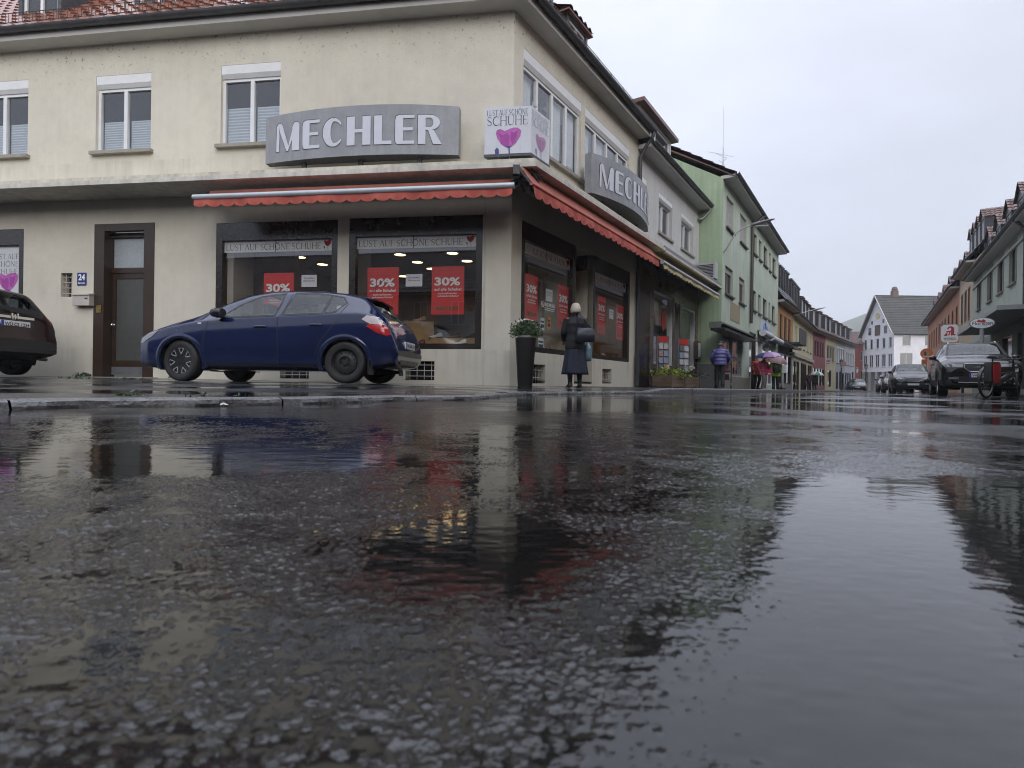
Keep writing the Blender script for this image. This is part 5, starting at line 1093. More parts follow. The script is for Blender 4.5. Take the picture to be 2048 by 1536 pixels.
for fr, n_, st in ((lf_, 4, 3.4), (gf_, 5, 1.75)):
    for j in range(n_ + 1):
        c = min(.35 + j*st, (14 if fr is lf_ else 8.2) - .35); mb.box(fr, c - .33, c + .33, -1, 3.0, -.7, -.001, 1)
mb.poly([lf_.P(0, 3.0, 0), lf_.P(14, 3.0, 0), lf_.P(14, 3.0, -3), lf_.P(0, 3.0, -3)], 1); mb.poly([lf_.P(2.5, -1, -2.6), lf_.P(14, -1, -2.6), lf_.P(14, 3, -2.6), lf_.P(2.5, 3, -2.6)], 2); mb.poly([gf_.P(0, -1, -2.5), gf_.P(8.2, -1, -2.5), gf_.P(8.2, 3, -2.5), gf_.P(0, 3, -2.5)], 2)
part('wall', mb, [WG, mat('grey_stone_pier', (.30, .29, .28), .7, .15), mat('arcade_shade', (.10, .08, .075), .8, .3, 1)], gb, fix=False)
up = Vector((0, 4.5, RZ - GE2 + .5)); mb = roof_mb((bx - .5, by - .4, GE2 - .3), (bx + 14.5, by - .4, GE2 - .3), up, 22, .5, .03, .05, sub=2); mb.poly([(bx - .5, by + 8.6, GE2 - .3), (bx + 14.5, by + 8.6, GE2 - .3), (bx + 14.5, by + 4.1, RZ + .2), (bx - .5, by + 4.1, RZ + .2)]); mb.tube([(bx - .5, by + 4.1, RZ + .22), (bx + 14.5, by + 4.1, RZ + .22)], .12, 6)
part('roof', mb, mat('grey_green_tiles', (.05, .051, .047), .6, .35, .8), gb, 35)
mb = MB()
for sgn in (0, 1):
    y0 = by - .4 if sgn == 0 else by + 8.6; mb.prism(Fr((bx - .55, 0), (0, 1), (-1, 0)), [(y0, GE2 - .42), (by + 4.1, RZ + .08), (by + 4.1, RZ + .32), (y0, GE2 - .16)], 0, .12)
part('barge_board', mb, mat('pale_board', (.45, .44, .44), .6, .1), gb); gutter(gb, lf_, -.3, 14.3, GE2 - .3, .5, .12)
part('chimney', MB().boxw((bx + 2.9, by + 4.3, RZ + .5), (.9, .7, 1.2)).lathe([(.42, RZ + 1.1), (.46, RZ + 1.4), (.3, RZ + 1.75), (.05, RZ + 1.8)], (bx + 2.9, by + 4.3, 0), seg=12), mat('chimney_brick', (.14, .09, .08), .8, .2), gb)
dormer(gb, lf_, 6.6, 1.9, GE2 + .6, 1.3, -.6, 3.2, mat('grey_green_tiles', (.05, .051, .047)), fm=FRAMEW())
part('gable_emblem', MB().lathe([(.02, 0), (.55, 0), (.55, .05), (.02, .05)], (bx - .05, by + 4.1, 12.4), 'X', 18), mat('yellow_emblem', (.52, .48, .25), .6, .25, 8), gb)
for dz, s_ in ((12.0, 1.45), (12.0, -1.45)): part('gable_slit', MB().boxw((bx - .01, by + 4.1 + s_, dz - .6), (.04, .45, .6)), DARKPANE(), gb)
for s_ in (-2.0, 2.0): part('gable_window', MB().boxw((bx - .01, by + 4.1 + s_, 9.95), (.04, .75, 1.25)), DARKPANE(), gb)
mb = MB().boxw((bx - .02, by + 4.1, 10.0), (.06, 1.35, 1.75)); part('hatch', mb, mat('dark_hatch', (.06, .04, .025), .6, .2), gb); downpipe(gb, [lf_.P(8.5, GE2 - .4, .4), lf_.P(8.5, GE2 - .8, .1), lf_.P(8.5, -.3, .1)], .08)
# right-hand side of the street
GG = plaster('grey_green_plaster', (.36, .395, .345), var=.1); GA, GB = 9.0, 35.0; r1 = Fr(RRF.P(GA, 0).xy, Rd, -nR); E1 = RRF.px(1940, 546, .45)[1] - .1
wn = []
for x0, x1 in ((1952.4, 1962.5), (1971.8, 1984.5), (1990.5, 2006.5), (2012.5, 2032)):
    a0, a1 = r1.px(x0, 560)[0], r1.px(x1, 560)[0]; wn.append((min(a0, a1), max(a0, a1)))
zt, zb2 = r1.px(1998.5, 520)[1], r1.px(1998.5, 590)[1]; st = (wn[0][0] - wn[3][0])/3; ww = sum(b - a for a, b in wn)/4
wins = [(a, a + min(ww, 1.3), zb2 + .05, zt) for a, b in wn]; a = wn[3][0] - st
while a > .5: wins.append((a, a + min(ww, 1.3), zb2 + .05, zt)); a -= st
sf = mat('sandstone_surround', (.20, .18, .15), .75, .15)
sh = [(j*3.3 + 1.0, j*3.3 + 3.3, .35, 2.6, 1) for j in range(7)]
rg = house('grey_green_house', 'long pale grey green house with sandstone window frames and a flat shop canopy', r1, GB - GA, E1, GG, wins, sh, TILE_DARK(), ridge=4.2, pitch=1.15, wkw=dict(surround=(.16, sf), sill=.1, sm=sf), fmat=DKFM, zb=-.6, over=.45, gf=(3.0, mat('dim_grey_render', (.20, .20, .175), .7, .15, 1.5, grime=.15)),
    dorm=[(j, 1.5, E1 + .75, 1.45, -.5, 2.2, TILE_BROWN(), dict(kind='gable', pitch=.45)) for j in (24.4, 21.6, 18.8, 16.0, 13.2, 10.4)])
c1, c2 = r1.px(1917, 654, 1.3)[0], r1.px(2040, 598, 1.3)[0]
part('shop_canopy', MB().box(r1, min(c1, 24.5) - 11.5, min(c1, 24.5), 3.0, 3.16, -.05, 1.35), mat('grey_canopy', (.33, .34, .33), .6, .1), rg)
part('string_course', MB().box(r1, 0, GB - GA, E1 - .55, E1 - .42, -.02, .06), GG, rg); downpipe(rg, [r1.P(11.2, E1 + .1, .45), r1.P(11.2, E1 - .4, .1), r1.P(11.2, .2, .1)], .07)
CP = plaster('warm_cream_plaster', (.46, .37, .265)); r2 = Fr(RRF.P(GB + .002, 0).xy, Rd, -nR); L2 = 6.8; E2 = 8.0
wins = []
for x0, x1 in ((1923, 1926.5), (1929.5, 1933.5), (1936, 1940.5)):
    a0, a1 = r2.px(x0, 600)[0], r2.px(x1, 600)[0]; c = (a0 + a1)/2; wins.append((c - .36, c + .36, 4.7, 6.6, dict(surround=(.12, mat('red_sandstone', (.19, .10, .075), .8, .15)))))
house('arched_house', 'tall cream house with red sandstone window frames beyond the grey green house', r2, L2, E2, CP, wins, [(3.6, 5.4, -.2, 2.7, 1)], TILE_DARK(), ridge=4.4, pitch=1.3, fmat=DKFM, zb=-.6, dorm=[(j, 1.35, E2 + .85, 1.95, -.5, 2.4, TILE_BROWN(), dict(kind='gable', pitch=.42)) for j in (.9, 2.6, 4.3, 6.0)])
r3 = Fr(RRF.P(GB + L2 + .004, 0).xy, Rd, -nR); L3 = 29.0; E3 = 7.45; OP = plaster('salmon_orange_plaster', (.40, .18, .105))
wins = [(c, c + .85, z0, z1) for c in [1.0 + 2.7*j for j in range(10)] for z0, z1 in ((4.4, 6.2),)]
house('salmon_house', 'long salmon orange house with dark gutter and small dormers', r3, L3, E3, OP, wins, [(j*4.2 + 1, j*4.2 + 3.6, .2, 2.6, 2) for j in range(6)], TILE_DARK(), ridge=4.2, pitch=1.25, fmat=DKFM, zb=-.8, wkw=dict(depth=.1, surround=(.08, mat('sandstone_trim', (.24, .13, .09), .8, .1))), over=.55, dorm=[(j, 1.35, E3 + .75, 1.5, -.5, 2.2, TILE_BROWN(), dict(kind='gable', pitch=.4)) for j in (1.5, 4.5, 8, 12, 17, 22, 27)])
# houses outside the frame that show in the shop glass: across the side street and nearer on the right
r0 = Fr(RRF.P(-14, 0).xy, Rd, -nR); house('corner_house', 'ochre house opposite the shoe shop mirrored in its panes', r0, 22.5, 7.4, plaster('ochre_plaster', (.36, .20, .10)), [(c, c + 1.1, z0, z0 + 1.6) for c in np.arange(1.2, 21, 2.7) for z0 in (4.2,)], [(c, c + 2.4, .3, 2.7, 2) for c in np.arange(.8, 19, 3.6)], TILE_BROWN(), ridge=4.5, pitch=1.1, fmat=FRAMEW(), zb=-.5)
bb = Fr((24.0, -20.5), (-1, .10), (.10, 1)); house('side_street_house', 'grey house across the side street mirrored in the shop panes', bb, 80, 6.6, plaster('dull_grey_plaster', (.24, .22, .20)), [(c, c + 1.1, z0, z0 + 1.7) for c in np.arange(1.2, 78, 2.9) for z0 in (1.2, 4.4)], [], TILE_DARK(), ridge=4, pitch=.9, fmat=FRAMEW(), zb=-.5)
# ------------------------------------------------------------------ vehicles
def bspl(P, k):
    """uniform cubic B-spline through control points, ends clamped"""
    P = np.array(P, float); P = np.vstack([2*P[0] - P[1], P, 2*P[-1] - P[-2]]); n = len(P) - 3; out = []
    for i in range(n):
        m = max(2, int(round(k/n)))
        for t in np.linspace(0, 1, m, endpoint=(i == n - 1)):
            b = np.array([(1 - t)**3, 3*t**3 - 6*t**2 + 4, -3*t**3 + 3*t**2 + 3*t + 1, t**3])/6; out.append(b @ P[i:i + 4])
    return np.array(out)
class Body:
    """car shell lofted from stations x, zb, zbelt, ztop, wb, wr; front at x=0, y to the car's left, z up"""
    def __init__(s, keys, sm=.035):
        K_ = np.array(keys, float); L_ = K_[-1, 0]; s.L = L_
        t = np.linspace(0, 1, 130); xs = L_*(.5 - .5*np.cos(math.pi*t)); xs = np.unique(np.concatenate([xs*.45 + L_*t*.55, [0, L_]])); s.xs = xs
        fx = np.linspace(0, L_, 900); cols = []
        for c in range(1, 6):
            v = np.interp(fx, K_[:, 0], K_[:, c]); w_ = int(sm/(fx[1] - fx[0]))*2 + 1; ker = np.hanning(w_ + 2)[1:-1]; ker /= ker.sum()
            vp = np.concatenate([2*v[0] - v[w_//2:0:-1], v, 2*v[-1] - v[-2:-w_//2 - 1:-1]]); vs = np.convolve(vp, ker, 'same')[w_//2:w_//2 + len(v)]; cols.append(np.interp(xs, fx, vs))
        s.rings = []
        for x, zb, zs, zt, wb, wr in zip(xs, *cols):
            h, g = zs - zb, max(zt - zs, .01)
            cp = [(0, zb), (.55*wb, zb), (.88*wb, zb + .005), (.965*wb, zb + .10*h), (.985*wb, zb + .28*h), (1.0*wb, zb + .52*h), (1.0*wb, zb + .70*h), (.985*wb, zb + .86*h), (.965*wb, zs - .01), (.945*wb, zs + .04*g),
                  (.935*wb + (wr - .935*wb)*.40, zs + .42*g), (.935*wb + (wr - .935*wb)*.78, zs + .76*g), (wr, zs + .92*g), (wr*.86, zs + .985*g), (wr*.5, zt), (0, zt + .012)]
            s.rings.append(bspl(cp, 46))
        s.R = np.array(s.rings)            # station x ring x (y,z)
        s.m = s.R.shape[1]
    def yat(s, x, z):
        """half width of the shell at x, z"""
        i = int(np.clip(np.searchsorted(s.xs, x) - 1, 0, len(s.xs) - 2)); f = (x - s.xs[i])/(s.xs[i + 1] - s.xs[i]); r = s.R[i]*(1 - f) + s.R[i + 1]*f
        k0 = 4; zz = r[k0:, 1]; yy = r[k0:, 0]; zz = np.maximum.accumulate(zz); return float(np.interp(z, zz, yy))
    def ztop(s, x, y):
        i = int(np.clip(np.searchsorted(s.xs, x) - 1, 0, len(s.xs) - 2)); f = (x - s.xs[i])/(s.xs[i + 1] - s.xs[i]); r = s.R[i]*(1 - f) + s.R[i + 1]*f
        h = r[len(r)//2:]; return float(np.interp(-abs(y), -h[:, 0], h[:, 1]))
    def xend(s, y, z, rear=True):
        rng = range(len(s.xs) - 1, -1, -1) if rear else range(len(s.xs))
        for i in rng:
            r = s.R[i]
            if r[0, 1] - .001 <= z <= r[-1, 1] + .001 and np.interp(z, np.maximum.accumulate(r[2:, 1]), r[2:, 0]) >= abs(y): return float(s.xs[i])
        return s.L if rear else 0.0
def car(name, label, loc, yaw, spec, paint, group=None, cat='car'):
    """loc: ground point under the middle of the front bumper; yaw: heading of the nose"""
    B = Body(spec['keys'], spec.get('sm', .035)); t = thing(name, label, cat, loc, group, yaw=yaw)
    # local frame of the thing: nose towards +X  => X = -x
    T3 = lambda x, y, z: (-x, y, z)
    wx, wr_, arch = spec['wheels'], spec['wr'], spec['arch']; tr = spec['track']
    glassp = spec['glass']; holes = [p for p in glassp]
    def inpoly(x, z, poly):
        c = False; n = len(poly)
        for i in range(n):
            (x0, z0), (x1, z1) = poly[i], poly[i - 1]
            if (z0 > z) != (z1 > z) and x < (x1 - x0)*(z - z0)/(z1 - z0) + x0: c = not c
        return c
    # shell
    mb = MB(); m_ = B.m; n_ = len(B.xs); ws = spec.get('screen'); rs = spec.get('rear')
    for sg in (1, -1):
        for i in range(n_): mb.v.extend([T3(B.xs[i], sg*B.R[i, j, 0], B.R[i, j, 1]) for j in range(m_)])
    for sg in (0, 1):
        b0 = sg*n_*m_
        for i in range(n_ - 1):
            xc = (B.xs[i] + B.xs[i + 1])/2
            for j in range(m_ - 1):
                q = (B.R[i, j] + B.R[i + 1, j] + B.R[i, j + 1] + B.R[i + 1, j + 1])/4; y, z = q
                if y > .42 and any((xc - w)**2 + (z - wr_)**2 < arch**2 for w in wx): continue
                if any(inpoly(xc, z, p) for p in holes) and j > 12: continue
                if ws and ws[0] < xc < ws[1] and y < np.interp(xc, ws[:2], ws[2:4]) and j > m_//2: continue
                if rs and rs[0] < xc < rs[1] and y < np.interp(xc, rs[:2], rs[2:4]) and j > m_//2: continue
                f = [b0 + i*m_ + j, b0 + i*m_ + j + 1, b0 + (i + 1)*m_ + j + 1, b0 + (i + 1)*m_ + j]
                mb.f.append(f if sg else f[::-1]); mb.m.append(0 if q[1] > spec.get('clad', 0) else 1)
    for i, sgn in ((0, 1), (n_ - 1, -1)):
        ring = [T3(B.xs[i], y, z) for y, z in B.R[i]] + [T3(B.xs[i], -y, z) for y, z in B.R[i][::-1]]; mb.poly(ring[::sgn], 0 if i == 0 else 1)
    body = part('body', mb, [paint, BLACK()], t, 50, fix=False)
    side = lambda x, z, sg, o: T3(x, sg*(B.yat(x, z) + o), z)
    def ring_panel(poly, sg, grow, o, mb, mi=0):
        c = np.mean(poly, 0); k = len(poly); out = []
        for i, p in enumerate(poly):
            p0, p1 = np.array(poly[i - 1]), np.array(poly[(i + 1) % k]); p = np.array(p); e0, e1 = (p - p0)/np.linalg.norm(p - p0), (p1 - p)/np.linalg.norm(p1 - p)
            nrm = np.array([-(e0 + e1)[1], (e0 + e1)[0]]); nrm /= max(np.linalg.norm(nrm), 1e-6)
            if np.dot(nrm, p - c) < 0: nrm = -nrm
            out.append(p + nrm*grow)
        vs = [side(*p, sg, o) for p in poly] + [side(*p, sg, o*.6) for p in out]
        mb.add(vs, [(i, (i + 1) % k, k + (i + 1) % k, k + i) for i in range(k)], mi)
    def dens(poly, st=.12):
        r = []
        for i in range(len(poly)):
            a, b = np.array(poly[i]), np.array(poly[(i + 1) % len(poly)]); n = max(1, int(np.linalg.norm(b - a)/st))
            r += [tuple(a + (b - a)*k/n) for k in range(n)]
        return r
    def fill(poly, sg, o, mb, mi=0):
        """panel following the shell: fan from centre in three rings"""
        c = np.mean(poly, 0); k = len(poly); vs = []; fr_ = (1, .66, .33)
        for f in fr_: vs += [side(*(c + (np.array(p) - c)*f), sg, o) for p in poly]
        vs.append(side(*c, sg, o)); fs = []
        for r in range(2): fs += [(r*k + i, r*k + (i + 1) % k, (r + 1)*k + (i + 1) % k, (r + 1)*k + i) for i in range(k)]
        fs += [(2*k + i, 2*k + (i + 1) % k, 3*k) for i in range(k)]; mb.add(vs, fs, mi)
    CG = glass('car_glass', (.72, .77, .77), 1.5, 0, .0); RUB = mat('rubber_trim', (.012, .012, .013), .5, .05)
    for sg in (1, -1):
        for p in glassp:
            pd = dens(p); mb = MB(); ring_panel(pd, sg, .028, .006, mb); g = part('window_trim', mb, RUB, body, fix=False)
            mb = MB(); fill(pd, sg, .004, mb); part('side_window', mb, CG, body, True, fix=False)
    for nm, q in (('windscreen', ws), ('rear_window', rs)):
        if not q: continue
        mb = MB(); mt = MB(); xs_ = np.linspace(q[0], q[1], 10); R_ = []; E0 = []; E1 = []
        for x in xs_:
            w_ = np.interp(x, q[:2], q[2:4]); R_.append([T3(x, y, B.ztop(x, y) + .003) for y in np.linspace(-w_, w_, 14)])
            for sg, E in ((1, E0), (-1, E1)): E.append([T3(x, sg*(w_ - .035), B.ztop(x, w_ - .035) + .006), T3(x, sg*(w_ + .03), B.ztop(x, w_ + .03) + .006)])
        mb.loft(R_, False, closed=False); part(nm, mb, CG if nm == 'windscreen' or spec.get('clear_rear') else glass('dark_car_glass', (.16, .17, .17), 1.6, 0, .05), body, True, fix=False)
        mt.loft(E0, False, closed=False); mt.loft(E1, False, closed=False)
        for x in (q[0], q[1]):
            w_ = np.interp(x, q[:2], q[2:4]) + .02; mt.loft([[T3(x + d, y, B.ztop(x + d, y) + .006) for y in np.linspace(-w_, w_, 12)] for d in (-.028, .028)], False, closed=False)
        part('screen_trim', mt, RUB, body, fix=False)
    # wheel arches with lips and dark wells, wheels
    for w in wx:
        for sg in (1, -1):
            mb = MB(); rr = []; a0 = math.asin(max(-1, min(1, (spec['keys'][len(spec['keys'])//2][1] + .02 - wr_)/arch)))
            for a in np.linspace(a0, math.pi - a0, 26):
                def pt(r, o):
                    x, z = w - r*math.cos(a), wr_ + r*math.sin(a); return T3(x, sg*(B.yat(x, max(z, .25)) + o), z)
                rr.append([pt(arch - .012, -.03), pt(arch - .014, .012), pt(arch + .02, .016), pt(arch + .055, .004)])
            mb.loft(rr, False, closed=False); part('wheel_arch', mb, BLACK() if spec.get('clad') else paint, body, True, fix=False)
            mb = MB(); rr = []
            for a in np.linspace(-.4, math.pi + .4, 18): rr.append([T3(w - arch*math.cos(a), sg*.40, wr_ + arch*math.sin(a)), T3(w - arch*math.cos(a), sg*(tr/2 + .09), wr_ + arch*math.sin(a))])
            mb.loft(rr, False, closed=False); mb.poly([r[0] for r in rr]); part('wheel_well', mb, mat('black_well', (.008, .008, .008), .9, 0), body, fix=False)
    rim_kind = spec.get('rims', ('alloy', 'alloy')); steer = spec.get('steer', 0)
    for wi, w in enumerate(wx):
        for sg in (1, -1):
            hub = (-w, sg*tr/2, wr_); q = math.radians(steer) if wi == 0 else 0
            wt = wheel(t, hub, wr_, spec.get('tw', .20), sg, rim_kind[wi], q)
    # underside, cabin
    fl = MB(); fl.boxw((-B.L/2, 0, spec['keys'][5][1] + .06), (B.L*.72, tr + .05, .06)); part('underbody', fl, mat('underbody', (.015, .015, .015), .8, 0), body)
    cab = spec.get('cabin')
    if cab:
        mb = MB(); zf = cab[3]
        mb.boxw((-(cab[0] + cab[1])/2, 0, zf - .02), (cab[1] - cab[0], tr - .15, .04)); mb.boxw((-(cab[0] + .15), 0, cab[2] - .12), (.35, tr - .12, .2))
        for x in cab[4]:
            for y in (-.36, .36):
                for (dx, dz, sx, sz) in ((0, .10, .48, .14), (.24, .38, .13, .55)): mb.boxw((-(x + dx), y, zf + dz + .05), (sx, .46, sz))
                mb.boxw((-(x + .29), y, zf + .80), (.08, .26, .17))
        part('seats', mb, mat('grey_seat_cloth', (.05, .052, .058), .9, .1), body, fix=False)
        st = [(-(cab[0] + .5) + .04*math.cos(a), (.36 + .18*math.sin(a)), cab[2] - .02 + .17*math.cos(a)) for a in np.linspace(0, 6.283, 18)]; part('steering_wheel', MB().tube(st, .014, 6), BLACK(), body)
    # lamps, seams, handles
    for nm, pl, mm, off in spec.get('panels', ()):
        for sg in (1, -1):
            mb = MB(); fill(dens(pl, .05), sg, off, mb); part(nm, mb, mm, body, True, fix=False)
    for sm_ in spec.get('seams', ()):
        for sg in (1, -1):
            mb = MB(); pts = []
            for i in range(len(sm_) - 1):
                a, b = np.array(sm_[i]), np.array(sm_[i + 1]); k = max(2, int(np.linalg.norm(b - a)/.06)); pts += [a + (b - a)*j/k for j in range(k)]
            pts.append(np.array(sm_[-1])); d = [np.array([-(pts[min(i + 1, len(pts) - 1)] - pts[max(i - 1, 0)])[1], (pts[min(i + 1, len(pts) - 1)] - pts[max(i - 1, 0)])[0]]) for i in range(len(pts))]
            mb.loft([[side(*(p + q/np.linalg.norm(q)*.006), sg, .0025), side(*(p - q/np.linalg.norm(q)*.006), sg, .0025)] for p, q in zip(pts, d)], False, closed=False); part('door_seam', mb, RUB, body, fix=False)
    for hx, hz in spec.get('handles', ()):
        for sg in (1, -1):
            y = B.yat(hx, hz); mb = MB(); rr = []
            for f in np.linspace(-1, 1, 9): x = hx + f*.10; o = .012 + .018*(1 - f*f); rr.append([T3(x, sg*(B.yat(x, hz) + o + .008*math.cos(v)), hz + .016*math.sin(v)) for v in np.linspace(0, 6.283, 7)[:-1]])
            part('door_handle', mb.loft(rr), paint, body, True)
    if 'mirror' in spec:
        mx_, mz = spec['mirror']
        for sg in (1, -1):
            y = B.yat(mx_, mz); mb = MB(); rr = []
            for f, w_ in ((-.11, .02), (-.09, .07), (-.02, .095), (.05, .095), (.075, .085)): rr.append([T3(mx_ + f, sg*(y + .11 + .10*math.cos(v)*w_/.095), mz + .06 + .075*math.sin(v)*w_/.095) for v in np.linspace(0, 6.283, 13)[:-1]])
            mb.loft(rr); mb.tube([T3(mx_ + .02, sg*(y - .01), mz - .01), T3(mx_ + .02, sg*(y + .08), mz + .02)], .03, 6); part('mirror', mb, spec.get('mirror_mat', paint), body, 40)
    return t, B, body, side, T3
TYRE = lambda: mat('tyre_rubber', (.018, .018, .018), .65, .2, 12)
def wheel(t, c, R, wd, sg, kind, q):
    """wheel centred at c, axle along y; sg: outer side"""
    def rot(p):
        x, y, z = p; cs, sn = math.cos(q), math.sin(q); return (c[0] + x*cs - y*sn, c[1] + x*sn + y*cs, c[2] + z)
    def lat(mb, prof, seg=36):
        rr = []
        for r, y in prof: rr.append([rot((r*math.cos(v), sg*y, r*math.sin(v))) for v in np.linspace(0, 2*math.pi, seg + 1)[:-1]])
        mb.loft(rr, False)
    h = wd/2; rr = R*.66; mb = MB()
    lat(mb, [(rr, -h*.9), (R*.93, -h), (R*.985, -h*.85), (R, -h*.5), (R, h*.5), (R*.985, h*.82), (R*.93, h), (R*.80, h*1.04), (rr, h*.9), (rr*.98, h*.7)])
    w_ = part('wheel', mb, TYRE(), t, 50)
    mb = MB(); y = h*.86
    if kind == 'steel':
        lat(mb, [(rr*1.0, y), (rr*.97, y - .01), (rr*.93, y - .04), (rr*.86, y - .055), (rr*.80, y - .04), (rr*.62, y - .03), (rr*.45, y - .02), (rr*.38, y - .045), (rr*.22, y - .045), (rr*.16, y - .02), (.001, y - .02)])
        part('rim', mb, mat('black_steel_rim', (.022, .022, .023), .55, .2), w_, 35); mb = MB()
        for k in range(16):
            a = 2*math.pi*k/16; p = [(rr*.78*math.cos(a - .07), rr*.78*math.sin(a - .07)), (rr*.78*math.cos(a + .07), rr*.78*math.sin(a + .07)), (rr*.68*math.cos(a + .07), rr*.68*math.sin(a + .07)), (rr*.68*math.cos(a - .07), rr*.68*math.sin(a - .07))]
            mb.poly([rot((x, sg*(y - .025), z)) for x, z in p])
        for k in range(5): a = 2*math.pi*k/5; mb.poly([rot((rr*.30*math.cos(a) + .016*math.cos(b), sg*(y - .04), rr*.30*math.sin(a) + .016*math.sin(b))) for b in np.linspace(0, 6.283, 9)[:-1]])
        part('rim_holes', mb, mat('hole_black', (.004, .004, .004), .9, 0), w_)
    else:
        blk = kind == 'cover'
        lat(mb, [(rr*1.0, y), (rr*.96, y + .002), (rr*.94, y - .02), (rr*.93, y - .07), (.001, y - .07)]); part('rim', mb, mat('rim_dark', (.02, .02, .022), .4, .1) if blk else mat('rim_grey', (.25, .26, .27), .3, .1, metal=.7), w_, 35)
        mb = MB(); n = 7 if blk else 5; ms = MB()
        for k in range(n):
            a = 2*math.pi*k/n + .3
            def pp(r, b, yy): return rot((rr*r*math.cos(a + b), sg*yy, rr*r*math.sin(a + b)))
            if blk:      # black star with bright edged openings
                mb.poly([pp(.0, 0, y - .012), pp(.35, .42, y - .012), pp(.95, .20, y - .004), pp(.95, -.20, y - .004), pp(.35, -.42, y - .012)])
                for sd in (-1, 1): ms.poly([pp(.52, sd*.36, y - .007), pp(.60, sd*.40, y - .007), pp(.93, sd*.245, y - .002), pp(.93, sd*.185, y - .002)]); ms.poly([pp(.93, sd*.24, y - .002), pp(.95, sd*.24, y - .002), pp(.95, sd*.40, y - .004), pp(.90, sd*.40, y - .004)])
                ms.poly([pp(.52, .36, y - .008), pp(.60, .41, y - .008), pp(.60, 2*math.pi/n - .41, y - .008), pp(.52, 2*math.pi/n - .36, y - .008)])
            else: mb.poly([pp(.0, 0, y - .01), pp(.25, .7, y - .015), pp(.95, .16, y - .006), pp(.95, -.16, y - .006), pp(.25, -.7, y - .015)])
        part('wheel_cover' if blk else 'rim_spokes', mb, mat('cover_black', (.018, .018, .02), .25, .1) if blk else mat('rim_silver', (.38, .39, .40), .28, .1, metal=.8), w_, fix=False)
        if blk: part('cover_chrome', ms, mat('cover_silver', (.62, .63, .65), .25, 0, metal=.6), w_, fix=False)
    return w_
def plate(body, B, T3, y0, z0, txt, rear=True, wd=.52, x=None):
    """number plate on the end of the car"""
    xe = (B.xend(y0, z0, rear) if x is None else x); o = .012 if rear else -.012; X = -(xe + o)
    fr = Fr((X, y0), (0, 1), (-1, 0)) if rear else Fr((X, y0), (0, -1), (1, 0)); fr = Fr((X, y0), (0, -1), (-1, 0)) if rear else Fr((X, y0), (0, 1), (1, 0)); h_ = .055
    p = part('number_plate', MB().box(fr, -wd/2, wd/2, z0 - h_, z0 + h_, -.03, .006), mat('plate_white', (.72, .73, .74), .4, .03), body)
    mb = MB(); fit_text(mb, fr, txt, -wd/2 + .06, wd/2 - .02, z0 - .038, z0 + .038, .009, 0, .025); part('plate_text', mb, mat('plate_black', (.01, .01, .01), .5, 0), p, fix=False)
    part('plate_band', MB().box(fr, -wd/2, -wd/2 + .045, z0 - h_ + .002, z0 + h_ - .002, .006, .0085), mat('plate_blue', (.01, .04, .35), .4, 0), p); return fr
HL = mat('headlamp_glass', (.22, .235, .25), .08, .25, 14, spec=.8); TLR = mat('tail_lamp_red', (.42, .012, .018), .10, .25, 12, spec=.8); TLW = mat('tail_lamp_clear', (.50, .44, .46), .12, .15, 12, spec=.8); DGR = mat('grille_black', (.012, .012, .013), .4, .1)
BLUE = mat('wet_blue_paint', (.003, .0105, .055), .12, .05, 3, metal=.0, spec=.3, coat=.75, bump=.025, bs=420)
hatch_keys = [(0, .32, .50, .55, .50, .36), (.04, .26, .60, .65, .66, .46), (.12, .22, .68, .735, .76, .55), (.30, .20, .75, .83, .825, .60), (.6, .19, .83, .92, .855, .64), (.95, .18, .90, 1.0, .865, .68), (1.2, .18, .935, 1.10, .87, .655), (1.5, .18, .955, 1.255, .872, .625), (1.85, .18, .975, 1.385, .875, .60), (2.2, .18, .99, 1.447, .875, .585), (2.6, .18, 1.01, 1.46, .875, .58),
    (3.0, .18, 1.03, 1.448, .874, .575), (3.35, .19, 1.05, 1.415, .868, .56), (3.62, .20, 1.06, 1.36, .855, .55), (3.70, .205, 1.06, 1.325, .85, .55), (3.9, .22, 1.03, 1.13, .83, .62), (4.03, .24, .96, 1.01, .825, .66), (4.12, .26, .86, .90, .81, .64), (4.19, .28, .70, .74, .795, .6), (4.235, .34, .58, .61, .77, .55), (4.25, .43, .50, .52, .70, .5)]
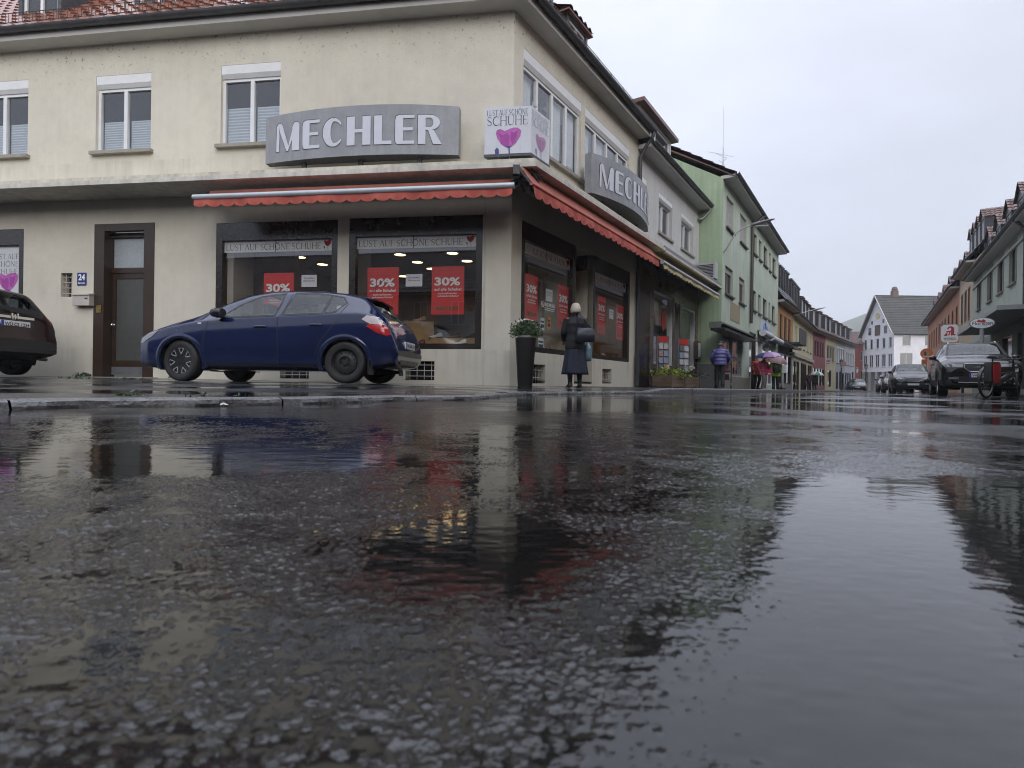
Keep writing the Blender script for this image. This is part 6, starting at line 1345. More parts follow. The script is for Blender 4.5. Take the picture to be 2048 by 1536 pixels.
hatch = dict(keys=hatch_keys, wheels=(.86, 3.474), wr=.317, arch=.365, track=1.49, tw=.195, rims=('cover', 'steel'), steer=-8,
    glass=[[(1.50, 1.00), (1.78, 1.195), (2.05, 1.315), (2.43, 1.375), (2.36, 1.03)], [(2.50, 1.04), (2.60, 1.378), (2.95, 1.372), (3.16, 1.35), (3.10, 1.065)], [(3.16, 1.07), (3.20, 1.345), (3.36, 1.31), (3.43, 1.23), (3.30, 1.085)]],
    screen=(1.12, 1.92, .62, .52), rear=(3.72, 3.99, .50, .58), clear_rear=False, cabin=(1.15, 3.3, .95, .36, (1.75, 2.65)),
    seams=[[(1.26, .30), (1.24, .62), (1.30, .93)], [(2.43, .27), (2.44, .6), (2.42, .98), (2.47, 1.04), (2.55, 1.385)], [(3.02, .42), (3.10, .62), (3.32, .90), (3.40, 1.06), (3.47, 1.22)], [(1.27, .27), (2.43, .26), (2.98, .28)]],
    handles=[(2.16, .845), (3.04, .875)], mirror=(1.52, .985), mirror_mat=mat('mirror_black_blue', (.010, .011, .02), .3, .1),
    panels=[('headlight', [(.13, .60), (.22, .73), (.42, .80), (.48, .795), (.36, .68), (.2, .59)], HL, .006), ('tail_light', [(3.73, .965), (3.80, 1.03), (3.98, 1.00), (4.09, .90), (4.06, .885), (3.85, .90)], TLW, .008), ('tail_light', [(3.85, .90), (4.06, .885), (4.09, .90), (4.165, .74), (4.10, .72), (3.95, .77), (3.80, .86)], TLR, .009),
            ('side_strip', [(1.45, .50), (1.45, .53), (2.40, .535), (2.40, .505)], BLUE, .012), ('side_strip', [(2.46, .505), (2.46, .535), (3.05, .56), (3.04, .525)], BLUE, .012), ('bumper_strip', [(3.92, .505), (3.92, .53), (4.10, .535), (4.20, .53), (4.20, .50), (4.10, .505)], BLUE, .014), ('side_repeater', [(1.14, .885), (1.14, .905), (1.20, .905), (1.20, .885)], mat('repeater_clear', (.6, .6, .55), .2, 0), .006),
            ('fuel_flap_line', [(1.30, .245), (1.30, .275), (3.0, .275), (3.0, .245)], BLACK(), .006)])
th = math.radians(5.5); hd = Vector((-math.cos(th), math.sin(th))); rp = ground(690, 768); rpx = (690 - 1024)/F*8.42
rear_c = Vector((rpx + .0, 8.42)) + Vector((math.sin(th), math.cos(th)))*.80
fc = rear_c + hd*3.474; gz = lambda p, n=0: base_z(p.x) - .035
t, B, body, side, T3 = car('blue_hatchback', 'dark blue five door hatchback parked before the shoe shop windows', (fc.x, fc.y, .050 + TILT*fc.x + .012), math.atan2(hd.y, hd.x), hatch, BLUE)
plate(body, B, T3, 0, .62, 'WÜ·MG 291', True)
xe = B.xend(0, .84); part('badge_bar', MB().boxw((-(xe + .012), 0, .80), (.02, .62, .035)), CHROME(), body)
ring = [(-(B.xend(0, .93) + .012), .055*math.cos(v), .93 + .055*math.sin(v)) for v in np.linspace(0, 6.283, 20)]; X_ = -(B.xend(0, .93) + .014); part('emblem', MB().tube(ring, .008, 6).tube([(X_, -.075, .91), (X_, .015, .935), (X_, -.015, .925), (X_, .075, .95)], .007, 5), CHROME(), body)
part('bumper_insert', MB().boxw((-(B.xend(0, .40) - .055), 0, .36), (.12, 1.0, .10)), BLACK(), body); mbx = MB().tube([(-4.0, .5, .27), (-4.24, .52, .255)], .028, 10); part('exhaust', mbx, mat('exhaust_steel', (.12, .11, .10), .5, .2, metal=.8), body)
part('spoiler', MB().loft([[(-3.60, y, B.ztop(3.6, y) + .004), (-3.78, y, B.ztop(3.63, y) - .015), (-3.78, y, B.ztop(3.63, y) - .04), (-3.66, y, B.ztop(3.66, y) - .01)] for y in np.linspace(-.53, .53, 15)]), BLUE, body, 40)
xw = B.xend(0, 1.07); part('rear_wiper', MB().tube([(-4.0, 0, B.ztop(4.0, 0) + .02), (-3.96, .2, B.ztop(3.96, .2) + .03), (-3.93, .42, B.ztop(3.93, .42) + .03)], .012, 6), BLACK(), body)
part('roof_aerial', MB().tube([(-3.48, 0, 1.40), (-3.80, .0, 1.72)], .005, 5), BLACK(), body)
for sg in (1, -1): part('mud_flap', MB().boxw((-3.86, sg*.78, .25), (.015, .22, .22)), BLACK(), body)
part('grille', MB().boxw((-.03, 0, .58), (.06, .8, .07)), DGR, body)
# dark red off-roader at the left edge
suv_keys = [(0, .40, .60, .66, .55, .42), (.05, .32, .72, .78, .74, .52), (.15, .28, .84, .90, .84, .60), (.5, .26, .97, 1.05, .89, .66), (1.0, .25, 1.03, 1.13, .905, .72), (1.25, .25, 1.06, 1.24, .91, .69), (1.7, .25, 1.08, 1.52, .91, .66), (2.0, .25, 1.09, 1.62, .91, .645), (2.6, .25, 1.10, 1.66, .91, .64), (3.3, .26, 1.12, 1.65, .905, .63), (3.8, .28, 1.13, 1.61, .89, .61), (4.02, .30, 1.13, 1.56, .88, .60), (4.10, .30, 1.12, 1.50, .87, .60), (4.28, .32, 1.08, 1.22, .85, .66), (4.36, .34, 1.0, 1.08, .84, .68), (4.42, .36, .82, .86, .82, .66), (4.47, .38, .70, .73, .80, .62), (4.50, .42, .62, .65, .76, .56)]
suv = dict(keys=suv_keys, wheels=(.88, 3.52), wr=.355, arch=.41, track=1.56, tw=.22, rims=('alloy', 'alloy'), glass=[[(1.55, 1.12), (1.85, 1.42), (2.1, 1.54), (2.50, 1.56), (2.46, 1.13)], [(2.58, 1.13), (2.62, 1.565), (3.25, 1.545), (3.38, 1.15)], [(3.46, 1.17), (3.38, 1.52), (3.75, 1.46), (3.85, 1.3), (3.75, 1.2)]],
    screen=(1.22, 1.92, .66, .56), rear=(4.10, 4.30, .50, .58), cabin=(1.3, 3.6, 1.02, .45, (1.85, 2.8)), clad=.42, seams=[[(1.3, .4), (1.28, 1.04)], [(2.52, .4), (2.53, 1.1)], [(3.25, .55), (3.42, .95), (3.42, 1.14)]], handles=[(2.3, .98), (3.2, 1.0)], mirror=(1.58, 1.12),
    panels=[('headlight', [(.10, .74), (.18, .86), (.5, .95), (.52, .90), (.25, .76)], HL, .006), ('tail_light', [(4.06, 1.12), (4.14, 1.36), (4.19, 1.34), (4.36, 1.05), (4.40, .82), (4.34, .82), (4.24, .95)], TLR, .008), ('rear_reflector', [(4.40, .64), (4.40, .67), (4.455, .67), (4.455, .64)], TLR, .008)])
DRED = mat('wet_maroon_paint', (.014, .004, .005), .15, .08, 3, metal=.0, spec=.3, coat=.6, bump=.025, bs=420)
rc = Vector((-8.98, 10.15)); hd2 = Vector(Ld).normalized(); fc2 = rc + hd2*4.5
t2, B2_, body2, side2, T32 = car('maroon_suv', 'dark maroon off-roader cut off by the left edge of the photo', (fc2.x, fc2.y, .06 + TILT*fc2.x + .03), math.atan2(hd2.y, hd2.x), suv, DRED)
plate(body2, B2_, T32, -.05, .93, 'WÜ·CS 1234', True, .52, B2_.xend(0, .90)); X_ = -(B2_.xend(0, 1.06) + .02); part('chrome_bar', MB().boxw((X_, -.05, 1.055), (.03, .72, .045)), CHROME(), body2); part('emblem', MB().boxw((X_ - .02, -.05, 1.06), (.02, .02, .09)).boxw((X_ - .02, .0, 1.075), (.02, .02, .1)).boxw((X_ - .02, -.10, 1.075), (.02, .02, .1)).boxw((X_ - .02, -.05, 1.06), (.018, .1, .018)), CHROME(), body2, fix=False)
part('rear_wiper', MB().tube([(-4.33, .0, 1.17), (-4.28, .35, 1.21)], .012, 6), BLACK(), body2); part('exhaust', MB().tube([(-4.2, -.55, .33), (-4.5, -.55, .30)], .032, 10), mat('exhaust_steel', (.12, .11, .10), .5, .2, metal=.8), body2)
part('bumper_lip', MB().loft([[(-4.44, y, .40), (-4.515, y*.98, .42), (-4.515, y*.98, .50), (-4.46, y, .54)] for y in np.linspace(-.76, .76, 13)]), BLACK(), body2, 40)
# black off-roader facing us on the right
BLK = mat('wet_black_paint', (.007, .0075, .009), .2, .08, 3, metal=0, spec=.3, coat=.7, bump=.05, bs=300)
nose_keys = [(0, .36, .70, .80, .66, .52), (.03, .30, .80, .90, .80, .60), (.10, .27, .88, .98, .865, .64), (.4, .26, .99, 1.07, .91, .68), (.95, .25, 1.05, 1.15, .925, .73)] + suv_keys[5:]
suv2 = dict(suv, keys=nose_keys, panels=[('tail_light', suv['panels'][1][1], TLR, .008)], clad=.48, tw=.24, mirror=(1.58, 1.10))
hd3 = -Rd.normalized()
def parked(loc2, hd, spec, paint, name, label, z=None, **k): return car(name, label, (loc2.x, loc2.y, TILT*loc2.x if z is None else z), math.atan2(hd.y, hd.x), spec, paint, **k)
f3 = Vector((12.82, 15.3)); t3, B3, body3, s3, T33 = parked(f3, hd3, suv2, BLK, 'black_suv', 'wet black off-roader with chrome framed grille facing the camera', group=None)
def front_details(B, body, grille=True, txt=None, light=HL, bar=True, zg=.86):
    # headlights wrapped on the nose, grille, lower intake, number plate, fog lamps
    for sg in (1, -1):
        mb = MB(); vs = []
        for z in (zg - .03, zg + .03, zg + .075): vs.append([(-(B.xend(y, z, False)) + .012, sg*y, z) for y in np.linspace(.40, .74, 8)])
        part('headlight', mb.loft(vs, False, closed=False), light, body, True); mb = MB()
        mb.boxw((-(B.xend(.58, .52, False)) + .01, sg*.60, .52), (.05, .22, .06)); part('fog_lamp', mb, HL, body)
    if grille:
        X = lambda y, z: -(B.xend(abs(y), z, False)) + .012
        sec = [(-.36, zg + .07), (.36, zg + .07), (.36, zg - .06), (.24, zg - .17), (-.24, zg - .17), (-.36, zg - .06)]
        part('grille', MB().poly([(X(y, z) + .01, y, z) for y, z in sec]), DGR, body, fix=False); part('grille_frame', MB().tube([(X(y, z) + .014, y, z) for y, z in sec + sec[:1]], .010, 6), CHROME(), body)
    mb = MB(); mb.loft([[(-(B.xend(y, z, False)) + .014, y, z) for y in np.linspace(-.62, .62, 9)] for z in (.42, .50, .58)], False, closed=False); part('lower_intake', mb, DGR, body, fix=False)
    if bar: part('skid_bar', MB().tube([(-(B.xend(y, .40, False)) + .03, y, .40) for y in np.linspace(-.5, .5, 7)], .014, 6), GALV(), body)
    if txt: plate(body, B, T3, 0, .60, txt, False)
front_details(B3, body3, True, 'WÜ·KL 47')
for sg in (1, -1): part('roof_rail', MB().tube([(-1.98, sg*.56, B3.ztop(1.98, .56)), (-2.1, sg*.56, B3.ztop(2.1, .56) + .05), (-3.6, sg*.55, B3.ztop(3.6, .55) + .05), (-3.75, sg*.55, B3.ztop(3.75, .55))], .018, 6), mat('rail_silver', (.5, .51, .52), .3, 0, metal=.7), body3)
# three parked cars behind it and a saloon in the street
sal_keys = [(0, .34, .50, .56, .52, .38), (.04, .28, .60, .66, .68, .48), (.14, .23, .69, .75, .78, .56), (.5, .2, .80, .88, .85, .64), (1.0, .18, .90, .99, .875, .70), (1.25, .18, .93, 1.08, .88, .66), (1.75, .18, .96, 1.36, .88, .60), (2.1, .18, .98, 1.43, .88, .585), (2.6, .18, 1.0, 1.45, .88, .58), (3.1, .19, 1.02, 1.41, .875, .56), (3.5, .2, 1.03, 1.25, .87, .58), (3.8, .22, 1.03, 1.10, .86, .66), (4.2, .24, 1.0, 1.05, .83, .68), (4.4, .28, .82, .88, .80, .64), (4.48, .34, .66, .7, .76, .56), (4.5, .4, .58, .6, .7, .5)]
sal = dict(keys=sal_keys, wheels=(.88, 3.55), wr=.315, arch=.36, track=1.50, tw=.2, glass=[[(1.52, .99), (1.82, 1.20), (2.1, 1.335), (2.45, 1.365), (2.40, 1.02)], [(2.52, 1.03), (2.58, 1.37), (2.98, 1.34), (3.3, 1.12), (3.2, 1.05)]], screen=(1.2, 1.85, .64, .53), rear=(3.3, 3.72, .48, .58), clear_rear=True, cabin=(1.25, 3.3, .95, .36, (1.8, 2.65)), seams=[[(1.28, .3), (1.28, .93)], [(2.46, .28), (2.47, 1.0)]], handles=[(2.2, .86), (3.05, .88)], mirror=(1.5, 1.0),
    panels=[('headlight', [(.09, .58), (.2, .70), (.45, .79), (.40, .70), (.2, .58)], HL, .006), ('tail_light', [(4.25, .92), (4.42, .82), (4.40, .72), (4.3, .74)], TLR, .006)])
PK = [((21.0, 29.3), mat('wet_grey_paint', (.010, .011, .014), .2, .08, 3, metal=0, spec=.3, coat=.7), suv, 'grey_hatchback', 'dark grey high roofed car parked right behind the black off-roader', .97), ((25.5, 36.9), BLK, sal, 'dark_saloon', 'second parked car behind the black off-roader, with clear side glass', 1), ((29.4, 43.5), mat('wet_anthracite_paint', (.02, .024, .03), .25, .08, 3, metal=.3, coat=1), hatch, 'dark_hatchback', 'farthest of the cars parked in line behind the black off-roader', 1)]
for (x, y), pm, sp_, nm, lb, k in PK:
    sp2 = dict(sp_, rims=('alloy', 'alloy'), steer=0, mirror_mat=pm); d = Vector((-.515, -.857)); tt, Bx, bx_, *_ = parked(Vector((x, y)), d, sp2, pm, nm, lb, group='cars parked in line on the right'); front_details(Bx, bx_, nm == 'grey_hatchback', None, HL, False, .80 if sp_ is suv else .62)
    part('number_plate', MB().boxw((-Bx.xend(0, .5, False) + .025, 0, .50), (.02, .5, .1)), mat('plate_white', (.72, .73, .74), .4, .03), bx_)
pc = atY(1715, 783, 62); pm = mat('wet_charcoal_paint', (.022, .020, .024), .25, .08, 3, metal=.3, coat=1); tt, Bx, bx_, *_ = parked(Vector((pc.x, pc.y)), Vector((-.50, -.866)), dict(sal, rims=('alloy', 'alloy'), mirror_mat=pm), pm, 'driving_saloon', 'dark saloon standing alone in the middle of the far street', z=pc.z)
front_details(Bx, bx_, False, None, HL, False, .62); part('number_plate', MB().boxw((-Bx.xend(0, .5, False) + .025, 0, .48), (.02, .5, .1)), mat('plate_white', (.72, .73, .74), .4, .03), bx_)
# ------------------------------------------------------------------ people
SKIN = mat('skin', (.42, .24, .17), .5, .08, 20)
def skinned(name, verts, edges, radii, m, parent, sub=2):
    me = bpy.data.meshes.new(name); me.from_pydata(verts, edges, []); ob = bpy.data.objects.new(name, me); COL.objects.link(ob)
    bpy.context.view_layer.objects.active = ob
    md = ob.modifiers.new('s', 'SKIN'); md.use_smooth_shade = True; md.branch_smoothing = .4; ss = ob.modifiers.new('u', 'SUBSURF'); ss.levels = sub; ss.render_levels = sub
    if not me.skin_vertices: bpy.context.view_layer.update()
    for i, r in enumerate(radii): me.skin_vertices[0].data[i].radius = (r, r)
    me.skin_vertices[0].data[0].use_root = True
    dg = bpy.context.evaluated_depsgraph_get(); m2 = bpy.data.meshes.new_from_object(ob.evaluated_get(dg)); m2.name = name
    bpy.data.objects.remove(ob); bpy.data.meshes.remove(me); m2.materials.clear(); m2.materials.append(m)
    o = bpy.data.objects.new(name, m2); COL.objects.link(o); o.parent = parent; return o
def person(label, loc, yaw, H, J={}, coat=None, coat_len=.80, puff=0, trousers=None, skirt=None, skirt_z=(1.0, .26), tights=None, hair=None, hairlen=0, cap=None, shoe=None, wid=1.0, lean=0, group=None):
    """standing figure facing local -Y; joints can be overridden; lengths for 1.72 m then scaled"""
    k = H/1.72; t = thing('person', label, 'person', loc, group, yaw=yaw)
    D = {'pelvis': (0, 0, .96), 'spine': (0, .01, 1.14), 'chest': (0, .02, 1.34), 'neck': (0, .005, 1.47), 'jaw': (0, -.015, 1.555), 'skull': (0, .0, 1.63), 'crown': (0, .005, 1.695), 'nose': (0, -.105, 1.60)}
    for s, n in ((1, 'l'), (-1, 'r')):
        D.update({'hip' + n: (.085*s, 0, .90), 'knee' + n: (.095*s, -.025, .49), 'ank' + n: (.10*s, .03, .09), 'toe' + n: (.115*s, -.13, .035), 'sho' + n: (.165*s*wid, .015, 1.395), 'elb' + n: (.235*s*wid, .05, 1.12), 'wri' + n: (.235*s*wid, -.06, .88), 'ear' + n: (.085*s, .01, 1.605)})
    D.update(J); ln = lambda p: (p[0], p[1] - lean*max(0, p[2] - .95), p[2])
    P = {a: Vector(ln(b))*k for a, b in D.items()}
    names = list(D); E = [('pelvis', 'spine'), ('spine', 'chest'), ('chest', 'neck'), ('neck', 'jaw'), ('jaw', 'skull'), ('skull', 'crown'), ('skull', 'nose')]
    for n in 'lr': E += [('pelvis', 'hip' + n), ('hip' + n, 'knee' + n), ('knee' + n, 'ank' + n), ('ank' + n, 'toe' + n), ('chest', 'sho' + n), ('sho' + n, 'elb' + n), ('elb' + n, 'wri' + n), ('skull', 'ear' + n)]
    rad = dict(pelvis=.12, spine=.115, chest=.125, neck=.055, jaw=.068, skull=.088, crown=.055, nose=.014, hip=.085, knee=.055, ank=.038, toe=.032, sho=.055, elb=.040, wri=.026, ear=.014)
    R = [rad[n if n in rad else n[:-1]]*k for n in names]; V = [tuple(P[n]) for n in names]; ED = [(names.index(a), names.index(b)) for a, b in E]
    for s, n in ((1, 'l'), (-1, 'r')):     # palm, four fingers and thumb
        w_, e_ = P['wri' + n], P['elb' + n]; d = (w_ - e_).normalized(); sd = d.cross(Vector((0, 1, 0))); sd = sd.normalized() if sd.length > .1 else Vector((1, 0, 0)); up_ = sd.cross(d)
        i0 = names.index('wri' + n); palm = w_ + d*.065*k; V.append(tuple(palm)); R.append(.030*k); ip = len(V) - 1; ED.append((i0, ip))
        for f, (o, l_) in enumerate(((-.03, .062), (-.011, .075), (.009, .070), (.027, .055))):
            a = palm + d*.03*k + sd*o*k; b = a + d*l_*.5*k; c = b + (d*.8 - up_*.6)*l_*.5*k
            for q, r in ((a, .010), (b, .0085), (c, .007)): V.append(tuple(q)); R.append(r*k)
            m_ = len(V) - 3; ED += [(ip, m_), (m_, m_ + 1), (m_ + 1, m_ + 2)]
        a = w_ + d*.03*k - sd*.035*k*1; b = a + (d*.7 - sd*.6)*.04*k
        for q, r in ((a, .012), (b, .009)): V.append(tuple(q)); R.append(r*k)
        m_ = len(V) - 2; ED += [(i0, m_), (m_, m_ + 1)]
    body = skinned('body', V, ED, R, SKIN, t)
    el = lambda c, rx, ry, z, n_=20, y0=0: [(c[0]*1.0 + rx*math.cos(v), c[1] + ry*math.sin(v), z) for v in np.linspace(0, 2*math.pi, n_ + 1)[:-1]]
    eye = MB()
    for s in (1, -1): eye.ball(P['skull'] + Vector((.032*s, -.082, -.005))*k, .010*k, 8, 0, 6)
    part('eyes', eye, mat('eye_dark', (.03, .02, .02), .2, 0), t, True); part('mouth', MB().ball(P['jaw'] + Vector((0, -.068, .012))*k, (.022*k, .008*k, .006*k), 8, 0, 6), mat('lips', (.30, .10, .09), .5, 0), t, True)
    if coat:
        mb = MB(); rings = []; z0 = coat_len; zs = np.linspace(z0, 1.46, 34)
        for z in zs:
            f = (z - z0)/(1.46 - z0); rx = np.interp(z, [z0, .95, 1.1, 1.3, 1.38, 1.43, 1.46], [.205, .20, .185, .215, .20, .13, .072])*wid; ry = np.interp(z, [z0, .95, 1.1, 1.3, 1.40, 1.46], [.155, .15, .14, .145, .115, .07])
            b = puff*abs(math.sin((z - z0)*math.pi/.13)) if puff else .004*math.sin(z*40); c = ln((0, .01, z)); rings.append([(p[0]*k, p[1]*k, p[2]*k) for p in el(c, rx + b, ry + b, z, 22)])
        mb.loft(rings)
        for n in 'lr':
            a, b, c = P['sho' + n], P['elb' + n], P['wri' + n]; pts = []; rr = []
            for (p, q, r0, r1) in ((a, b, .082, .066), (b, c, .066, .048)):
                for f in np.linspace(0, 1, 12, endpoint=(q is c)): pts.append(p.lerp(q, f)); rr.append((r0 + (r1 - r0)*f + (puff*.8*abs(math.sin(f*math.pi*2.5)) if puff else .003*math.sin(f*20)))*k)
            mb.tube(pts, rr, 12)
        part('jacket', mb, coat, t, True)
        part('collar', MB().loft([[(p[0]*k, p[1]*k, p[2]*k) for p in el(ln((0, .005, z)), r, r*.95, z, 16)] for z, r in ((1.42, .10), (1.47, .078), (1.51, .072), (1.50, .066))], False), coat, t, True)
    if trousers or tights:
        m_ = trousers or tights; mb = MB(); q = 1.0 if trousers else .62
        for n in 'lr':
            a, b, c = P['hip' + n], P['knee' + n], P['ank' + n]; pts = [a + Vector((0, 0, .06*k)), a, a.lerp(b, .5), b, b.lerp(c, .5), c.lerp(b, .12), c - Vector((0, 0, .03*k))]
            mb.tube(pts, [x*k*q for x in (.10, .105, .092, .078, .074, .070, .074)] if trousers else [x*k for x in (.09, .085, .07, .055, .058, .045, .042)], 12)
        if trousers: mb.loft([[(p[0]*k, p[1]*k, p[2]*k) for p in el(ln((0, 0, z)), r, r*.78, z, 18)] for z, r in ((.84, .16), (.92, .185), (1.02, .175))])
        part('trousers' if trousers else 'tights', mb, m_, t, True)
    if skirt:
        mb = MB(); rings = []
        for z in np.linspace(skirt_z[1], skirt_z[0], 14):
            f = 1 - (z - skirt_z[1])/(skirt_z[0] - skirt_z[1]); r = .165 + .105*f
            rings.append([((r + .018*f*math.sin(v*9 + .5*math.sin(v*2)))*math.cos(v)*k, (r*.82 + .016*f*math.sin(v*9))*math.sin(v)*k, z*k) for v in np.linspace(0, 2*math.pi, 73)[:-1]])
        mb.loft(rings); part('skirt', mb, skirt, t, True)
    for s, n in ((1, 'l'), (-1, 'r')):
        a, tt = P['ank' + n], P['toe' + n]; dv = Vector((tt.x - a.x, tt.y - a.y, 0)).normalized(); yw = math.atan2(dv.y, dv.x); mb = shoe_mb(.27*k, .025, .09); cs, sn = math.cos(yw), math.sin(yw); h0 = a - dv*.07*k
        mb.v = [(h0.x + x*cs - y*sn, h0.y + x*sn + y*cs, z + max(0, a.z - .09*k - .0)) for x, y, z in mb.v]; part('shoe', mb, shoe or mat('dark_shoe', (.02, .02, .022), .5, .1), t, True)
    if hair:
        mb = MB(); c = P['skull'] + Vector((0, .012, .004))*k; rings = []
        for ph in np.linspace(math.pi/2, -math.pi*.5*.2 - hairlen, 12):
            rr = .103*k*max(math.cos(ph), .0) if ph > 0 else .106*k*(1 + .13*math.sin(min(1, -ph*1.6)*math.pi*.8)); zz = c.z + (.098*k*math.sin(ph) if ph > 0 else .12*k*ph)
            rings.append([(c.x + max(rr, .004)*math.cos(v)*.92, c.y + max(rr, .004)*math.sin(v)*(1.05 if math.sin(v) > 0 or ph > .45 else .42), zz) for v in np.linspace(0, 6.2832, 21)[:-1]])
        mb.loft(rings); part('hair', mb, hair, t, True)
    if cap:
        c = P['skull'] + Vector((0, .0, .02))*k; mb = MB(); mb.loft([[(c.x + r*k*math.cos(v), c.y + r*k*1.12*math.sin(v), c.z + z*k) for v in np.linspace(0, 6.2832, 19)[:-1]] for z, r in ((-.03, .100), (.03, .103), (.07, .085), (.10, .045), (.105, .005))]); mb.loft([[(c.x + x*k, c.y - (.09 + o)*k, c.z - (.02 + o*.2)*k) for x in np.linspace(-.07, .07, 7)] for o in (0, .07)], False, closed=False)
        part('cap', mb, cap, t, True)
    return t, P, k
def pave_at(x, y_):   # pavement height under a point on the street-side pavement
    q = Vector((x, y_)) - C; p = q.dot(nR); f = max(0, min(1, 1 - (p - .1)/2.4)); z0 = .10 if q.dot(Rd) > 1.6 else .034 + .066*max(0, min(1, (q.dot(Rd) - .6)/1.1))
    b0 = max(base_z(x), TILT*x + z0 + .005); return TILT*x + z0 + (b0 - TILT*x - z0)*f - .004
def at_world(t, p): return Matrix.Translation(t.location) @ Matrix.Rotation(t.rotation_euler.z, 4, 'Z') @ Vector(p)
CLOTH = lambda n, c: mat(n, c, .75, .14, 18, bump=.25, bs=90)
NAVY = CLOTH('navy_skirt_cloth', (.014, .020, .042)); BLKC = CLOTH('black_wool', (.010, .010, .012))
wx_, wy_ = .1115*10.75, 10.75; wyaw = math.pi + .12
w_t, wP, wk = person('elderly woman in black jacket and long navy skirt looking into the shoe shop window', (wx_, wy_, pave_at(wx_, wy_)), wyaw, 1.62, {'elbl': (.235, -.0, 1.13), 'wril': (.20, -.17, .98), 'elbr': (-.245, .02, 1.13), 'wrir': (-.20, -.14, .95)}, BLKC, .78, 0, None, NAVY, (1.0, .27), CLOTH('dark_tights', (.014, .016, .028)), mat('silver_blonde_hair', (.50, .45, .36), .45, .2, 30, bump=.4, bs=120), .60, None, mat('dark_shoe', (.02, .02, .022), .5, .1))
# handbag on her back and patterned carrier bag
LEA = mat('dark_blue_leather', (.018, .022, .036), .4, .15, 10); hb = at_world(w_t, (-.14, .24, 0)); hz = w_t.location.z
t = thing('handbag', 'dark blue leather shoulder bag on the back of the woman at the window', 'handbag', (hb.x, hb.y, hz + .86), yaw=wyaw)
mb = MB(); mb.loft([[(x*s, d_ + dd*s2, z) for x, dd in ((-.17, -.05), (.17, -.05), (.19, 0), (.17, .05), (-.17, .05), (-.19, 0))] for z, s, s2, d_ in ((0, .75, .6, 0), (.03, 1, 1.1, 0), (.15, .98, 1.0, 0), (.25, .82, .6, -.02), (.27, .78, .3, -.02))]); part('bag_body', mb, LEA, t, 50)
part('strap', MB().tube([(-.12, -.03, .26), (-.02, -.06, .42), (.10, -.12, .57), (.04, -.24, .60)], .012, 6).tube([(.12, -.03, .26), (.13, -.08, .45), (.10, -.12, .57)], .010, 6), LEA, t, True); part('clasp', MB().boxw((.03, .05, .16), (.03, .012, .02)), CHROME(), t)
cb = at_world(w_t, (-.27, -.10, 0)); t = thing('carrier_bag', 'pale blue patterned carrier bag held by the woman at the window', 'bag', (cb.x, cb.y, hz + .52), yaw=wyaw)
mb = MB(); mb.loft([[(x*s, y*s, z) for x, y in ((-.05, -.13), (.05, -.13), (.06, 0), (.05, .13), (-.05, .13), (-.06, 0))] for z, s in ((0, .8), (.02, 1), (.2, 1.05), (.30, .7), (.36, .3))]); part('bag_body', mb, mat('blue_pattern_bag', (.16, .27, .34), .5, .7, 16), t, True); part('handle', MB().tube([(0, -.03, .34), (.0, .0, .42), (0, .03, .34)], .008, 6), LEA, t)
# man with walking frame
mx, my = .371*19.2, 19.2; mz = pave_at(mx, my); myaw = math.pi - .35
m_t, mP, mk = person('stooped man in a purple quilted jacket pushing a walking frame', (mx, my, mz), myaw, 1.62, {'elbl': (.30, .0, 1.14), 'wril': (.25, -.25, .96), 'elbr': (-.30, .0, 1.14), 'wrir': (-.25, -.25, .96), 'kneel': (.10, -.08, .50), 'ankl': (.10, .0, .09), 'toel': (.11, -.15, .035), 'ankr': (-.10, .14, .12), 'toer': (-.11, 0, .035)}, mat('purple_quilted_nylon', (.085, .080, .24), .42, .1, 10), .84, .018, CLOTH('dark_grey_trousers', (.022, .022, .025)), hair=mat('grey_hair', (.2, .19, .18), .6, .2), cap=mat('dark_cap', (.02, .022, .02), .7, .1), wid=1.12, lean=.18)
rw = at_world(m_t, (-.10, -.40, 0)); t = thing('walking_frame', 'black wheeled walking frame in front of the man in purple', 'walking frame', (rw.x, rw.y, mz), yaw=myaw); mb = MB()
for s in (1, -1):
    x = s*.27; mb.tube([(x, .22, .12), (x, .05, .62), (x, .10, .88), (x, .24, .92)], .014, 8); mb.tube([(x, -.25, .12), (x, .05, .62)], .014, 8); mb.tube([(x, .2, .2), (x, -.22, .2)], .010, 6)
mb.tube([(-.27, .05, .62), (.27, .05, .62)], .012, 6); mb.tube([(-.27, -.12, .33), (.27, -.12, .33)], .012, 6); part('frame', mb, BLACK(), t, 40)
part('seat', MB().boxw((0, .03, .60), (.48, .22, .03)), BLACK(), t); part('basket', MB().boxw((0, -.1, .40), (.4, .24, .2)), mat('mesh_basket', (.03, .03, .03), .7, .1), t)
for s in (1, -1):
    for y in (.22, -.25): part('wheel', MB().lathe([(.05, -.018), (.095, -.018), (.1, 0), (.095, .018), (.05, .018), (.02, .02)], (s*.27, y, .1), 'X', 18), mat('grey_wheel', (.10, .10, .11), .6, .1), t, 40)
    part('hand_grip', MB().tube([(s*.27, .22, .92), (s*.27, .33, .92)], .018, 8), BLACK(), t)
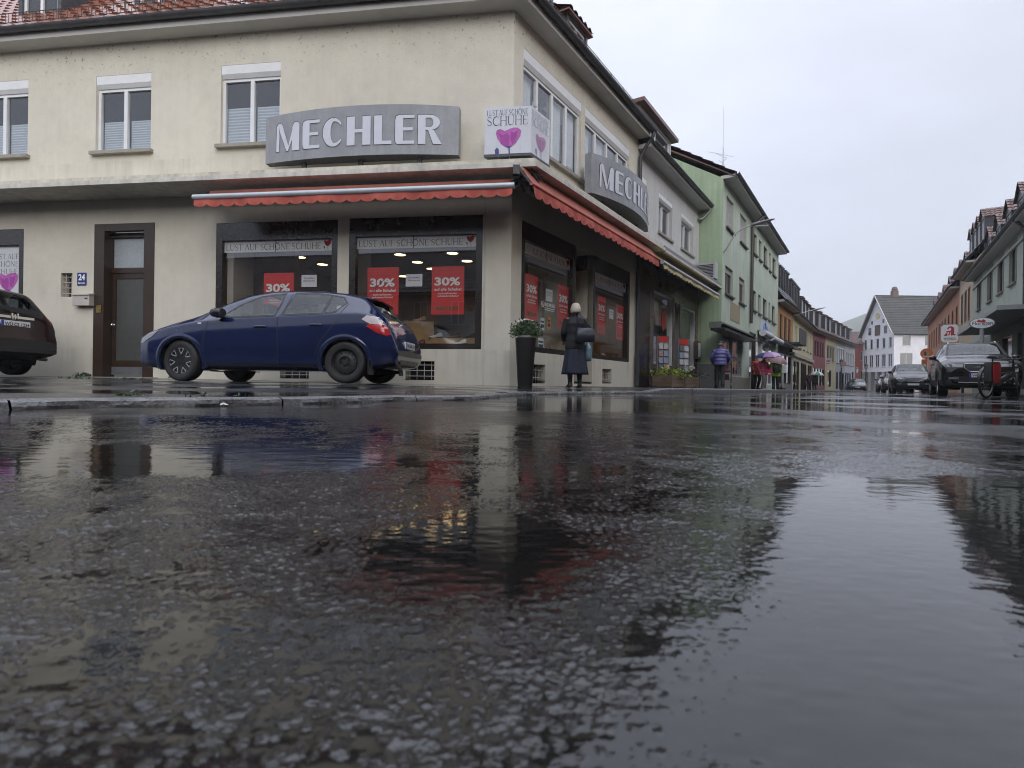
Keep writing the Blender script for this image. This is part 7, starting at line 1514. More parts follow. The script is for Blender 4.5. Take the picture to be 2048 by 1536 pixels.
# three people under umbrellas
def umbrella(label, loc, cols, R=.55, hgt=.28, tilt=(0, 0), shaft=.85, grp='umbrellas', name='umbrella'):
    t = thing(name, label, name, loc, grp, yaw=0); ax = Vector((tilt[0], tilt[1], 1)).normalized(); q = Vector((0, 0, 1)).rotation_difference(ax).to_matrix()
    top_ = ax*shaft; mb = MB(); n_ = 8; seg = 6; rows = []
    for i in range(9):
        f = i/8; row = []
        for j in range(n_*seg + 1):
            v = 2*math.pi*j/(n_*seg); ph = (j % seg)/seg; sag = 1 - .10*f*math.sin(ph*math.pi); r = R*math.sin(f*1.25)/math.sin(1.25)*sag; z = -hgt*(1 - math.cos(f*1.25))/(1 - math.cos(1.25)) + .03*f*math.sin(ph*math.pi)
            row.append(top_ + q @ Vector((r*math.cos(v), r*math.sin(v), z)))
        rows.append(row)
    vs = [p for r in rows for p in r]; w_ = n_*seg + 1; fs = [(i*w_ + j, i*w_ + j + 1, (i + 1)*w_ + j + 1, (i + 1)*w_ + j) for i in range(8) for j in range(w_ - 1)]; mb.add(vs, fs)
    for i, f in enumerate(fs): mb.m[i] = ((f[0] % w_)//seg) % len(cols)
    part('canopy', mb, cols, t, True); mb = MB().tube([ax*(-.02), top_ + ax*.06], .008, 6)
    part('shaft', mb, GALV(), t); part('grip', MB().tube([ax*(-.12), ax*(.02)], .016, 8), BLACK(), t); mb = MB()
    for j in range(n_):
        v = 2*math.pi*j/n_; mb.tube([top_ + q @ Vector((R*math.sin(f*1.25)/math.sin(1.25)*math.cos(v), R*math.sin(f*1.25)/math.sin(1.25)*math.sin(v), -hgt*(1 - math.cos(f*1.25))/(1 - math.cos(1.25)) - .012)) for f in (0, .35, .7, 1)], .004, 4)
    part('ribs', mb, GALV(), t); return t
UC = lambda n, c: mat(n, c, .45, .06, 6)
px_, py_ = .449*25.6, 25.6; pz = pave_at(px_, py_) - .03
faceyaw = .35
p_t, pP, pk = person('woman in a pink quilted jacket and grey trousers walking towards us under an umbrella', (px_, py_, pz), faceyaw, 1.58, {'wril': (.16, -.20, 1.22), 'elbl': (.24, -.03, 1.12), 'kneer': (-.1, -.14, .52), 'ankr': (-.1, -.02, .1), 'toer': (-.11, -.2, .05)}, mat('pink_quilted_nylon', (.42, .045, .10), .45, .1, 10), .76, .014, CLOTH('grey_brown_trousers', (.17, .155, .14)), hair=mat('reddish_hair', (.20, .06, .035), .6, .2), hairlen=.2, shoe=mat('pale_shoe', (.5, .47, .42), .6, .1), wid=1.1)
h_ = at_world(p_t, pP['wril']); umbrella('large pale lilac umbrella with a dark blue side held by the woman in pink', (h_.x - .05, h_.y - .03, h_.z - .06), [UC('lilac_cloth', (.42, .28, .50)), UC('lilac_cloth', (.42, .28, .50)), UC('lilac_cloth_light', (.52, .36, .55)), UC('dark_blue_cloth', (.035, .035, .16)), UC('dark_blue_cloth', (.035, .035, .16)), UC('violet_cloth', (.26, .15, .36)), UC('lilac_cloth', (.42, .28, .50)), UC('lilac_cloth_light', (.52, .36, .55))], .62, .26, (-.06, 0), .66)
hb = at_world(p_t, (-.30, -.05, .66)); t = thing('handbag', 'bright pink handbag on the arm of the woman in pink', 'handbag', (at_world(p_t, (.30, -.02, 0)).x, at_world(p_t, (.30, -.02, 0)).y, pz + .78), yaw=faceyaw); part('bag_body', MB().loft([[(x*s, y*s, z) for x, y in ((-.13, -.05), (.13, -.05), (.15, 0), (.13, .05), (-.13, .05), (-.15, 0))] for z, s in ((0, .8), (.03, 1), (.16, 1), (.22, .7))]), mat('pink_bag', (.55, .05, .18), .4, .1), t, 50); part('handle', MB().tube([(-.08, 0, .21), (-.05, 0, .36), (.05, 0, .36), (.08, 0, .21)], .01, 6), mat('pink_bag', (.55, .05, .18)), t)
rx_, ry_ = .4365*26.4, 26.4
person('person in a red jacket and black trousers half hidden behind the woman in pink', (rx_, ry_, pave_at(rx_, ry_)), faceyaw, 1.58, {'kneel': (.1, -.12, .52)}, mat('red_nylon', (.33, .035, .025), .5, .1, 10), .72, .010, CLOTH('black_trousers', (.012, .012, .014)), hair=mat('dark_brown_hair', (.04, .025, .018), .6, .2), hairlen=.3)
lx, ly = .4705*26.6, 26.6; lz = pave_at(lx, ly) - .03; lyaw = math.pi - .2
l_t, lP, lk = person('person in a bright lime jacket with black backpack walking away', (lx, ly, lz), lyaw, 1.60, {'wril': (.14, -.20, 1.2), 'elbl': (.24, -.02, 1.12)}, mat('lime_hi_vis', (.36, .68, .02), .55, .06, 10), .70, .006, CLOTH('black_trousers', (.012, .012, .014)), hair=mat('dark_brown_hair', (.04, .025, .018)), hairlen=.2, wid=1.05)
bp_ = at_world(l_t, (0, .25, 0)); t = thing('backpack', 'black backpack on the person in lime', 'backpack', (bp_.x, bp_.y, lz + .82), yaw=lyaw); part('pack', MB().loft([[(x*s, y*s2 , z) for x, y in ((-.15, -.10), (.15, -.10), (.17, 0), (.14, .10), (-.14, .10), (-.17, 0))] for z, s, s2 in ((0, .85, .8), (.05, 1, 1), (.35, .95, .9), (.47, .7, .6), (.49, .4, .4))]), mat('black_nylon', (.012, .012, .016), .6, .1), t, 60)
part('shoulder_strap', MB().tube([(-.1, -.1, .42), (-.11, -.2, .52), (-.12, -.33, .42), (-.13, -.34, .2)], .018, 6), mat('black_nylon', (.012, .012, .016)), t); part('shoulder_strap', MB().tube([(.1, -.1, .42), (.11, -.2, .52), (.12, -.33, .42), (.13, -.34, .2)], .018, 6), mat('black_nylon', (.012, .012, .016)), t)
h_ = at_world(l_t, lP['wril']); umbrella('dusky rose umbrella tilted over the person in lime', (h_.x + .10, h_.y, h_.z - .08), [UC('rose_cloth', (.25, .13, .125)), UC('rose_cloth_dark', (.19, .095, .10))], .56, .30, (.10, -.28), .62)
for (ux, Y, H, yw, lab, c_) in ((.5305, 45.2, 1.55, math.pi, 'dark clothed person with a red shoulder far down the pavement', (.05, .012, .015)), (.5400, 45.8, 1.55, math.pi - .2, 'person in black under the green and white umbrella far down the pavement', (.012, .012, .013))):
    X = ux*Y; person(lab, (X, Y, TILT*X + .05), yw, H, {'kneel': (.1, -.12, .5)}, mat('far_coat_%d' % int(c_[0]*1000), c_, .6, .1), .74, .008, CLOTH('black_trousers', (.012, .012, .014)), hair=mat('dark_brown_hair', (.04, .025, .018)), hairlen=.2)
X = .5405*45.6; umbrella('green and white umbrella far down the left pavement', (X + .12, 45.55, TILT*X + .98), [UC('umbrella_white', (.58, .60, .60)), UC('umbrella_white', (.58, .60, .60)), UC('umbrella_green', (.02, .22, .10))], .52, .30, (.08, -.05), .62)
# ------------------------------------------------------------------ planters, racks
def foliage(mb, c, r, n_, size, seed, mats_=3, flat=.8):
    rd = random.Random(seed)
    for _ in range(n_):
        a, b = rd.uniform(0, 6.283), math.acos(rd.uniform(-.5, 1)); rr = rd.uniform(.45, 1.0)*(1 + .25*math.sin(a*3 + seed)); p = Vector((c[0] + r[0]*rr*math.sin(b)*math.cos(a), c[1] + r[1]*rr*math.sin(b)*math.sin(a), c[2] + r[2]*rr*math.cos(b)))
        d = Vector((rd.gauss(0, 1), rd.gauss(0, 1), rd.gauss(.4, .8))).normalized(); e = d.orthogonal().normalized(); e.rotate(Matrix.Rotation(rd.uniform(0, 6.28), 3, d)); s = size*rd.uniform(.6, 1.4); f = d.cross(e)
        mb.poly([p - e*s, p + f*s*.45 - e*s*.2, p + e*s, p - f*s*.45 - e*s*.2], rd.randrange(mats_))
LEAF = [mat('leaf_green', (.045, .085, .028), .5, .2), mat('leaf_dark', (.025, .055, .02), .5, .2), mat('leaf_pale', (.08, .13, .045), .5, .2)]
pX, pY = .0232*10.0, 10.0; pzz = pave_at(pX + .4, pY)
t = thing('flower_pot', 'tall tapered black pot of white flowering plants at the shop corner', 'flower pot', (pX, pY, pzz)); 
ring = lambda r, z: [(pX + r*abs(math.cos(v))**.6*math.copysign(1, math.cos(v)), pY + r*abs(math.sin(v))**.6*math.copysign(1, math.sin(v)), pzz + z) for v in np.linspace(0, 6.2832, 33)[:-1]]
part('pot', MB().loft([ring(.125, 0), ring(.13, .01), ring(.185, .86), ring(.188, .875), ring(.17, .878), ring(.165, .80)]), mat('matt_black_pot', (.012, .012, .013), .45, .15, 6), t, 40); part('inner_pot', MB().lathe([(.12, pzz + .80), (.135, pzz + .92), (.125, pzz + .92), (.11, pzz + .8)], (pX, pY - .02, 0)), mat('pale_grey_pot', (.35, .35, .36), .5, .05), t, 40)
mb = MB(); foliage(mb, (pX, pY, pzz + .99), (.27, .25, .20), 1100, .028, 3); part('foliage', mb, LEAF, t, fix=False); mb = MB(); rd = random.Random(9)
for _ in range(26):
    a, b = rd.uniform(0, 6.28), rd.uniform(.0, .9); mb.ball((pX + .26*math.sin(b)*math.cos(a), pY + .24*math.sin(b)*math.sin(a), pzz + 1.0 + .21*math.cos(b)), (.022, .022, .013), 8, 0, 5)
part('flowers', mb, mat('white_petals', (.65, .66, .60), .6, .1), t, True)
WOOD = mat('weathered_planks', (.16, .11, .07), .7, .3, 6, bump=.3)
for i, (x0, x1, lab, lc) in enumerate(((1333, 1361, 'wooden plant box of lime green leaves by the stationery shop', [mat('lime_leaf', (.26, .32, .03), .5, .2), mat('lime_leaf_light', (.36, .42, .06), .5, .2), LEAF[2]]), (1362.5, 1391, 'wooden plant box of dark leaves and white flowers nearest the green house', [LEAF[0], LEAF[1], LEAF[1]]))):
    a0, a1 = RF.px(x0, 770, .75)[0], RF.px(x1, 770, .75)[0]; zb_ = pave_at(*RF.P((a0 + a1)/2, 0, .6)[:2]); t = thing('plant_box', lab, 'plant box', RF.P((a0 + a1)/2, zb_, .6), 'wooden plant boxes'); mb = MB()
    for j in range(3): mb.box(RF, a0, a1, zb_ + .03 + j*.115, zb_ + .135 + j*.115, .32, .88)
    for a in (a0 - .02, a1 - .05): mb.box(RF, a, a + .07, zb_, zb_ + .40, .885, .92)
    part('box', mb, WOOD, t); mb = MB(); c = RF.P((a0 + a1)/2, zb_ + .42, .6); foliage(mb, c, ((a1 - a0)*.42, .35, .22 if i == 0 else .2), 520, .05 if i == 0 else .035, 20 + i); part('foliage', mb, lc, t, fix=False)
    if i:
        mb = MB(); rd = random.Random(4)
        for _ in range(14): mb.ball((c.x + rd.uniform(-.4, .3), c.y + rd.uniform(-.4, .3), c.z + rd.uniform(.1, .3)), .03, 6, 0, 4)
        part('flowers', mb, mat('white_petals', (.65, .66, .60)), t, True)
RK = GALV()
def rack(a, n, lab, sc_=1):
    z = pave_at(*RF.P(a, 0, n)[:2]); t = thing('magazine_rack', lab, 'magazine rack', RF.P(a, z, n), 'magazine racks at the stationery shop'); f = Fr(RF.P(a, 0, n).xy, (.90, .43), (.43, -.90)); mb = MB()
    for x in (-.22, .22): mb.box(f, x - .015, x + .015, z + .05, z + 1.62, -.02, .02)
    mb.box(f, -.24, .24, z, z + .05, -.25, .2); mb.box(f, -.2, .2, z + .3, z + 1.4, -.015, -.005); part('frame', mb, RK, t)
    part('header', MB().box(f, -.2, .2, z + 1.42, z + 1.60, -.01, .02), mat('header_red', (.45, .04, .03), .5, .1), t)
    rd = random.Random(int(a*10)); cl = [mat('magazine_%d' % i, c, .4, .3, 20) for i, c in enumerate(((.45, .46, .48), (.25, .28, .36), (.36, .24, .23), (.42, .41, .38), (.12, .12, .14)))]
    for r in range(5):
        for x in (-.1, .1): mb = MB().prism(Fr(f.P(x - .085, 0).xy, f.N, f.D), [(.0, z + .32 + r*.22), (.05, z + .32 + r*.22), (.03, z + .50 + r*.22), (-.0, z + .50 + r*.22)], 0, .17); part('magazine', mb, cl[rd.randrange(5)], t)
rack(RF.px(1366, 740, .55)[0], .55, 'grey magazine rack with red header in front of the stationery shop door'); rack(RF.px(1325, 735, .28)[0], .28, 'second grey magazine rack close to the left stationery window')
for x, y, w_, lab in ((1327, 640, 1, 'round red sale disc in the left stationery window'), (1372, 700, 1, 'red sale disc low in the right stationery window')):
    a, z = RF.px(x, y, -.1); top('sale_disc', MB().lathe([(.02, -.004), (.19, -.004), (.19, .004), (.02, .004)], (0, 0, 0), 'Y', 24) if 0 else MB().poly([RF.P(a + .20*math.cos(v), z + .36*math.sin(v), -.105) for v in np.linspace(0, 6.2832, 25)[:-1]]).poly([RF.P(a + .20*math.cos(v), z + .36*math.sin(v), -.10) for v in np.linspace(0, 6.2832, 25)[:-1]]), mat('disc_red', (.42, .03, .03), .5, .1), lab, 'sale sign', fix=False)
# ------------------------------------------------------------------ bicycle
def bicycle(pr, pf, R, label):
    d = (pf - pr); wb_ = d.length; yaw = math.atan2(d.y, d.x); t = thing('bicycle', label, 'bicycle', ((pr.x + pf.x)/2, (pr.y + pf.y)/2, pr.z), yaw=yaw); h = wb_/2; FRM = mat('black_frame_paint', (.015, .015, .017), .3, .1); sw = 0
    for x, nm, q in ((-h, 'rear', 0), (h, 'front', .35)):
        cs, sn = math.cos(q), math.sin(q); f = lambda a, b, z: (x + a*cs - b*sn, a*sn + b*cs, R + z)
        w_ = part('wheel', MB().tube([f(R*.955*math.cos(v), 0, R*.955*math.sin(v)) for v in np.linspace(0, 6.2832, 41)], .026, 8, cap=False), TYRE(), t, True)
        part('rim', MB().tube([f(R*.86*math.cos(v), 0, R*.86*math.sin(v)) for v in np.linspace(0, 6.2832, 37)], .012, 6, cap=False), GALV(), w_, True); mb = MB()
        for k in range(24): a = 6.2832*k/24; mb.tube([f(.03*math.cos(a + .6), (-1)**k*.025, .03*math.sin(a + .6)), f(R*.86*math.cos(a), 0, R*.86*math.sin(a))], .0018, 3)
        mb.tube([f(0, -.05, 0), f(0, .05, 0)], .025, 8); part('spokes', mb, GALV(), w_)
        mb = MB(); r2 = R + .035; rr = [[f(r2*math.cos(v), s*.03, r2*math.sin(v)) for s in (-1, 1)] for v in np.linspace(.6 if nm == 'rear' else .3, 2.9 if nm == 'rear' else 2.3, 18)]; mb.loft(rr, False, closed=False); part('mudguard', mb, FRM, t)
    bb, sc_, hd_ = Vector((-h + .46, 0, R - .05)), Vector((-h + .30, 0, R + .42)), Vector((h - .16, 0, R + .40)); hb_ = hd_ + Vector((.04, 0, -.16)); mb = MB()
    mb.tube([bb, sc_], .018, 8); mb.tube([hb_, bb], .036, 10); mb.tube([hd_ - Vector((.02, 0, .12)), sc_ - Vector((.0, 0, .22))], .020, 8)
    for s in (1, -1): mb.tube([(-h, s*.06, R), bb + Vector((0, s*.04, 0))], .011, 6); mb.tube([(-h, s*.06, R), sc_ - Vector((0, -s*.02, .05))], .010, 6); mb.tube([hb_ + Vector((.01, s*.04, -.02)), (h, s*.06, R)], .015, 8)
    mb.tube([hb_, hd_, hd_ + Vector((-.05, 0, .18))], .02, 8); part('frame', mb, FRM, t, 40); part('battery', MB().tube([bb.lerp(hb_, .2) + Vector((0, 0, .06)), bb.lerp(hb_, .8) + Vector((0, 0, .06))], .045, 10), mat('battery_grey', (.05, .05, .055), .4, .1), t, 40)
    st = hd_ + Vector((-.05, 0, .18)); part('handlebar', MB().tube([st + Vector((-.14, .32, .03)), st + Vector((-.03, .22, .02)), st, st + Vector((-.03, -.22, .02)), st + Vector((-.14, -.32, .03))], .013, 8), FRM, t, 40)
    for s in (1, -1): part('hand_grip', MB().tube([st + Vector((-.08, s*.28, .025)), st + Vector((-.16, s*.34, .03))], .019, 8), BLACK(), t)
    part('saddle', MB().loft([[(sc_.x + x, w_*math.cos(v), sc_.z + .17 + .03*math.sin(v)) for v in np.linspace(0, 6.283, 11)[:-1]] for x, w_ in ((-.14, .06), (-.10, .085), (0, .05), (.12, .02))]).tube([sc_, sc_ + Vector((-.03, 0, .16))], .014, 8), BLACK(), t, 40)
    part('carrier', MB().tube([(-h - .3, -.06, R + .40), (-h + .22, -.06, R + .40), (-h + .22, .06, R + .40), (-h - .3, .06, R + .40), (-h - .3, -.06, R + .40)], .008, 6).tube([(-h, .08, R), (-h - .08, .06, R + .40)], .007, 5).tube([(-h, -.08, R), (-h - .08, -.06, R + .40)], .007, 5), FRM, t)
    part('chain_guard', MB().boxw((bb.x - .2, -.07, R), (.5, .02, .11)), FRM, t); part('crank', MB().tube([(bb.x, -.09, bb.z), (bb.x + .10, -.10, bb.z - .14)], .012, 6).boxw((bb.x + .1, -.15, bb.z - .14), (.09, .1, .02)), FRM, t); part('front_lamp', MB().ball((hd_.x + .10, 0, hd_.z + .02), .035), HL, t, True)
    part('kick_stand', MB().tube([(-h + .05, .07, R - .08), (-h - .03, .19, .0)], .010, 6), FRM, t); return t, yaw
Yb = 12.7; pr, pf = atY(1972, 798, Yb), atY(2033, 797, Yb + .68); rz_ = TILT*pr.x + .005; pr.z = rz_; pf.z = rz_
bt, byaw = bicycle(pr, pf, .34, 'black electric bicycle leaning on its stand before the black off-roader'); pl = Matrix.Translation(bt.location) @ Matrix.Rotation(byaw, 4, 'Z') @ Vector((-(pf - pr).length/2 - .04, -.14, .34))
t = thing('pannier', 'red and black cycle bag on the rear carrier of the bicycle', 'cycle bag', pl, yaw=byaw); PB = lambda dx0, dx1, z0, z1, y0, y1: MB().loft([[(x, y, z) for x, y in ((dx0*s, y0), (dx1*s, y0), (dx1*s, y1*s), (dx0*s, y1*s))] for z, s in ((z0, .8), (z0 + .05, 1), (z1 - .05, 1), (z1, .9))])
part('bag_body', PB(-.15, .17, .0, .44, .08, -.08), mat('pannier_red', (.55, .02, .03), .4, .08), t, 40); part('bag_side', PB(-.23, -.15, -.02, .46, .08, -.06), mat('pannier_black', (.015, .015, .016), .5, .1), t, 40); part('bag_flap', PB(-.15, .15, .38, .47, .09, -.075), mat('pannier_black', (.015, .015, .016)), t, 40)
# ------------------------------------------------------------------ signs and lamps down the street
def board(fr, a0, a1, z0, z1, n0, n1, corner=.0): 
    c = corner; return MB().prism(fr, [(a0 + c, z0), (a1 - c, z0), (a1, z0 + c), (a1, z1 - c), (a1 - c, z1), (a0 + c, z1), (a0, z1 - c), (a0, z0 + c)] if c else [(a0, z0), (a1, z0), (a1, z1), (a0, z1)], n0, n1)
def facing(x, y, Y): p = atY(x, y, Y); d = Vector((-p.x, -p.y)).normalized(); d = (d + Vector((-.5446, -.8387))).normalized(); return Fr(p.xy, (-d.y, d.x), d), p
# pharmacy sign
f, p = facing(1899.5, 667, 38.6); sx = 38.6/F; t = thing('pharmacy_sign', 'white pharmacy sign with red letter hanging before the salmon house', 'sign', p - Vector((0, 0, 17*sx)))
z = p.z; part('board', board(f, -13.5*sx, 13.5*sx, z - 17.5*sx, z + 17.5*sx, -.08, .08, .12), mat('sign_white', (.86, .87, .88), .4, .04), t)
mb = MB(); k = 13.5*sx; Q = lambda pts: mb.poly([f.P(x*k, z + y*k, .084 + .0005*(len(mb.f) % 6)) for x, y in pts], 0)
Q([(-.15, 1.0), (.2, 1.05), (.42, .9), (.5, .7), (.5, -.1), (.72, -.2), (.6, -.35), (.42, -.25), (.2, -.35), (.1, -.2), (.15, .7), (.05, .82), (-.12, .75), (-.2, .55), (-.35, .7)]); Q([(-.4, .35), (.15, .42), (.15, .25), (-.42, .2)]); Q([(-.3, .25), (-.1, .25), (-.15, -.1), (-.35, -.22), (-.05, -.3), (0, -.1), (.1, .3), (-.1, .3), (-.65, -.25), (-.75, -.38), (-.3, -.36)])
fit_text(mb, f, 'MARIEN-', -.72*k, .72*k, z - .78*k, z - .62*k, .083, 1, .02); fit_text(mb, f, 'APOTHEKE', -.72*k, .72*k, z - 1.02*k, z - .86*k, .083, 1, .02); part('print', mb, [mat('pharmacy_red', (.50, .02, .025), .5, 0), PD], t, fix=False)
wp = RRF.P(RRF.px(1917, 649, .05)[0], p.z + 20*sx, .02); part('hanger', MB().tube([wp, f.P(-22*sx, p.z + 20.5*sx, 0)], .03, 6).tube([f.P(-9*sx, p.z + 20.4*sx, 0), f.P(-9*sx, p.z + 17*sx, 0)], .02, 6).tube([f.P(9*sx, p.z + 20.4*sx, 0), f.P(9*sx, p.z + 17*sx, 0)], .02, 6), GALV(), t)
# oval florist sign
f, p = facing(1964, 646.5, 20.5); sx = 20.5/F; t = thing('oval_sign', 'white oval sign with red motif on a pale post by the shop canopy', 'sign', (p.x, p.y, TILT*p.x + .1)); ov = lambda s, n: [(20*sx*s*math.cos(v), p.z + 10.8*sx*s*math.sin(v)) for v in np.linspace(0, 6.2832, 41)[:-1]]
part('board', MB().prism(f, ov(1, 0), -.06, .06), mat('sign_grey_rim', (.22, .22, .23), .4, .1), t); part('panel', MB().prism(f, ov(.92, 0), .06, .075), mat('sign_white', (.62, .63, .66)), t); mb = MB()
fit_text(mb, f, 'Floristen', -15*sx, 16*sx, p.z - 4*sx, p.z + 3.6*sx, .077, 0, .01); mb.poly([f.P(x*sx, p.z + y*sx, .0765) for x, y in ((-9, 3), (-6, 7), (-1, 5), (2, 7.5), (6, 4), (3, 1), (-3, 2))], 1); mb.box(f, -7*sx, 8*sx, p.z - 6.2*sx, p.z - 5.4*sx, .0755, .077, 0); part('print', mb, [PD, mat('pharmacy_red', (.50, .02, .025))], t, fix=False)
part('post', MB().tube([f.P(0, TILT*p.x + .05, -.0), f.P(0, p.z - 10*sx, 0)], .07, 10), mat('pale_post', (.36, .36, .37), .5, .1), t, 40); part('bracket', MB().tube([f.P(18*sx, p.z, -.02), f.P(30*sx, p.z + 1*sx, -.05)], .025, 6), BLACK(), t)
# round orange sign
f, p = facing(1853, 707, 41); sx = 41/F; t = thing('round_sign', 'round orange sign with dark emblem above the parked cars', 'sign', (p.x, p.y, TILT*p.x)); part('disc', MB().prism(f, [(10.3*sx*math.cos(v), p.z + 10.3*sx*math.sin(v)) for v in np.linspace(0, 6.2832, 33)[:-1]], -.05, .05), mat('sign_orange', (.55, .15, .03), .5, .08), t)
mb = MB()
for i, (x, y, s, c) in enumerate(((-1, -1, 3.4, 0), (2, 1.5, 2.6, 1), (-2, 2.5, 2.2, 0), (1.5, -2.5, 2.2, 2), (0, 4, 1.6, 2))): mb.poly([f.P((x + s*math.cos(v))*sx, p.z + (y + s*math.sin(v))*sx, .052 + .002*i) for v in np.linspace(.3, 6.58, 7)[:-1]], c)
mb.box(f, -6*sx, 6*sx, p.z - 7.2*sx, p.z - 6*sx, .05, .056, 3); part('emblem', mb, [PD, mat('emblem_ochre', (.40, .30, .10), .5, 0), mat('emblem_grey', (.3, .3, .28), .5, 0), PW], t, fix=False)
part('lower_panel', board(f, -8*sx, 1*sx, p.z - 22*sx, p.z - 12*sx, -.03, .03), mat('panel_red_orange', (.50, .10, .03), .5, .15, 9), t); part('post', MB().tube([f.P(0, TILT*p.x, -.06), f.P(0, p.z + 9*sx, -.06)], .045, 8), GALV(), t, 40)
# projecting shop signs on the left row
f, p = facing(1575.5, 704.5, 37.6); sx = 37.6/F; t = thing('hanging_sign', 'black board lettered in white projecting from the orange house', 'sign', p - Vector((0, 0, 7*sx))); part('board', board(f, -8.5*sx, 8.5*sx, p.z - 6.8*sx, p.z + 6.8*sx, -.06, .06), mat('board_black', (.02, .022, .022), .4, .05), t); mb = MB(); fit_text(mb, f, 'Webers', -7*sx, 7*sx, p.z - 4.5*sx, p.z + 2*sx, .062, 0, .03)
mb.loft([[f.P(3*sx + r*sx*math.cos(v), p.z + 2.2*sx + r*sx*math.sin(v), .0615) for r in (1.4, 2.4)] for v in np.linspace(0, 3.14, 9)], False, closed=False); part('lettering', mb, PW, t, fix=False); part('bracket', MB().tube([f.P(-8*sx, p.z + 3*sx, 0), f.P(-14*sx, p.z + 3*sx, 0)], .03, 6), BLACK(), t)
f, p = facing(1656.5, 723, 55); sx = 55/F; t = thing('optician_sign', 'pale optician sign with eye arcs on the far yellow house', 'sign', p - Vector((0, 0, 6*sx))); part('board', board(f, -5.6*sx, 5.6*sx, p.z - 6*sx, p.z + 6.5*sx, -.06, .06), mat('sign_pale', (.52, .49, .52), .4, .05), t); mb = MB()
for r, c in ((3.8, 0), (2.5, 1)): mb.loft([[f.P(q*sx*math.cos(v), p.z - .5*sx + q*sx*math.sin(v), .062) for q in (r, r - .8)] for v in np.linspace(0, 3.14, 11)], False, closed=False, m=c)
mb.poly([f.P(1.2*sx*math.cos(v), p.z + .3*sx + 1.2*sx*math.sin(v), .064) for v in np.linspace(0, 6.28, 13)[:-1]], 0); mb.box(f, -3.6*sx, 3.6*sx, p.z - 4*sx, p.z - 3*sx, .06, .063, 0); part('print', mb, [mat('sign_violet', (.10, .03, .12), .5, 0), mat('sign_rose', (.40, .08, .15), .5, 0)], t, fix=False)
part('bracket', MB().tube([f.P(-5*sx, p.z, 0), f.P(-9*sx, p.z, 0)], .03, 6), BLACK(), t)
f, p = facing(1688, 728, 59); sx = 59/F; t = thing('pink_sign', 'small salmon pink sign projecting from the pale blue house', 'sign', p - Vector((0, 0, 4*sx))); part('board', board(f, -3.6*sx, 3.6*sx, p.z - 4*sx, p.z + 4*sx, -.06, .06), mat('sign_salmon', (.45, .16, .16), .5, .2, 9), t); part('bracket', MB().tube([f.P(-3.5*sx, p.z + 2*sx, 0), f.P(-7*sx, p.z + 2*sx, 0)], .03, 6), BLACK(), t)
# lantern posts
lant = None
for x, yt, yb, Y, lab in ((1682, 717, 783, 55, 'old style lantern post before the pale blue house'), (1731.5, 726, 780, 68, 'old style lantern post before the gabled house arcade'), (1713.5, 733, 779, 82, 'small far lantern post before the red house'), (1819.5, 731, 780, 60, 'old style lantern post showing above the parked cars')):
    p = atY(x, 780, Y); p.z = TILT*p.x; Ht = (atY(x, yt, Y).z - p.z)
    if lant is None:
        lant = thing('lantern_post', lab, 'street lamp', p, 'lantern posts at the square', yaw=0); q = lant; H0 = Ht
        part('post', MB().lathe([(.12, 0), (.12, .5), (.07, .6), (.055, 1.6), (.06, Ht - .95), (.03, Ht - .85)], seg=12), mat('lantern_iron', (.03, .032, .033), .45, .1), q, 40); part('lamp_glass', MB().lathe([(.11, Ht - .82), (.2, Ht - .30), (.19, Ht - .30)], seg=6), mat('lantern_glass', (.30, .31, .32), .15, .05), q); part('lamp_roof', MB().lathe([(.23, Ht - .30), (.24, Ht - .27), (.08, Ht - .08), (.05, Ht - .05), (.01, Ht)], seg=6), mat('lantern_iron', (.03, .032, .033)), q)
    else: q = copy_tree(lant); q['label'] = lab; s_ = Ht/H0; q.scale = (s_, s_, s_); q.location = p
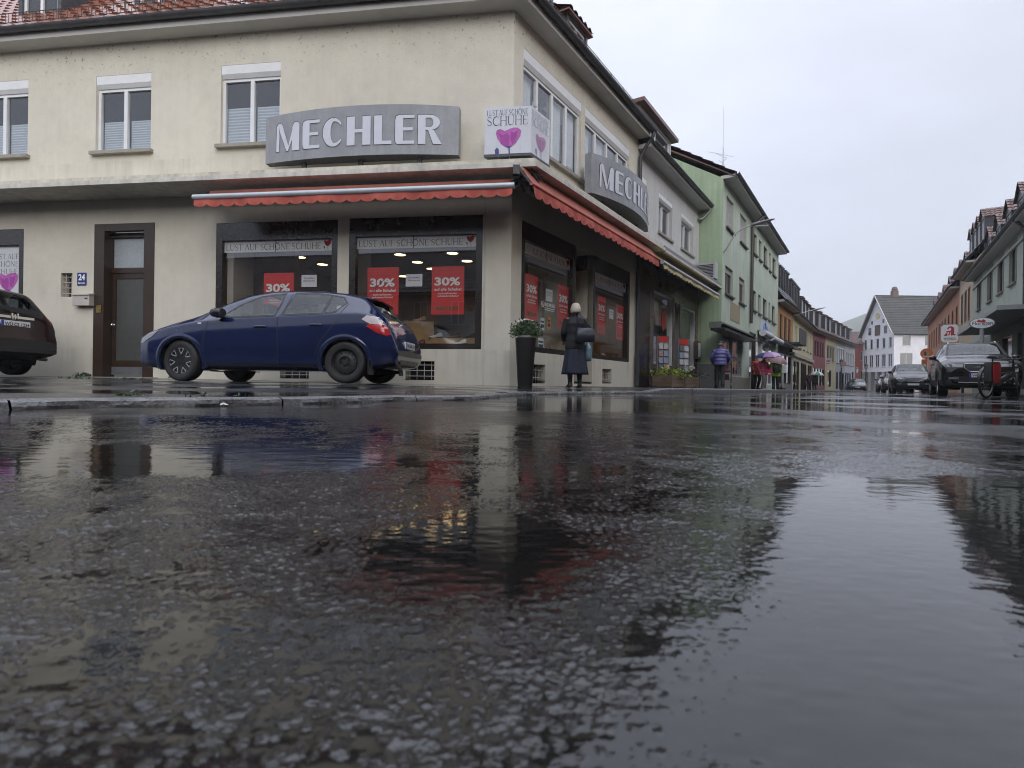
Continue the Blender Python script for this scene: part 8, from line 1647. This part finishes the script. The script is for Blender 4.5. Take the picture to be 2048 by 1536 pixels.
# pale post with dark foot, red parasol
p = atY(1564.5, 780, 27.5); t = thing('bollard', 'slim white post with dark foot beside the person in lime', 'bollard', (p.x, p.y, pave_at(p.x, p.y))); z = pave_at(p.x, p.y); part('post', MB().lathe([(.055, z + .12), (.055, z + 1.0), (.03, z + 1.04)], (p.x, p.y, 0), seg=12), mat('pale_post', (.36, .36, .37)), t, 40); part('foot', MB().lathe([(.15, z), (.15, z + .07), (.07, z + .16)], (p.x, p.y, 0), seg=14), BLACK(), t, 40); part('board', MB().boxw((p.x, p.y - .05, z + 1.02), (.34, .03, .42)), mat('board_white', (.52, .55, .60)), t)
p = atY(1793, 780, 70); RC = UC('parasol_red', (.42, .03, .035)); umbrella('red market parasol standing beyond the parked cars', (p.x, p.y, TILT*p.x), [RC], .72, .42, (0, 0), 2.55, None, 'parasol')
# bits lying on the wet road
rd = random.Random(12)
for x, y, s, m_, lab in ((448, 813, .016, mat('wet_paper', (.60, .60, .58), .6, .1), 'crumpled white paper scrap lying in the gutter'),):
    p = ground(x, y); mb = MB(); rr = []
    for i in range(5): rr.append([(p.x + s*(1 - abs(i - 2)/2.4)*math.cos(v)*(1 + .3*math.sin(v*3 + i)), p.y + s*.7*(1 - abs(i - 2)/2.4)*math.sin(v), p.z + .002 + i*s*.2 + .003*math.sin(v*4)) for v in np.linspace(0, 6.283, 10)[:-1]])
    top('litter', mb.loft(rr), m_, lab, 'litter', smooth=False)
mb = MB()       # weeds in the kerb joint and along the wall
for x, y, n_, sz in ((250, 806, 50, .012), (400, 808, 30, .009), (480, 807, 30, .009)):
    p = ground(x, y); foliage(mb, (p.x, p.y + .04, p.z + .03), (.10, .03, .025), n_, sz, int(x))
for t_, n_ in ((3.2, 140), (6.9, 60), (9.2, 90)): c = LF.P(t_, base_z(LF.P(t_, 0).x) + .03, .08); foliage(mb, c, (.22, .05, .06), n_, .03, int(t_*10))
for x, n_ in ((150, 40), (245, 30)): p = LF.P(LF.px(x, 750, 1.9)[0], 0, 1.9); foliage(mb, (p.x, p.y, sheetz(LF.px(x, 750, 1.9)[0], 1.9) + .01), (.35, .06, .02), n_, .03, x)
top('weeds', mb, LEAF, None, None, kind='stuff', fix=False)
# ------------------------------------------------------------------ thin rain haze in the air
mb = MB().boxw((120, 470, 85), (1300, 1300, 190))
hz_ = top('haze', mb, bpy.data.materials.new('haze'), None, None, kind='stuff'); hm = hz_.data.materials[0]; hm.use_nodes = True; t_ = hm.node_tree; t_.nodes.clear()
o_ = t_.nodes.new('ShaderNodeOutputMaterial'); pv = t_.nodes.new('ShaderNodeVolumePrincipled'); pv.inputs['Color'].default_value = (.93, .95, .98, 1); pv.inputs['Density'].default_value = .0009; pv.inputs['Anisotropy'].default_value = .3; t_.links.new(pv.outputs[0], o_.inputs['Volume'])
